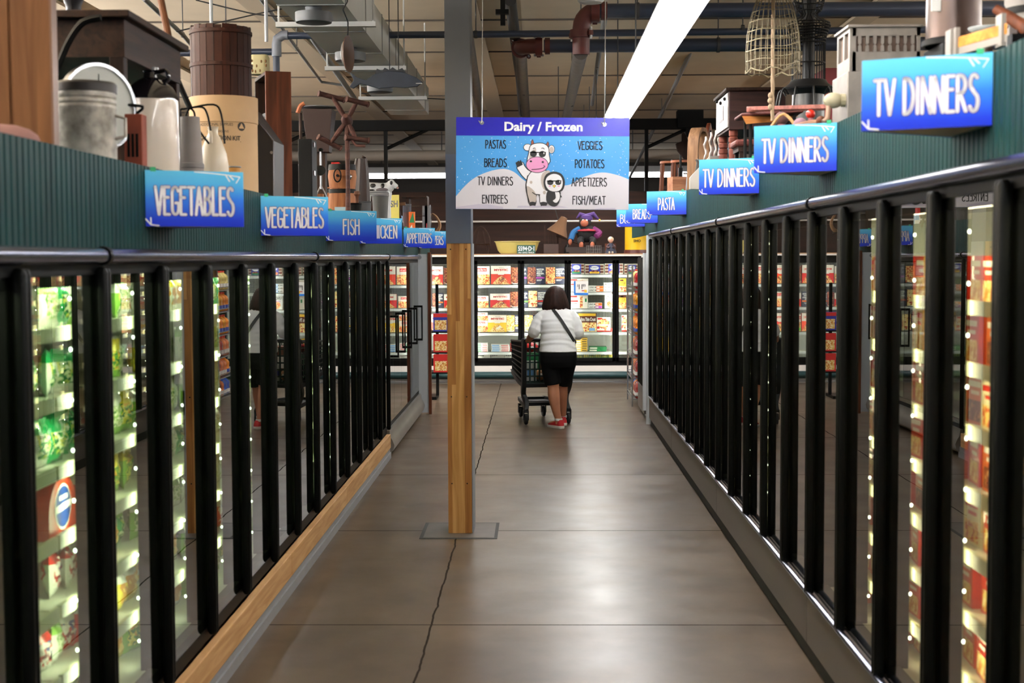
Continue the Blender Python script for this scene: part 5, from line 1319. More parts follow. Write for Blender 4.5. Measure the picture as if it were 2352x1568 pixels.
lat('base', [(0, 0), (.09, 0), (.09, .015), (.03, .02), (0, .02)], BLACKM, t)
m = MB(); m.tube(smooth_pts([P(232, 40, 5.42) - t.location, P(190, 52, 5.42) - t.location, P(158, 95, 5.42) - t.location, P(126, 170, 5.42) - t.location], 5, False), .014, 8); m.build('tone_arm', BLACKM, t)
# 3 milk can
p = at(200, -1.575, ZL); Y = p.y; k = S(Y); t = thing('milk_can', 'dented galvanised milk can with dark lid near the left edge', 'can', p)
ht = zz(208, Y, ZL); r = 68 * k
lat('can_body', [(0, 0), (r * .98, 0), (r, .01), (r, ht - .06), (r * 1.02, ht - .055), (r * 1.02, ht - .047), (r * .99, ht - .042), (r * 1.02, ht - .036), (r * 1.02, ht - .028), (r * .99, ht - .022), (r * 1.02, ht - .016), (r * 1.0, ht), (0, ht)], GALV, t)
lat('lid', [(r * 1.03, ht), (r * 1.04, ht + .028), (r * .98, ht + .036), (.02, ht + .045), (0, ht + .045)], mat('lid_dark', (52, 48, 46), .5, .5), t)
for s_ in (-1, 1): MB().tube([(s_ * r, 0, .2), (s_ * (r + .035), 0, .19), (s_ * (r + .035), 0, .13), (s_ * r, 0, .12)], .006, 6).build('handle', GALV, t)
# 4 round dial scale
Y = 5.31; c = P(226, 246, Y); R_ = 100 * S(Y); t = thing('dial_scale', 'round white faced dial scale standing behind the milk can', 'scale', (c.x, Y, ZL), rad(52)); zc = c.z - ZL
Mx = Matrix.Translation((0, 0, zc)) @ Matrix.Rotation(rad(90), 4, 'X')
lat('drum_case', [(0, -.11), (R_ * .5, -.10), (R_ * .85, -.07), (R_ * .97, -.03), (R_ * .97, .0), (0, .0)], DGREY, t, 36, Mx)
lat('face', [(0, .004), (R_ * .93, .004), (R_ * .93, .0), (0, 0)], mat('dial_white', (178, 180, 172), .4), t, 36, Mx)
lat('bezel', [(R_ * .93, -.01), (R_ * .93, .012), (R_, .012), (R_, -.02)], CHROME, t, 36, Mx)
m = MB(); m.flat([(-.006, zc - .02), (.006, zc - .02), (.002, zc + R_ * .75), (-.002, zc + R_ * .75)], -.0055); m.flat(oval(0, zc, .014, .014), -.006)
for a in (): m.pen([(R_ * .84 * math.sin(rad(a)), zc + R_ * .84 * math.cos(rad(a))), (R_ * .9 * math.sin(rad(a)), zc + R_ * .9 * math.cos(rad(a)))], .003, -.0052)
m.build('pointer', BLACKM, t, smooth=0)
MB().box(-.07, .07, .0, .05, 0, max(.03, zc - R_ * .9)).build('foot', DGREY, t)
# 5 rusty lantern box
p = at(316, -1.56, ZL); p.y += .0; t = thing('rusty_lantern', 'rusty red slotted tin lantern between dial scale and white jug', 'lantern', (-1.53, YX(313, -1.53), ZL)); h_ = zz(258, t.location.y, ZL)
m = MB(); m.box(-.035, .035, -.035, .035, .0, h_)
m.build('tin_body', mat('rust_red', (128, 58, 38), .8, var=.25), t, bevel=.004)
m = MB()
for i in range(3): m.box(-.022 + i * .016, -.012 + i * .016, -.0365, -.034, h_ * .35, h_ * .7)
m.build('slots', BLACKM, t, smooth=0); lim([(.0, 0, h_), (.03, 0, h_ + .03), (-.03, -.02, h_ + .035)], .006, BLACKM, 'handle', t)
# 6 white stoneware jug
p = at(350, -1.615, ZL); Y = p.y; r = 62 * S(Y); t = thing('stoneware_jug', 'large white stoneware jug with glossy black shoulder', 'jug', p); h1, h2 = zz(226, Y, ZL), zz(150, Y, ZL)
lat('jug_body', [(0, 0), (r * .97, 0), (r, .015), (r, h1 - .01), (r * .99, h1), (0, h1)], mat('jug_white', (214, 200, 184), .2, coat=.4), t, 36)
lat('shoulder', [(r * 1.0, h1), (r * .98, h1 + .02), (r * .8, h1 + .055), (r * .45, h1 + .085), (r * .26, h1 + .095), (r * .24, h2 - .02), (r * .30, h2 - .012), (r * .30, h2), (0, h2)], mat('jug_black', (26, 22, 26), .12, coat=.6), t, 36)
lim([(r * .22, .0, h2 - .02), (r * .62, -.02, h2 - .015), (r * .7, -.02, h2 - .05), (r * .5, -.01, h1 + .08)], .009, mat('jug_black', (26, 22, 26), .12), 'ear_handle', t)
# 7 grey tapered crock, 8 cream jug
p = at(438, -1.60, ZL); Y = p.y; k = S(Y); t = thing('grey_crock', 'grey tapered wooden bucket turned upside down beside the white jug', 'bucket', p); h_ = zz(264, Y, ZL)
GCR = mat('crock_grey', (132, 124, 120), .7, var=.12)
lat('bucket_body', [(0, 0), (33 * k, 0), (30 * k, h_ * .3), (22 * k, h_), (0, h_)], GCR, t)
m = MB()
for f in (.12, .33):
    m = MB(); m.lathe([((33 - 10 * f) * k, h_ * f), ((34.5 - 10 * f) * k, h_ * f + .004), ((34 - 10 * f) * k, h_ * f + .022), ((32.4 - 10 * f) * k, h_ * f + .026)], 28, caps=False)
    m.build('hoop', mat('hoop_grey', (112, 106, 104), .6), t)
p = at(491, -1.585, ZL); Y = p.y; k = S(Y); t = thing('cream_jug', 'cream stoneware jug with narrow neck in front of the fibre drum', 'jug', p); h_ = zz(287, Y, ZL)
lat('jug_body', [(0, 0), (30 * k, 0), (34 * k, .03), (34 * k, h_ * .45), (30 * k, h_ * .62), (18 * k, h_ * .82), (11 * k, h_ * .9), (11 * k, h_ * .97), (13 * k, h_), (0, h_)], CREAM, t)
lim([(-.01, -11 * k, h_ * .93), (.0, -26 * k, h_ * .88), (.0, -25 * k, h_ * .76)], .009, CREAM, 'handle', t)
t = thing('paint_tin', 'small yellow tin between cream jug and fibre drum', 'tin', at(537, -1.52, ZL)); h_ = zz(382, t.location.y, ZL)
lat('tin_body', [(0, 0), (.035, 0), (.035, h_), (0, h_)], mat('tin_yellow', (176, 122, 50), .5), t); lat('tin_rim', [(.036, h_), (.038, h_ + .004), (.036, h_ + .008), (.03, h_ + .006)], STEEL, t, caps=False)
# 9 pitchfork
Y = 6.75; t = thing('pitchfork', 'black iron pitchfork leaning tines down over the crocks', 'pitchfork', (P(436, 248, Y).x, Y, P(436, 248, Y).z)); o = t.location
MB().tube([(0, 0, .0), P(404, 175, Y) - o], .014, 8).build('ferrule', BLACKM, t)
MB().tube([P(404, 175, Y) - o, P(386, 80, Y + .06) - o, P(368, -6, Y + .12) - o], .017, 10).build('shaft', wood('shaft_wood', (72, 44, 30), (104, 66, 44), 'Z'), t)
for pts in ([(436, 248), (424, 250), (414, 256), (424, 300)], [(436, 248), (446, 258), (452, 290), (480, 330)], [(436, 248), (464, 246), (476, 262), (484, 300)], [(436, 248), (490, 240), (508, 262), (516, 330)], [(436, 248), (428, 262), (426, 284), (432, 318)]):
    lim([P(a, b, Y) - o for a, b in pts], .0048, BLACKM, 'tine', t)
# 10 fibre drum with bucket on top
p = at(516, -1.76, ZL); Y = p.y; k = S(Y); r = 76 * k; t = thing('fibre_drum', 'cream fibre drum stencilled SANITATION KIT under a dark bucket', 'drum', p); h1, h2 = zz(281, Y, ZL), zz(222, Y, ZL)
FIB = mat('fibre_cream', (196, 160, 118), .7, var=.1, scale=4)
lat('drum_body', [(0, 0), (r, 0), (r, h1), (0, h1)], FIB, t, 40); lat('drum_lid', [(r, h1 - .004), (r * 1.02, h1), (r * 1.02, h2), (r * .9, h2), (0, h2)], FIB, t, 40)
def wrap(m, r, z0, src):                                  # print bent round a drum, towards the aisle
    for v in src.v: m.v.append((r * math.sin(v[0] / r + .35), -r * math.cos(v[0] / r + .35), v[2] + z0))
    n0 = len(m.v) - len(src.v); m.f += [tuple(n0 + i for i in f) for f in src.f]; m.m += src.m
s1 = MB(); s1.text('ADDITIONAL SUPPLIES', -.07, zz(288, Y, ZL), .016, .19, 0); s1.text('FOR 50 PERSONS', -.06, zz(304, Y, ZL), .013, .12, 0); s1.text('SANITATION KIT', -.05, zz(319, Y, ZL), .027, .235, 0, 0, .02); s1.box(-.17, .07, -.0003, .0003, zz(327, Y, ZL), zz(326, Y, ZL))
zc = zz(292, Y, ZL); s1.flat(oval(.075, zc, .024, .024), 0)
m = MB(); wrap(m, r + .0015, 0, s1); m.build('stencil', mat('stencil_black', (44, 36, 30), .7), t, smooth=0)
s2 = MB(); s2.flat([(.075, zc + .019), (.058, zc - .011), (.092, zc - .011)], 0); m = MB(); wrap(m, r + .0025, 0, s2); m.build('triangle_mark', FIB, t, smooth=0)
t = thing('wooden_bucket', 'dark brown stave bucket standing on the cream drum', 'bucket', (p.x - .01, p.y, ZL + h2 + .0005)); rb = 69 * k; hb = zz(58, Y, ZL) - h2
BK = wood('bucket_dark', (34, 15, 9), (56, 26, 16), 'Z', scale=22)
m = MB(); n = 24
for i in range(n):
    a0, a1 = 2 * PI * i / n, 2 * PI * (i + .94) / n; hh = hb - rnd.uniform(0, .012); rr_ = rb * rnd.uniform(.985, 1.0)
    m.loft([[(rr_ * math.cos(a0), rr_ * math.sin(a0), z), (rr_ * math.cos(a1), rr_ * math.sin(a1), z), (rr_ * .9 * math.cos(a1), rr_ * .9 * math.sin(a1), z), (rr_ * .9 * math.cos(a0), rr_ * .9 * math.sin(a0), z)] for z in (0, hh)])
m.lathe([(0, .01), (rb * .93, .01), (rb * .93, hb * .8), (0, .03)], 24); m.build('staves', BK, t)
m = MB()
for z in (hb * .42, hb * .88):
    m = MB(); m.lathe([(rb * 1.0, z), (rb * 1.03, z + .002), (rb * 1.03, z + .02), (rb * 1.0, z + .022)], 28, caps=False)
    m.build('hoop', BK, t)
# 11 brown open cabinet, pale block on top, dark hopper beside it
t = thing('open_cabinet', 'tall red brown wooden cabinet with an open dark side', 'cabinet', (-1.635, 8.62, ZL), rad(20)); H = .83; D = .42; W = .155
MB().box(0, W, 0, .022, 0, H).build('front_board', MIDWOOD, t, bevel=.002); MB().box(W - .02, W, .0221, D, 0, H).build('side_board', MIDWOOD, t)
MB().box(0, W - .0201, .0221, D, H - .02, H).box(0, W - .0201, .0221, D, 0, .02).box(0, W - .0201, D - .02, D, .02, H - .02).build('case_boards', DKWOOD, t)
MB().box(.005, W - .0201, .0221, D - .02, .5, .52).build('shelf', DKWOOD, t)
t2 = thing('old_typewriter', 'small black typewriter sitting inside the open cabinet', 'typewriter', t.location + Vector((.0, .2, .521)), rad(20)); t2.location = Matrix.Translation(t.location) @ Matrix.Rotation(rad(20), 4, 'Z') @ Vector((.07, .22, .5205))
MB().box(-.055, .055, -.12, .12, 0, .05).build('body', BLACKM, t2, bevel=.01); MB().tube([(.02, -.14, .09), (.02, .14, .09)], .02, 12).build('platen', DGREY, t2)
m = MB()
for i in range(5):
    for j in range(2): m.tube([(-.05 + .02 * j, -.08 + .04 * i, .05), (-.055 + .02 * j, -.08 + .04 * i, .07 + .01 * j)], .007, 8)
m.build('keys', STEEL, t2); MB().box(.0, .04, -.12, -.11, .05, .1).box(.0, .04, .11, .12, .05, .1).build('carriage', STEEL, t2)
t3 = thing('carved_block', 'pale block with brown holes like cheese on the cabinet top', 'carved block', Matrix.Translation(t.location) @ Matrix.Rotation(rad(20), 4, 'Z') @ Vector((-.0, .2, H + .0005)))
MB().loft([[(x * k_, y_ * k_, z) for x, y_ in rrect(0, 0, .115, .10, .03)] for z, k_ in ((0, .92), (.01, 1), (.06, 1.0), (.105, .98), (.118, .85))]).build('block_body', mat('cheese', (206, 196, 150), .5), t3)
m = MB()
for i in range(9): m.ell((-.042 + .028 * (i % 4) + rnd.uniform(-.006, .006), -.0485, .02 + .03 * (i // 3) + rnd.uniform(-.006, .006)), (.006, .005, .010), 8, 6)
m.build('hole_spot', mat('cheese_hole', (118, 80, 34), .6), t3)
t = thing('coal_hopper', 'dark grey sloping sheet metal hopper before the brown cabinet', 'hopper', (-1.62, 8.2, ZL)); h1, h2 = zz(240, 8.15, ZL), zz(318, 8.15, ZL)
m = MB(); m.prism([(-.03, 0), (.10, 0), (.105, h2), (-.03, h1), (-.06, h1 + .0)], 0, .34); m.build('hopper_body', mat('hopper_grey', (56, 54, 54), .5, .5), t)
m = MB(); m.tube([(-.05, -.004, h1), (.105, -.004, h2), (.10, -.004, .02)], .006, 6); m.build('rolled_edge', mat('hopper_edge', (84, 82, 84), .4, .6), t)
MB().tube([(.095, -.01, h2 * .82), (.095, .0, h2 * .82)], .009, 8).build('rivet', STEEL, t)
# 12 black case, 13 hopper tub, 14 yarn reel
p = at(701, -1.56, ZL); k = S(p.y); h_ = zz(316, p.y, ZL); t = thing('black_case', 'tall black case with small silver latches beside the brown cabinet', 'case', p)
MB().box(-16 * k, 16 * k, -.0, .22, 0, h_).build('case_body', mat('case_black', (9, 10, 12), .6, spec=.15), t, bevel=.006)
for z in (h_ * .15, h_ * .55, h_ * .93): MB().box(16 * k, 16 * k + .012, .03, .06, z - .015, z + .015).build('latch', CHROME, t)
Y = 11.6; k = S(Y); t = thing('grain_tub', 'dark red tapered wooden tub under a round plate', 'tub', (P(734, 300, Y).x, Y, ZL)); h1, h2 = zz(348, Y, ZL), zz(250, Y, ZL)
rings = [[(x, y_, z) for x, y_ in ((-a, -a), (a, -a), (a, a), (-a, a))] for z, a in ((h1, 24 * k), (h2, 34 * k))]
m = MB(); m.loft(rings); m.build('tub_body', mat('tub_red', (40, 16, 13), .6), t, bevel=.003)
MB().box(-.05, .05, -.05, .05, 0, h1).build('stand', DKWOOD, t)
MB().lathe([(0, h2), (.06, h2), (45 * k, h2 + .018), (46 * k, h2 + .024), (0, h2 + .026)], 28).build('plate', mat('plate_grey', (150, 146, 150), .4), t)
Y = 11.2; k = S(Y); c = P(797, 277, Y); t = thing('yarn_reel', 'dark wooden yarn reel with spokes ending in crossbars', 'yarn reel', (c.x, Y, ZL)); zc = c.z - ZL
RW = wood('reel_wood', (56, 34, 30), (92, 62, 56), 'X')
lat('hub', [(0, -.05), (.035, -.05), (.045, -.02), (.045, .02), (.03, .05), (.018, .09), (0, .09)], RW, t, 16, Matrix.Translation((0, 0, zc)) @ Matrix.Rotation(rad(70), 4, 'X'))
MB().tube([(0, 0, .0), (0, .02, zc * .4), (0, .0, zc - .03)], [.022, .016, .022], 10).build('stem', RW, t); MB().box(-.12, .12, -.1, .1, .0, .02).build('foot', RW, t)
for (ex, ez), (b0, b1) in (((764, 222), ((735, 217), (790, 229))), ((822, 232), ((799, 230), (845, 239))), ((762, 328), ((734, 316), (782, 340))), ((820, 322), ((796, 318), (846, 322)))):
    e = P(ex, ez, Y) - t.location; e.y = -.03
    MB().tube([(0, -.01, zc), tuple((Vector((0, -.01, zc)) + e) / 2), tuple(e)], [.015, .021, .014], 10).build('spoke', RW, t)
    a, b = P(b0[0], b0[1], Y) - t.location, P(b1[0], b1[1], Y) - t.location; a.y, b.y = -.08, .03
    MB().tube([a, a + (b - a) * .04, a + (b - a) * .06, a + (b - a) * .94, a + (b - a) * .96, b], [.024, .024, .02, .02, .024, .024], 12).build('crossbar', RW, t)
MB().tube([(0, -.05, zc - .11), (.08, -.06, zc - .20), (.15, -.07, zc - .205)], .011, 8).build('crank', RW, t)
# 15 barrels and small clutter
CASK = wood('cask_wood', (128, 76, 46), (172, 112, 72), 'Z', scale=12)
for i, (px, X, zt_, rr_, lb) in enumerate(((786, -1.60, 430, 33, 'lower brown cask with dark hoops under the yarn reel'), (770, -1.66, 428, 30, 'brown cask tucked behind the lower cask'))):
    Y = 12.3 if i == 0 else 12.9; X = P(px, 400, Y).x; k = S(Y); h_ = zz(zt_, Y, ZL); t = thing('wooden_cask', lb, 'cask', (X, Y, ZL), 0, 'brown casks')
    lat('staves', [(0, 0), (rr_ * .88 * k, 0), (rr_ * k, h_ * .5), (rr_ * .88 * k, h_), (0, h_)], CASK, t)
    for f in (.08, .86):
        m = MB(); m.lathe([(rr_ * .905 * k, h_ * f - .004), (rr_ * .94 * k, h_ * f), (rr_ * .95 * k, h_ * f + .03), (rr_ * .92 * k, h_ * f + .034)], 24, caps=False)
        m.build('hoop', BLACKM, t)
    if i == 0: MB().box(-.05, .10, -rr_ * k - .006, -rr_ * .92 * k, .06, .14).build('paper_label', mat('label_pale_blue', (176, 206, 214), .6), t); z1 = h_
    if i == 0:
        t = thing('wooden_cask', 'upper brown cask with hand crank stacked beneath the yarn reel', 'cask', (X, Y, ZL + h_ + .0005), 0, 'brown casks'); h2 = zz(376, Y, ZL) - h_
        lat('staves', [(0, 0), (rr_ * .9 * k, 0), (rr_ * k, h2 * .5), (rr_ * .88 * k, h2), (0, h2)], CASK, t)
        lat('hoop', [(rr_ * .90 * k, h2 * .75), (rr_ * .98 * k, h2 * .76), (rr_ * .93 * k, h2 * 1.0), (rr_ * .86 * k, h2 * 1.01)], BLACKM, t, caps=False)
        m = MB(); m.tube([(-.02, -rr_ * k * .98, h2 * .5), (-.02, -rr_ * k - .03, h2 * .5)], .012, 8); m.tube([(-.02 + .03 * math.cos(a * PI / 8), -rr_ * k - .03, h2 * .5 + .055 * math.sin(a * PI / 8)) for a in range(16)], .006, 6, closed=True); m.build('crank_wheel', BLACKM, t)
        lat('boss', [(0, 0), (.028, 0), (.02, .02), (0, .025)], CHROME, t, 16, Matrix.Translation((.07, -rr_ * k * .93, h2 * .45)) @ Matrix.Rotation(rad(90), 4, 'X'))
        MB().box(-.09, -.02, -.03, .03, h2 + .001, h2 + .02).build('red_cap', RED, t, bevel=.004)
t = thing('egg_beater', 'old egg beater with black gear standing by the black case', 'beater', (P(737, 400, 11.0).x, 11.0, ZL)); h_ = zz(345, 11, ZL)
MB().tube([(0, 0, h_ * .45), (0, 0, h_)], .008, 8).build('shaft', STEEL, t)
for s_ in (-1, 1): lim([(0, 0, h_ * .5), (s_ * .045, 0, h_ * .3), (s_ * .03, 0, .01), (0, 0, .0)], .005, STEEL, 'beater_loop', t)
MB().ell((0, 0, h_ + .012), (.02, .05, .014)).build('grip', BLACK, t); lat('gear', [(0, 0), (.04, 0), (.04, .008), (0, .008)], BLACK, t, 20, Matrix.Translation((0, -.01, h_ * .72)) @ Matrix.Rotation(rad(90), 4, 'X'))
MB().box(-.05, .01, .02, .09, .0, .2).build('wood_block', CASK, t)
for lb, px, Y, py, r, mt in (('black cooking pot before the casks', 815, 11.9, 466, 16, BLACKM), ('dark tin pot right of the black cooking pot', 838, 12.2, 462, 15, DGREY)):
    k = S(Y); t = thing('old_pot', lb, 'pot', (P(px, 460, Y).x, Y, ZL), 0, 'pots before the casks'); h_ = zz(py, Y, ZL)
    lat('pot_body', [(0, 0), (r * .8 * k, 0), (r * k, h_), (r * .94 * k, h_), (r * .75 * k, .01), (0, .01)], mt, t); lat('rim', [(r * k, h_ - .006), (r * 1.08 * k, h_), (r * k, h_ + .006)], mt, t, caps=False)
t = thing('copper_funnel', 'brown turned pestle with round knob rising from the pots', 'pestle', (P(820, 440, 12.15).x, 12.15, ZL)); h_ = zz(436, 12.15, ZL)
lat('pestle_body', [(0, 0), (.03, 0), (.028, h_ * .4), (.012, h_ * .6), (.014, h_ - .05), (.028, h_ - .03), (.024, h_ - .004), (0, h_)], wood('pestle', (70, 40, 28), (110, 70, 48)), t)
lat('collar', [(.03, h_ * .38), (.034, h_ * .4), (.03, h_ * .43)], BLACKM, t, caps=False)
t = thing('leather_hide', 'dark brown draped leather behind the casks', 'leather', (P(822, 400, 13.1).x, 13.1, ZL)); h_ = zz(362, 13.1, ZL)
m = MB(); rings = []
for z, w2 in ((0, .10), (h_ * .4, .09), (h_ * .8, .07), (h_, .05)):
    rings.append([((w2 * (1 + .12 * math.sin(5 * a))) * math.cos(a) + .05 * z, .04 * (1 + .2 * math.sin(7 * a)) * math.sin(a), z) for a in [2 * PI * q / 28 for q in range(28)]])
m.loft(rings); m.build('hide', mat('leather', (44, 28, 24), .5, var=.2), t); MB().tube([(.05, 0, h_), (.06, 0, h_ + .02)], .02, 8).build('tie', DKWOOD, t)
# 16 cow statue and bucket
Y = 14.4; k = S(Y); cx = P(868, 440, Y).x; t = thing('cow_statue', 'black and white cow statue with raised head behind the grey bucket', 'cow statue', (cx, Y, ZL))
def zc_(py): return zz(py, Y, ZL)
def xc_(px): return P(px, 440, Y).x - cx
CW_ = mat('cow_white', (222, 222, 222), .4); CB_ = mat('cow_black', (22, 22, 24), .4)
b = MB(); b.tube(smooth_pts([(xc_(838), 0, zc_(430)), (xc_(850), 0, zc_(429)), (xc_(875), 0, zc_(431)), (xc_(893), 0, zc_(429)), (xc_(898), -.01, zc_(420))], 4, False), [.045 + .012 * math.sin(i * .2) for i in range(17)], 14)
b.ell((xc_(899), -.015, zc_(420)), (.04, .038, .045)); b.tube([(xc_(900), -.02, zc_(420)), (xc_(913), -.03, zc_(428))], [.034, .022], 12)
for px, dy in ((842, -.03), (846, .03), (890, -.03), (893, .03)): b.tube([(xc_(px), dy, zc_(440)), (xc_(px), dy, zc_(470)), (xc_(px) + .004, dy, .0)], [.030, .016, .020], 10)
bo = b.build('body', CW_, t, smooth=0); rm = bo.modifiers.new('join', 'REMESH'); rm.mode = 'VOXEL'; rm.voxel_size = .006; rm.use_smooth_shade = True
for (px, py, rx, rz) in ((858, 426, .045, .03), (880, 427, .03, .035), (891, 450, .016, .03)): MB().ell((xc_(px), -.012, zc_(py)), (rx, .052, rz), 14, 10).build('black_patch', CB_, t)
MB().ell((xc_(900), -.043, zc_(419)), (.016, .018, .022)).build('eye_patch', CB_, t)
for dy in (-.035, .03): MB().ell((xc_(892), dy, zc_(412)), (.022, .008, .010), 8, 6).build('ear', CB_, t)
MB().ell((xc_(914), -.033, zc_(430)), (.012, .016, .012), 8, 6).build('nose', mat('cow_nose', (196, 150, 140), .5), t)
p = at(873, -1.52, ZL); Y2 = p.y; k = S(Y2); h_ = zz(446, Y2, ZL); t = thing('grey_bucket', 'dark grey tapered plastic bucket in front of the cow statue', 'bucket', p)
lat('bucket_body', [(0, 0), (15 * k, 0), (19 * k, h_), (18 * k, h_), (14 * k, .01), (0, .01)], mat('bucket_grey', (66, 66, 64), .6), t); lat('rim', [(19 * k, h_ - .012), (20.5 * k, h_ - .01), (20.5 * k, h_), (19 * k, h_ + .002)], mat('rim_grey', (84, 82, 86), .5), t, caps=False)
t = thing('ice_skates', 'pair of old clamp skates lying across the grey bucket', 'skates', (p.x - .02, p.y, ZL + h_ + .004)); m = MB()
for dy in (-.04, .04): m.box(-.12, .09, dy - .02, dy + .02, .022, .034); m.box(-.13, .10, dy - .003, dy + .003, .0, .022)
m.build('runner', STEEL, t); MB().box(-.10, -.04, -.055, .055, .034, .05).build('clamp', BLACKM, t); MB().ell((.04, -.02, .045), (.06, .03, .02)).build('boot_plate', mat('skate_grey', (104, 96, 100), .5), t)
# 17 far left clutter
t = thing('crossing_sign', 'yellow sign with black letters propped behind the cow statue', 'sign', (P(901, 470, 14.9).x, 14.9, ZL), rad(-35)); h_ = zz(446, 14.9, ZL)
MB().box(-.05, .09, 0, .006, .0, h_).build('board', mat('sign_yellow', (206, 190, 60), .5), t); m = MB(); m.text('SH', .025, h_ * .74, .07, .10, -.001, 0, .03); m.build('lettering', INKC, t, smooth=0)
t = thing('bent_crutch', 'dark stick with a crosswise grip beside the yellow sign', 'crutch', (P(918, 480, 14.9).x, 14.9, ZL)); h_ = zz(469, 14.9, ZL)
MB().tube([(.03, 0, 0), (-.02, 0, h_)], .014, 8).build('stick', DKWOOD, t); MB().tube([(-.06, 0, h_), (.06, .0, h_ + .012)], .018, 10).build('grip', wood('grip_brown', (84, 58, 44), (116, 84, 66), 'X'), t)
for lb, px, Y, py, w2, c in (('upright red book beside the dark stick', 913, 15.4, 481, .03, RED), ('small blue and white tin by the red book', 919, 15.3, 494, .035, LBL)):
    h_ = zz(py, Y, ZL); o = MB().box(-w2 / 2, w2 / 2, 0, .09, 0, h_, 0).box(-w2 / 2 - .001, w2 / 2 + .001, -.001, .05, h_ * .3, h_ * .55, 1).build('small_box', [c, PAPER], None, (P(px, 480, Y).x, Y, ZL)); tag(o, lb, 'box')
t = thing('glass_jar', 'glass jar half full of brown beans with dark lid', 'jar', (P(935, 480, 16.2).x, 16.2, ZL)); h_ = zz(467, 16.2, ZL)
lat('contents', [(0, 0), (.045, 0), (.045, h_ * .7), (0, h_ * .7)], wood('beans', (92, 50, 36), (134, 84, 66)), t); lat('jar_glass', [(.05, 0), (.05, h_ * .94), (.046, h_ * .94), (.046, 0)], glass('jar_clear', (.95, .95, .95)), t, caps=False); lat('lid', [(0, h_ * .94), (.05, h_ * .94), (.05, h_), (0, h_)], DGREY, t)
t = thing('toy_parrot_box', 'upright orange and green printed box on the left freezer top', 'box', (P(946, 500, 16.0).x, 16.0, ZL)); h_ = zz(485, 16.0, ZL)
MB().box(-.035, .035, 0, .03, 0, h_, 0).flat([(-.03, h_ * .45), (.03, h_ * .45), (.012, h_ * .98)], -.001, 1).flat([(-.03, h_ * .12), (.01, h_ * .08), (.0, h_ * .35)], -.001, 2).build('printed_box', [ORG, GRN, PAPER], t, smooth=0); MB().box(-.036, .036, -.001, .031, 0, h_ * .08).build('base_band', RED, t)
t = thing('dark_stand', 'tall red brown wooden stand with open shelves at the far left', 'stand', (P(958, 500, 18.6).x, 18.6, ZL)); h_ = zz(452, 18.6, ZL)
for x in (-.14, .10): MB().box(x, x + .035, 0, .3, 0, h_).build('post', DKWOOD, t)
MB().box(-.2, .13, -.04, .34, h_, h_ + .02).build('top', DKWOODX, t); MB().box(-.14, .10, 0, .3, h_ * .5, h_ * .52).box(-.105, .10, 0, .3, h_ * .78, h_ * .8).build('shelf', DKWOODX, t)
t = thing('grey_locker', 'narrow grey metal locker door beside the red brown stand', 'locker', (P(984, 500, 18.6).x - .03, 18.6, ZL)); h_ = zz(471, 18.6, ZL)
MB().box(-.05, .05, 0, .2, 0, h_).build('door', mat('locker_grey', (112, 112, 114), .5), t); MB().box(.05, .058, -.01, .2, 0, h_ + .01).build('edge', CHROME, t); MB().box(.0, .012, -.002, 0, .05, h_ * .4).build('red_letters', mat('red_faded', (176, 56, 70), .5), t)
t = thing('curved_horn', 'curved brown animal horn at the far end of the left freezer top', 'horn', (P(1000, 520, 18.9).x - .06, 18.9, ZL))
MB().tube(smooth_pts([(.03, 0, .02), (.09, 0, .06), (.12, 0, .14), (.08, 0, .24), (.02, 0, .29)], 5, False), [.030 - .001 * i for i in range(21)], 12).build('horn_body', wood('horn_brown', (86, 62, 40), (150, 112, 78), 'Z'), t); lat('mount', [(0, 0), (.07, 0), (.07, .02), (0, .02)], DKWOOD, t, M=Matrix.Translation((.03, 0, 0)))
t = thing('plaster_stump', 'small orange plaster foot on the shelf beyond the cabinet', 'ornament', (P(689, 260, 10.4).x, 10.4, ZL)); h_ = zz(240, 10.4, ZL)
MB().tube([(0, .02, 0), (0, .02, h_ - .05)], .012, 8).build('stem', DKWOOD, t); MB().tube(smooth_pts([(-.02, .02, h_ - .05), (0, .02, h_), (.03, .02, h_ + .02)], 4, False), .016, 8).build('foot', mat('plaster_orange', (176, 100, 62), .6), t)
# ================================================================== antiques standing on the right freezer tops
t = thing('grey_drum', 'grey crock cut by the right edge at the top of the view', 'drum', (P(2375, 60, 5.3).x, 5.3, ZR)); h_ = zz(-10, 5.3, ZR)
lat('drum_body', [(0, 0), (.09, 0), (.10, h_ - .05), (.105, h_ - .04), (.105, h_), (0, h_)], mat('drum_grey', (150, 142, 134), .6, var=.15), t); lat('band', [(.101, h_ * .8), (.106, h_ * .8), (.106, h_ * .86), (.101, h_ * .86)], BLACKM, t, caps=False)
Y = 5.75; k = S(Y); t = thing('stove_pipe', 'thick brown sheet metal stove pipe section on a black base', 'stove pipe', (P(2190, 60, Y).x, Y, ZR)); h0, h1 = zz(108, Y, ZR), zz(-30, Y, ZR)
lat('pipe', [(0, h0), (61 * k, h0), (61 * k, h1), (0, h1)], mat('pipe_brown', (72, 56, 50), .28, .5, var=.3, scale=6), t, 36); MB().box(-.082, .08, -.14, .14, .0, h0 - .01).build('stove_box', BLACKM, t, bevel=.01)
lat('collar', [(61 * k, h0 - .01), (70 * k, h0 - .008), (70 * k, h0 + .012), (61 * k, h0 + .02)], BLACKM, t, caps=False); MB().box(-61 * k - .003, -42 * k, -62 * k * .75, -62 * k * .70, h1 - .12, h1 - .06).build('paper_tag', PAPER, t)
Y = 4.85; t = thing('wood_plane', 'orange wooden clamp beam on grey metal runners', 'clamp', (P(2178, 112, Y).x, Y, P(2178, 132, Y).z)); o = t.location
a, b = P(2182, 104, Y) - o, P(2308, 68, Y - .3) - o; d = b - a
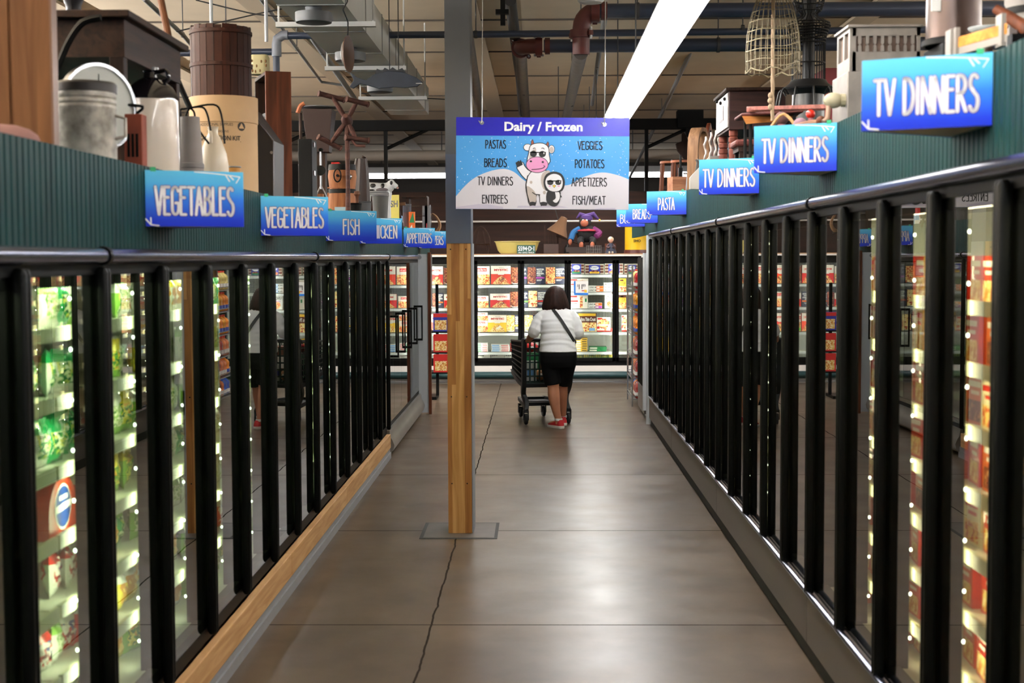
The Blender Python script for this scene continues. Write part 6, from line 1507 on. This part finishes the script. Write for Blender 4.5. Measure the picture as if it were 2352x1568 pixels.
m = MB(); m.loft([[tuple(p + Vector((0, u * .025, v * .018))) for u, v in ((-1, -1), (1, -1), (1, 1), (-1, 1))] for p in (a, b)]); m.build('beam', wood('beam_orange', (176, 104, 36), (214, 146, 64), 'X'), t, bevel=.003)
m = MB(); m.loft([[tuple(p + Vector((0, u * .022, v * .012 - .028))) for u, v in ((-1, -1), (1, -1), (1, 1), (-1, 1))] for p in (a, b)]); m.build('runner', mat('runner_grey', (148, 140, 132), .5, .3), t)
for f in (0, .1, .93): MB().cbox(tuple(a + d * f), (.014, .06, .10)).build('cheek', mat('runner_grey', (148, 140, 132), .5, .3), t)
MB().box(.0, .05, -.02, .02, -(o.z - ZR), -.03).build('support', BLACKM, t); mb = MB().box(.13, .19, -.25, -.2, -(o.z - ZR), .04); mb.build('support', BLACKM, t)
t = thing('enamel_dish', 'white enamel dish above the orange clamp beam', 'dish', P(2270, 66, 5.15)); lat('dish_body', [(0, -.02), (.05, -.015), (.068, .0), (.07, .004), (.05, -.008), (0, -.012)], WHITE, t); lat('stand', [(0, ZR - t.location.z), (.02, ZR - t.location.z), (.016, -.016), (0, -.016)], DKWOOD, t)
t = thing('wooden_mallet', 'brown wooden handle lying slanted by the right edge', 'mallet', P(2330, 45, 4.9)); o = t.location
MB().tube([P(2286, 20, 4.95) - o, P(2318, 40, 4.92) - o, P(2365, 70, 4.85) - o], [.016, .021, .024], 12).build('handle', MIDWOOD, t); MB().box(.0, .05, -.03, .05, ZR - o.z, -.01).build('rest', DKWOOD, t)
# metal heater with scalloped vents
Y = 6.3; k = S(Y); x0 = P(1957, 200, Y).x; t = thing('vent_heater', 'grey metal heater case with scalloped vents and small side windows', 'heater', (x0, Y, ZR), 0); zb2, zm, zt2 = 0, zz(168, Y, ZR), zz(62, Y, ZR); w_ = 153 * k
HTR = mat('heater_grey', (138, 130, 122), .5, .5, var=.25, scale=9)
MB().box(-.02, w_ + .02, 0, .32, 0, zm).box(-.028, w_ + .028, -.008, .33, 0, .05).build('lower_case', HTR, t, bevel=.004)
MB().box(0, w_, .012, .26, zm, zt2 - .012).build('inner_lining', mat('lining_dark', (96, 76, 64), .7, var=.4, scale=18), t)
hz = zt2 - zm; m = MB()
m.box(0, w_, 0, .011, zm, zm + hz * .42); m.box(0, w_, 0, .011, zt2 - hz * .24, zt2 - .012); m.box(0, .016, 0, .011, zm, zt2 - .012); m.box(w_ - .016, w_, 0, .011, zm, zt2 - .012)
for i in range(8):
    x = .016 + (w_ - .032) * (i + .5) / 8
    for za, zb3 in ((zm + hz * .41, zm + hz * .53), (zt2 - hz * .23, zt2 - hz * .38)):
        q = [(x + .0065 * math.cos(PI * j / 6), zb3 + (.008 * math.sin(PI * j / 6)) * (1 if zb3 > za else -1)) for j in range(7)]
        m.prism([(x + .0075, za)] + q + [(x - .0075, za)], 0, .011)
m.build('scalloped_front', HTR, t)
m = MB(); m.box(-.012, 0, 0, .26, zm, zm + hz * .3); m.box(-.012, 0, 0, .26, zt2 - hz * .14, zt2 - .012)
for y_ in (0, .11, .235): m.box(-.012, 0, y_, y_ + .025, zm + hz * .3, zt2 - hz * .14)
m.build('window_side', HTR, t); MB().box(-.022, w_ + .01, -.01, .28, zt2 - .012, zt2).build('top_plate', HTR, t, bevel=.002)
MB().ell((-.07, .05, zm * .55), (.045, .03, .035)).tube([(-.04, .05, zm * .55), (-.02, .05, zm * .55)], .03, 10).build('valve', mat('valve_cream', (170, 160, 130), .5), t)
m = MB(); m.tube([(-.09, .05, zm * .5), (-.10, .03, zm * .25), (-.12, .02, .05)], .011, 8); m.build('spout', mat('spout_tan', (150, 116, 92), .5), t)
# clutter of red and pink small things
for lb, px, py, Y, r, mt, nm in (('round red bulb among the small things left of the heater', 1862, 262, 6.9, 11, mat('bulb_red', (196, 40, 26), .25), 'red_bulb'), ('brown wooden spindle end left of the heater', 1886, 278, 6.7, 12, MIDWOOD, 'spindle_end'), ('brown knitted ball in the clutter under the plank', 1795, 272, 7.4, 16, mat('ball_brown', (92, 62, 60), .9), 'yarn_ball'), ('pale mauve cloth lump at the edge of the green board', 1838, 286, 7.0, 16, mat('mauve', (128, 98, 108), .9), 'cloth_lump')):
    c = P(px, py, Y); k = S(Y); t = thing(nm, lb, 'small thing', (c.x, Y, ZR)); zc = c.z - ZR
    MB().ell((0, 0, zc), (r * k, r * k, r * k * .95), 14, 10).build('knob', mt, t); MB().lathe([(0, 0), (r * k * .9, 0), (r * k * .5, max(.01, zc - r * k * .6)), (0, max(.012, zc - r * k * .5))], 12).build('base', mat('pink_base', (150, 92, 96), .7), t)
for lb, pts, Y, r, c in (('pale wooden ladle handle lying over the pink cloth', ((1826, 292), (1880, 282), (1912, 300)), 6.8, .016, wood('ladle', (120, 84, 66), (160, 120, 96), 'X')), ('thin pale stick leaning in the clutter under the plank', ((1772, 290), (1800, 262), (1830, 296)), 7.3, .008, PALEWOOD)):
    o = P(pts[0][0], pts[0][1], Y) + Vector((0, 0, 0)); q = [P(a, b, Y - .03 * i) - o for i, (a, b) in enumerate(pts)]; q = q + [Vector((q[-1].x + .01, q[-1].y, ZR - o.z + r * .5))]; oo = MB().tube(smooth_pts([tuple(v) for v in q], 4, False), r, 8).build('wooden_stick', c, None, o); tag(oo, lb, 'stick')
Y = 7.6; o = P(1715, 251, Y + 1.0)
t = thing('long_paddle', 'long red brown wooden paddle lying level above the bench', 'paddle', o); b = P(1905, 246, Y) - o
m = MB(); m.loft([[tuple(Vector(b) * f + Vector((0, u * wd, v * .016))) for u, v in ((-1, -.6), (0, -1), (1, -.6), (1, .6), (0, 1), (-1, .6))] for f, wd in ((0, .006), (.03, .03), (.1, .05), (.6, .055), (1, .04))]); m.build('blade', wood('paddle_red', (104, 58, 50), (150, 92, 80), 'X'), t)
m = MB()
for f in (.45, .8):
    v = b * f; m.tube([v + Vector((0, 0, -.01)), Vector((v.x, v.y, ZR - o.z))], .008, 6)
m.build('prop_rod', BLACKM, t)
Y = 8.6; o = P(1702, 288, Y); t = thing('red_bench', 'dark red bench seat with an orange underside below the paddle', 'bench', (o.x, Y, ZR)); za, zb4 = zz(288, Y, ZR), zz(262, Y, ZR); w_ = 128 * S(Y)
MB().loft([[(x, y_, z) for x, y_ in ((0, 0), (w_, -.2), (w_, .1), (0, .3))] for z in (zb4 - .02, zb4)]).build('seat', wood('bench_red', (62, 28, 24), (92, 44, 38), 'X'), t, bevel=.008)
MB().prism([(.03, za), (w_ * .9, za + .02), (w_, zb4 - .0205), (.005, zb4 - .0205)], -.02, .0).build('apron', wood('bench_orange', (150, 88, 40), (186, 120, 60), 'X'), t)
for x, y_ in ((.06, .02), (w_ - .04, -.12), (w_ - .03, .06), (.06, .24)): MB().tube([(x, y_, 0), (x, y_, zb4 - .02)], .010, 8).build('leg', BLACKM, t)
# wire fish trap hung by a cord
Y = 8.0; k = S(Y); c = P(1775, 160, Y); t = thing('wire_trap', 'cream wire fish trap hanging open end down on a rope', 'fish trap', c)
prof = [(-5, 61), (10, 60), (40, 61), (80, 58), (110, 52), (140, 44), (165, 34), (195, 26)]; m = MB()
WIRE = mat('wire_cream', (122, 110, 84), .6, .3)
for q in range(26):
    a = 2 * PI * q / 26; m.tube([(r * k * math.cos(a), r * k * math.sin(a), (z + (4 * math.sin(q * 2) if z < 0 else 0)) * k) for z, r in prof], .0021, 4)
m.build('long_wires', WIRE, t); m = MB()
for z in (-5, 18, 40, 62, 84, 106, 128, 150, 172, 193):
    for i in range(len(prof) - 1):
        if prof[i][0] <= z <= prof[i + 1][0]: r = prof[i][1] + (prof[i + 1][1] - prof[i][1]) * (z - prof[i][0]) / (prof[i + 1][0] - prof[i][0])
    m.tube([(r * k * math.cos(2 * PI * q / 24), r * k * math.sin(2 * PI * q / 24), (z + (5 * math.sin(q * 1.9) if z < 0 else 1.2 * math.sin(q * 1.3))) * k) for q in range(24)], .0024 if z > 0 else .004, 5, closed=True)
m.build('hoop_wires', WIRE, t)
m = MB()
for j in range(3): m.tube([(.006 * math.cos(2.1 * j + i * .8), .006 * math.sin(2.1 * j + i * .8), 190 * k - i * 305 * k / 24) for i in range(25)], .006, 5)
for z, r in ((-58, .014), (-70, .016), (-84, .014)): m.ell((-.012, 0, z * k), (r, r, .018), 8, 6)
m.build('rope', mat('rope', (158, 134, 108), .9), t); MB().tube([(0, 0, 190 * k), (0, 0, CEIL_Z - c.z)], .004, 5).build('cord', DARK, t)
# black wire bird cage
Y = 9.1; k = S(Y); t = thing('bird_cage', 'tall ornate black wire bird cage standing behind the fish trap', 'bird cage', (P(1857, 150, Y).x, Y, ZR)); base = zz(200, Y, ZR)
BW = mat('cage_black', (16, 16, 17), .5, .3); m = MB()
def cz(py): return zz(py, Y, ZR)
for q in range(36):
    a = 2 * PI * q / 36; m.tube([(r * k * math.cos(a), r * k * math.sin(a), cz(py)) for py, r in ((196, 40), (188, 37), (100, 37), (84, 40), (66, 48), (58, 46))], .0032, 4)
for py, r in ((190, 38), (150, 37), (104, 37), (96, 38), (88, 39), (82, 41), (76, 44), (70, 46), (64, 48), (58, 46)): m.tube([(r * k * math.cos(2 * PI * q / 28), r * k * math.sin(2 * PI * q / 28), cz(py)) for q in range(28)], .005, 5, closed=True)
m.build('cage_wires', BW, t)
m = MB()
for q in range(20):
    a = 2 * PI * q / 20; m.tube([(r * k * math.cos(a), r * k * math.sin(a), cz(py)) for py, r in ((58, 46), (44, 22), (38, 18), (28, 28), (8, 34), (-14, 30), (-30, 14))], .0035, 4)
for py, r in ((30, 27), (18, 32), (6, 34), (-8, 32), (-20, 24)): m.tube([(r * k * math.cos(2 * PI * q / 24), r * k * math.sin(2 * PI * q / 24), cz(py)) for q in range(24)], .004, 5, closed=True)
m.build('dome_wires', BW, t)
lat('core', [(0, 0), (14 * k, 0), (14 * k, cz(-36)), (0, cz(-36))], BW, t, 16)
lat('tray', [(0, base - .03), (58 * k, base - .03), (60 * k, base - .02), (44 * k, base + .01), (40 * k, base + .03), (0, base + .03)], BW, t, 32)
lat('stand', [(0, 0), (38 * k, 0), (36 * k, base - .06), (54 * k, base - .0301), (0, base - .0301)], mat('stand_black', (22, 22, 24), .3), t, 32)
for q in range(7):
    a = rad(180 + 36 * q - 18); lim([(62 * k * math.cos(a), 62 * k * math.sin(a), 0.0), (80 * k * math.cos(a), 80 * k * math.sin(a), base * .4), (66 * k * math.cos(a), 66 * k * math.sin(a), base - .04), (50 * k * math.cos(a), 50 * k * math.sin(a), base - .06)], .006, BW, 'scroll', t)
t = thing('red_crate', 'faded red crate behind the bird cage', 'crate', (P(1893, 200, 10.2).x, 10.2, ZR)); h_ = zz(160, 10.2, ZR); w_ = 45 * S(10.2)
MB().box(0, w_, 0, .35, 0, h_).build('crate_body', mat('crate_red', (132, 52, 56), .6, var=.15), t, bevel=.004); MB().box(w_ * .2, w_ * .9, -.003, 0, h_ * .3, h_ * .36).box(w_ * .2, w_ * .7, -.003, 0, h_ * .42, h_ * .46).build('faint_print', mat('print_red', (90, 38, 42), .6), t)
# music cabinet on turned legs
Y = 10.75; k = S(Y); x0 = P(1675, 250, Y).x; t = thing('music_cabinet', 'small dark cabinet with pale keyhole door on turned legs', 'cabinet', (x0, Y, ZR)); za, zb5 = zz(300, Y, ZR), zz(212, Y, ZR); D = .7; W = .42
MB().box(0, W, 0, D, za, zb5).build('case_body', wood('cab_dark', (38, 24, 22), (60, 38, 34), 'X'), t, bevel=.004)
MB().box(-.03, W + .03, -.03, D + .03, zb5, zb5 + .025).build('top', DKWOODX, t, bevel=.006)
CAB_LIT = wood('cab_pale', (172, 160, 152), (206, 198, 194), 'Y', rough=.35, scale=6)  # pale tone paints in the light reflected off the dark cabinet side
MB().box(-.012, 0, .02, D - .02, za + .02, zb5 - .01).build('door', CAB_LIT, t, bevel=.003); MB().box(-.016, -.0121, .22, .48, za + .09, za + .20).build('drawer_front', mat('drawer_frame', (96, 84, 80), .5), t); MB().box(-.019, -.0161, .24, .46, za + .10, za + .19).build('drawer_panel', CAB_LIT, t)
for y_, z in ((.12, za + .24), (.36, za + .235), (.58, za + .27)): MB().ell((-.02, y_, z), (.012, .014, .014), 8, 6).build('knob', BLACKM, t)
LGW = wood('turned_red', (76, 34, 26), (112, 56, 42), 'Z')
prof = [(.02, 0), (.026, .05), (.028, .10), (.022, .14), (.034, .18), (.036, .22)]
zl_ = za; pl = [(.0, 0), (.024, 0), (.026, zl_ * .15), (.030, zl_ * .45), (.036, zl_ * .62), (.030, zl_ * .66), (.036, zl_ * .68), (.036, zl_ * .75), (.028, zl_ * .77), (.036, zl_ * .79), (.036, zl_ * .86), (.028, zl_ * .88), (.034, zl_ * .9), (.034, zl_), (0, zl_)]
for x, y_ in ((.04, .06), (W - .05, .06), (.04, D - .06), (W - .05, D - .06)): lat('leg', pl, LGW, t, 16, Matrix.Translation((x, y_, 0)))
Y = 9.6; t = thing('low_bench', 'red brown stool with rounded seat edge half behind a TV DINNERS sign', 'stool', (P(1690, 330, Y).x, Y, ZR)); h_ = zz(322, Y, ZR)
MB().box(0, .35, 0, .3, h_ - .045, h_).build('seat', wood('stool_red', (80, 38, 34), (116, 62, 54), 'X'), t, bevel=.015); MB().box(.02, .33, .02, .28, h_ - .08, h_ - .0451).build('apron', DKWOODX, t)
for x in (.03, .30):
    for y_ in (.03, .25): MB().box(x, x + .025, y_, y_ + .025, 0, h_ - .0801).build('leg', DKWOOD, t)
t = thing('meat_grinder', 'grey iron meat grinder between the turned legs', 'grinder', (P(1668, 330, 11.9).x, 11.9, ZR)); h_ = zz(318, 11.9, ZR)
MB().tube([(0, 0, 0), (0, 0, h_ * .7)], .02, 8).build('clamp', STEEL, t); MB().tube([(-.06, 0, h_ * .75), (.07, 0, h_ * .75)], .05, 14).build('barrel', mat('grinder_blue', (128, 138, 148), .4, .5), t); lat('funnel', [(.03, h_ * .8), (.06, h_), (.055, h_), (.02, h_ * .8)], STEEL, t, caps=False)
t = thing('white_plank', 'pale plank end sticking out beside the turned legs', 'plank', (P(1625, 380, 11.4).x, 11.4, ZR)); h_ = zz(360, 11.4, ZR)
MB().prism([(-.14, 0), (.16, 0), (.16, h_), (.02, h_), (-.14, h_ * .35)], 0, .04).build('plank_body', mat('plank_white', (196, 188, 176), .6), t); MB().box(.02, .16, -.002, -.0005, h_ * .2, h_).build('end_grain', mat('plank_grey', (120, 112, 104), .7), t)
for i, (px, py) in enumerate(((1620, 316), (1632, 306), (1643, 302), (1652, 300))):
    Y = 12.1 + .1 * i; h_ = zz(py, Y, ZR); o = MB().tube([(.008 * math.cos(j * 1.3), .008 * math.sin(j * 1.3), h_ * j / 20) for j in range(21)], [.009 + .003 * (j % 2) for j in range(21)], 6).build('twisted_rod', mat('rod_bone', (176, 160, 150), .4, .4), None, (P(px, 340, Y).x, Y, ZR)); tag(o, 'twisted pale metal rod left of the turned legs, %s from the mirror frame' % ('first', 'second', 'third', 'fourth')[i], 'rod', 'twisted rods')
Y = 13.0; t = thing('mirror_frame', 'tall arched wooden frame standing edge on', 'frame', (P(1605, 340, Y).x, Y, ZR), rad(62)); h_ = zz(295, Y, ZR)
m = MB(); q = smooth_pts([(-.15, 0, 0), (-.15, 0, h_ * .7), (-.09, 0, h_ * .95), (0, 0, h_), (.09, 0, h_ * .95), (.15, 0, h_ * .7), (.15, 0, 0)], 5, False)
m.loft([[(p[0] * f, y_, p[2] if f > .95 else p[2] * .94) for f, y_ in ((1, -.05), (1, .05), (.84, .05), (.84, -.05))] for p in q]); m.build('arch', wood('arch_wood', (96, 66, 44), (140, 104, 74), 'Z'), t)
MB().box(-.16, .16, -.06, .06, 0, .03).build('base_bar', DKWOOD, t)
t = thing('violin_back', 'slim curved red brown violin shape behind the arched frame', 'violin', (P(1628, 330, 13.6).x, 13.6, ZR), rad(50)); h_ = zz(284, 13.6, ZR)
out = smooth_pts([(-.05, 0), (-.08, h_ * .3), (-.05, h_ * .5), (-.07, h_ * .72), (-.03, h_ * .92), (0, h_), (.03, h_ * .92), (.07, h_ * .72), (.05, h_ * .5), (.08, h_ * .3), (.05, 0)], 3)
MB().prism(out, -.02, .02).build('violin_body', wood('violin', (70, 32, 20), (112, 56, 34), 'Z', rough=.25), t, bevel=.006); MB().box(-.008, .008, -.028, -.0205, h_ * .2, h_ * .9).build('string_bar', BLACKM, t)
t = thing('carved_chair', 'dark wooden chair back with carved pointed top in shadow', 'chair', (P(1575, 350, 17.2).x, 17.2, ZR)); o = t.location
out = [(1552, 330), (1566, 324), (1566, 308), (1570, 302), (1577, 312), (1584, 332), (1586, 366), (1572, 366), (1556, 346)]
MB().prism([(P(a, b, 17.2).x - o.x, P(a, b, 17.2).z - o.z) for a, b in out], 0, .05).build('carved_back', DKWOOD, t, bevel=.005); MB().box(-.16, .2, 0, .4, zz(374, 17.2, ZR), zz(367, 17.2, ZR)).build('seat', DKWOODX, t)
for x in (-.13, .15): MB().box(x, x + .03, 0, .03, 0, zz(374, 17.2, ZR)).build('leg', DKWOOD, t)
for n, (lb, px, w2, Y, py) in enumerate((('nearer brown wooden stool with rounded top on the right freezer top', 1568, 26, 15.6, 370), ('farther brown stool with tapered slatted legs on the right freezer top', 1541, 24, 16.6, 372))):
    k = S(Y); t = thing('wooden_stool', lb, 'stool', (P(px, 400, Y).x, Y, ZR), 0, 'brown wooden stools'); h_ = zz(py, Y, ZR); W = w2 * k
    MB().hprism(smooth_pts([(-W, 0), (-W * .8, -.08), (0, -.1), (W * .8, -.08), (W, 0), (W * .8, .12), (-W * .8, .12)], 3), h_ - .028, h_).build('seat', wood('stool_brown', (110, 62, 42), (150, 92, 66), 'X'), t, bevel=.005)
    for sx_ in (-1, 1):
        for y_ in (-.05, .09): MB().loft([[(sx_ * W * f + u * .018, y_ + v * .012, z) for u, v in ((-1, -1), (1, -1), (1, 1), (-1, 1))] for z, f in ((0, 1.0), (h_ - .028, .78))]).build('leg', MIDWOOD, t)
    MB().box(-W * .85, W * .85, -.055, -.035, h_ * .42, h_ * .5).build('stretcher', DKWOODX, t)
Y = 14.6; t = thing('tool_box', 'open brown wooden box of iron tools on the right freezer top', 'tool box', (P(1545, 430, Y).x, Y, ZR), rad(10)); h_ = zz(407, Y, ZR); w_ = .20
BXW = wood('box_brown', (120, 76, 54), (160, 112, 84), 'X'); m = MB(); m.box(0, w_, 0, .01, 0, h_); m.box(0, w_, .2, .21, 0, h_); m.box(0, .01, .0101, .1999, 0, h_); m.box(w_ - .01, w_, .0101, .1999, 0, h_); m.box(.01, w_ - .01, .01, .2, 0, .01); m.build('box_walls', BXW, t, smooth=0)
t = thing('iron_vise', 'black iron lever jack standing up behind the tool box', 'jack', (P(1563, 400, 15.0).x, 15.0, ZR)); h_ = zz(358, 15.0, ZR)
MB().box(-.02, .02, -.02, .02, 0, h_ * .75).build('column', BLACKM, t, bevel=.004); MB().tube([(0, 0, h_ * .75), (0, 0, h_)], .012, 8).build('screw', BLACKM, t); lat('gear', [(0, -.02), (.035, -.02), (.035, .02), (0, .02)], BLACKM, t, 14, Matrix.Translation((0, -.03, h_ * .45)) @ Matrix.Rotation(rad(90), 4, 'X'))
t = thing('metal_shears', 'grey metal shears resting on the tool box rim', 'shears', (P(1574, 412, 14.4).x, 14.4, ZR)); h_ = zz(402, 14.4, ZR)
MB().tube([(0, 0, 0), (.02, 0, h_)], .006, 6).tube([(.05, 0, 0), (.03, 0, h_)], .006, 6).build('arms', STEEL, t); MB().box(-.02, .06, -.01, .01, h_, h_ + .016).build('blade', mat('blade_grey', (120, 118, 116), .5, .4), t)
Y = 12.2; t = thing('bent_crank', 'tall thin iron crank leaning beside the tool box', 'crank', (P(1596, 420, Y).x, Y, ZR)); h_ = zz(368, Y, ZR)
MB().tube([(-.02, 0, 0), (0, 0, h_ * .5), (.02, 0, h_ * .9), (.01, 0, h_)], .008, 8).tube([(.03, 0, .0), (.02, 0, h_ * .6), (.02, 0, h_)], .007, 8).build('rods', mat('iron_grey', (80, 76, 74), .45, .6), t); MB().tube([(.02, 0, h_), (.09, 0, h_ - .04), (.12, 0, h_ - .05)], .009, 8).build('handle', STEEL, t)

# ================================================================== frozen goods behind the glass
rnd2 = random.Random(21)
VEG = speckle('veg_green', [(50, 150, 80), (220, 226, 190), (30, 104, 60), (206, 206, 96), (236, 236, 226)], 85)
VEGY = speckle('veg_yellow', [(214, 200, 60), (90, 160, 70), (236, 226, 120), (60, 120, 60), (226, 150, 60)], 85)
VEGC = speckle('veg_clear', [(206, 214, 176), (150, 180, 110), (226, 226, 206), (100, 140, 80), (186, 190, 150)], 85)
FRUIT = speckle('veg_red', [(186, 40, 38), (214, 206, 200), (120, 30, 40), (230, 228, 224), (60, 80, 150)], 60)
POT = speckle('veg_gold', [(226, 176, 70), (206, 150, 60), (240, 210, 130), (190, 130, 60)], 26)
FILM = {}
def film(n, c): return mat('film_' + n, c, .16, spec=.7, coat=.6, bump=.9, scale=26)
def bag_mesh(top, pic, low):
    """pillow bag: x = depth to the aisle (front towards -x), y = width, z = height"""
    NU, NV = 9, 11; W, H, D = .145, .18, .032; b = MB(); r_ = random.Random(rnd2.random())
    for sgn in (-1, 1):
        g = []
        for j in range(NV):
            row = []
            for i in range(NU):
                u, v = i / (NU - 1), j / (NV - 1)
                bulge = D * (math.sin(PI * u) ** .55) * (math.sin(PI * min(1, v * 1.06)) ** .6) + r_.uniform(-.008, .008) * (1 if 0 < i < NU - 1 and 0 < j < NV - 1 else 0)
                row.append((sgn * bulge, (u - .5) * W * (1 - .10 * math.sin(PI * v)), v * H + .002))
            g.append(row)
        base = len(b.v); b.v += [p for row in g for p in row]
        for j in range(NV - 1):
            for i in range(NU - 1):
                f = (base + j * NU + i, base + j * NU + i + 1, base + (j + 1) * NU + i + 1, base + (j + 1) * NU + i)
                b.f.append(f if sgn < 0 else tuple(reversed(f))); v = (j + .5) / NV
                b.m.append(0 if v > .66 else (1 if v > .2 and 1 <= i < NU - 2 else 2))
    return b.mesh('bag', [top, pic, low], 180)
gf, wf, yf, lf, rf = film('green', (38, 160, 92)), film('white', (226, 228, 220)), film('yellow', (222, 206, 70)), film('lime', (140, 190, 84)), film('red', (206, 52, 46))
BAGS = {'green': [bag_mesh(gf, VEG, gf), bag_mesh(gf, VEG, wf), bag_mesh(lf, VEG, gf)], 'pale green': [bag_mesh(lf, VEGC, wf), bag_mesh(wf, VEG, lf)],
        'yellow': [bag_mesh(yf, VEGY, lf), bag_mesh(yf, VEGY, yf)], 'clear': [bag_mesh(wf, VEGC, wf), bag_mesh(wf, VEGC, lf)], 'red and white': [bag_mesh(rf, FRUIT, wf), bag_mesh(wf, FRUIT, rf)], 'golden': [bag_mesh(yf, POT, wf), bag_mesh(wf, POT, yf)]}
plan = {1: ['red and white', 'red and white', 'clear', 'green', 'green', 'green', 'green'], 2: ['red and white', 'red and white', 'red and white', 'red and white', 'green', 'green', 'green'], 3: ['golden', 'golden', 'golden', 'yellow', 'yellow', 'yellow', 'clear'],
        4: ['clear', 'clear', 'pale green', 'green', 'clear', 'pale green', 'golden'], 5: ['clear', 'red and white', 'clear', 'clear', 'pale green', 'clear', 'green'], 6: ['clear', 'clear', 'pale green', 'clear', 'clear', 'green', 'pale green']}
DN = ['hidden', 'first', 'second', 'third', 'fourth', 'fifth', 'sixth', 'seventh']; SN = ['bottom', 'lowest', 'second lowest', 'third lowest', 'middle', 'second highest', 'top']
levels = [.292] + LSH
for bay in range(1, 7):
    y0 = LY[bay + 1]
    for lv in range(7):
        z = levels[lv] + .0005
        if lv == 6 and False: continue
        for j in range(5):
            if bay == 2 and lv == 3 and j < 3: continue
            kind = plan[bay][lv] if rnd2.random() < .66 else rnd2.choice(['green', 'pale green', 'clear', 'yellow', 'golden' if bay > 1 else 'green']); me = rnd2.choice(BAGS[kind]); o = bpy.data.objects.new('frozen_bag', me); COL.objects.link(o)
            o.location = (-XL - .272 - rnd2.uniform(0, .06), y0 + .085 + .142 * j, z); o.rotation_euler = (0, rad(rnd2.uniform(-2, 2)) * 0, rad(rnd2.uniform(-24, 24)) + PI)
            s_ = rnd2.uniform(.86, 1.0); o.scale = (s_, s_, s_ * (.95 if lv < 6 else .95))
            tag(o, '%s frozen bag, %s along the %s level behind the %s left door' % (kind, DN[j + 1], SN[lv], DN[bay]), 'frozen bag', 'frozen bags in the left freezers')
# orange-red pack with a round badge
t = thing('dome_pack', 'orange red round topped pack with blue round badge behind the left glass', 'pack', (-XL - .262, LY[3] + .125, LSH[2] + .0005), rad(90))
out = [(-.14, 0), (.14, 0)] + [(.14 * math.cos(rad(a)), .075 + .125 * math.sin(rad(a))) for a in range(0, 181, 15)]
MB().prism(out, -.05, .05).build('pack_body', mat('pack_red', (216, 74, 44), .35), t)
m = MB(); m.flat(oval(0, .095, .082, .078, 24), -.0508, 0); m.flat(oval(0, .095, .074, .07, 24), -.0514, 1); m.flat([(-.085, .078), (.085, .088), (.085, .112), (-.085, .102)], -.052, 0)
for i in range(5): m.flat([(-.04 + .018 * i, .118), (-.028 + .018 * i, .118), (-.028 + .018 * i, .135), (-.04 + .018 * i, .135)], -.052, 0)
m.build('badge', [PAPER, mat('badge_blue', (34, 70, 150), .4)], t, smooth=0)
# red cartons behind the right glass
def box_mesh(front, band, pic, w_=.155, h_=.165, d_=.045):
    b = MB(); b.box(0, d_, -w_ / 2, w_ / 2, 0, h_, 0)
    def q(u0, u1, v0, v1, mi, e): b.add([(-e, (u0 - .5) * w_, v0 * h_), (-e, (u0 - .5) * w_, v1 * h_), (-e, (u1 - .5) * w_, v1 * h_), (-e, (u1 - .5) * w_, v0 * h_)], [(0, 1, 2, 3)], mi)
    q(.1, .9, .06, .5, 2, .0006); q(.12, .88, .78, .9, 1, .0006); q(.2, .7, .62, .7, 1, .0006)
    return b.mesh('carton', [front, band, pic], 0)
crd = mat('dinner_red', (214, 54, 34), .3, coat=.4); cor = mat('dinner_orange', (226, 104, 52), .3, coat=.4); ccr = mat('dinner_cream', (226, 214, 180), .35); cgo = mat('dinner_gold', (214, 164, 70), .35)
BX = {'red': box_mesh(crd, PAPER, PIZY), 'orange': box_mesh(cor, PAPER, PIZD), 'cream': box_mesh(ccr, RED, PIZ), 'gold': box_mesh(cgo, RED, PIZY)}
rl = [.332] + RSH
for bay in range(1, 6):
    y0 = RY[bay + 1]
    for lv in range(8):
        for j in range(3):
            kind = rnd2.choice(['red', 'red', 'orange', 'red', 'cream' if bay > 1 else 'red', 'gold' if bay > 2 else 'orange']); n = 3 if lv else 1
            h_ = .165; sc_ = min(1.0, ((rl[lv + 1] - rl[lv] - .035) if lv < 7 else .2) / h_)
            o = bpy.data.objects.new('dinner_carton', BX[kind]); COL.objects.link(o); o.location = (XR + .235 + rnd2.uniform(0, .03), y0 + .14 + .19 * j, rl[lv] + .0005); o.rotation_euler = (0, 0, rad(rnd2.uniform(-5, 5))); o.scale = (2.2, 1, sc_)
            tag(o, '%s frozen dinner carton, %s along level %s up behind the %s visible right door' % (kind, DN[j + 1], ('one', 'two', 'three', 'four', 'five', 'six', 'seven', 'eight')[lv], DN[bay]), 'frozen carton', 'dinner cartons in the right freezers')
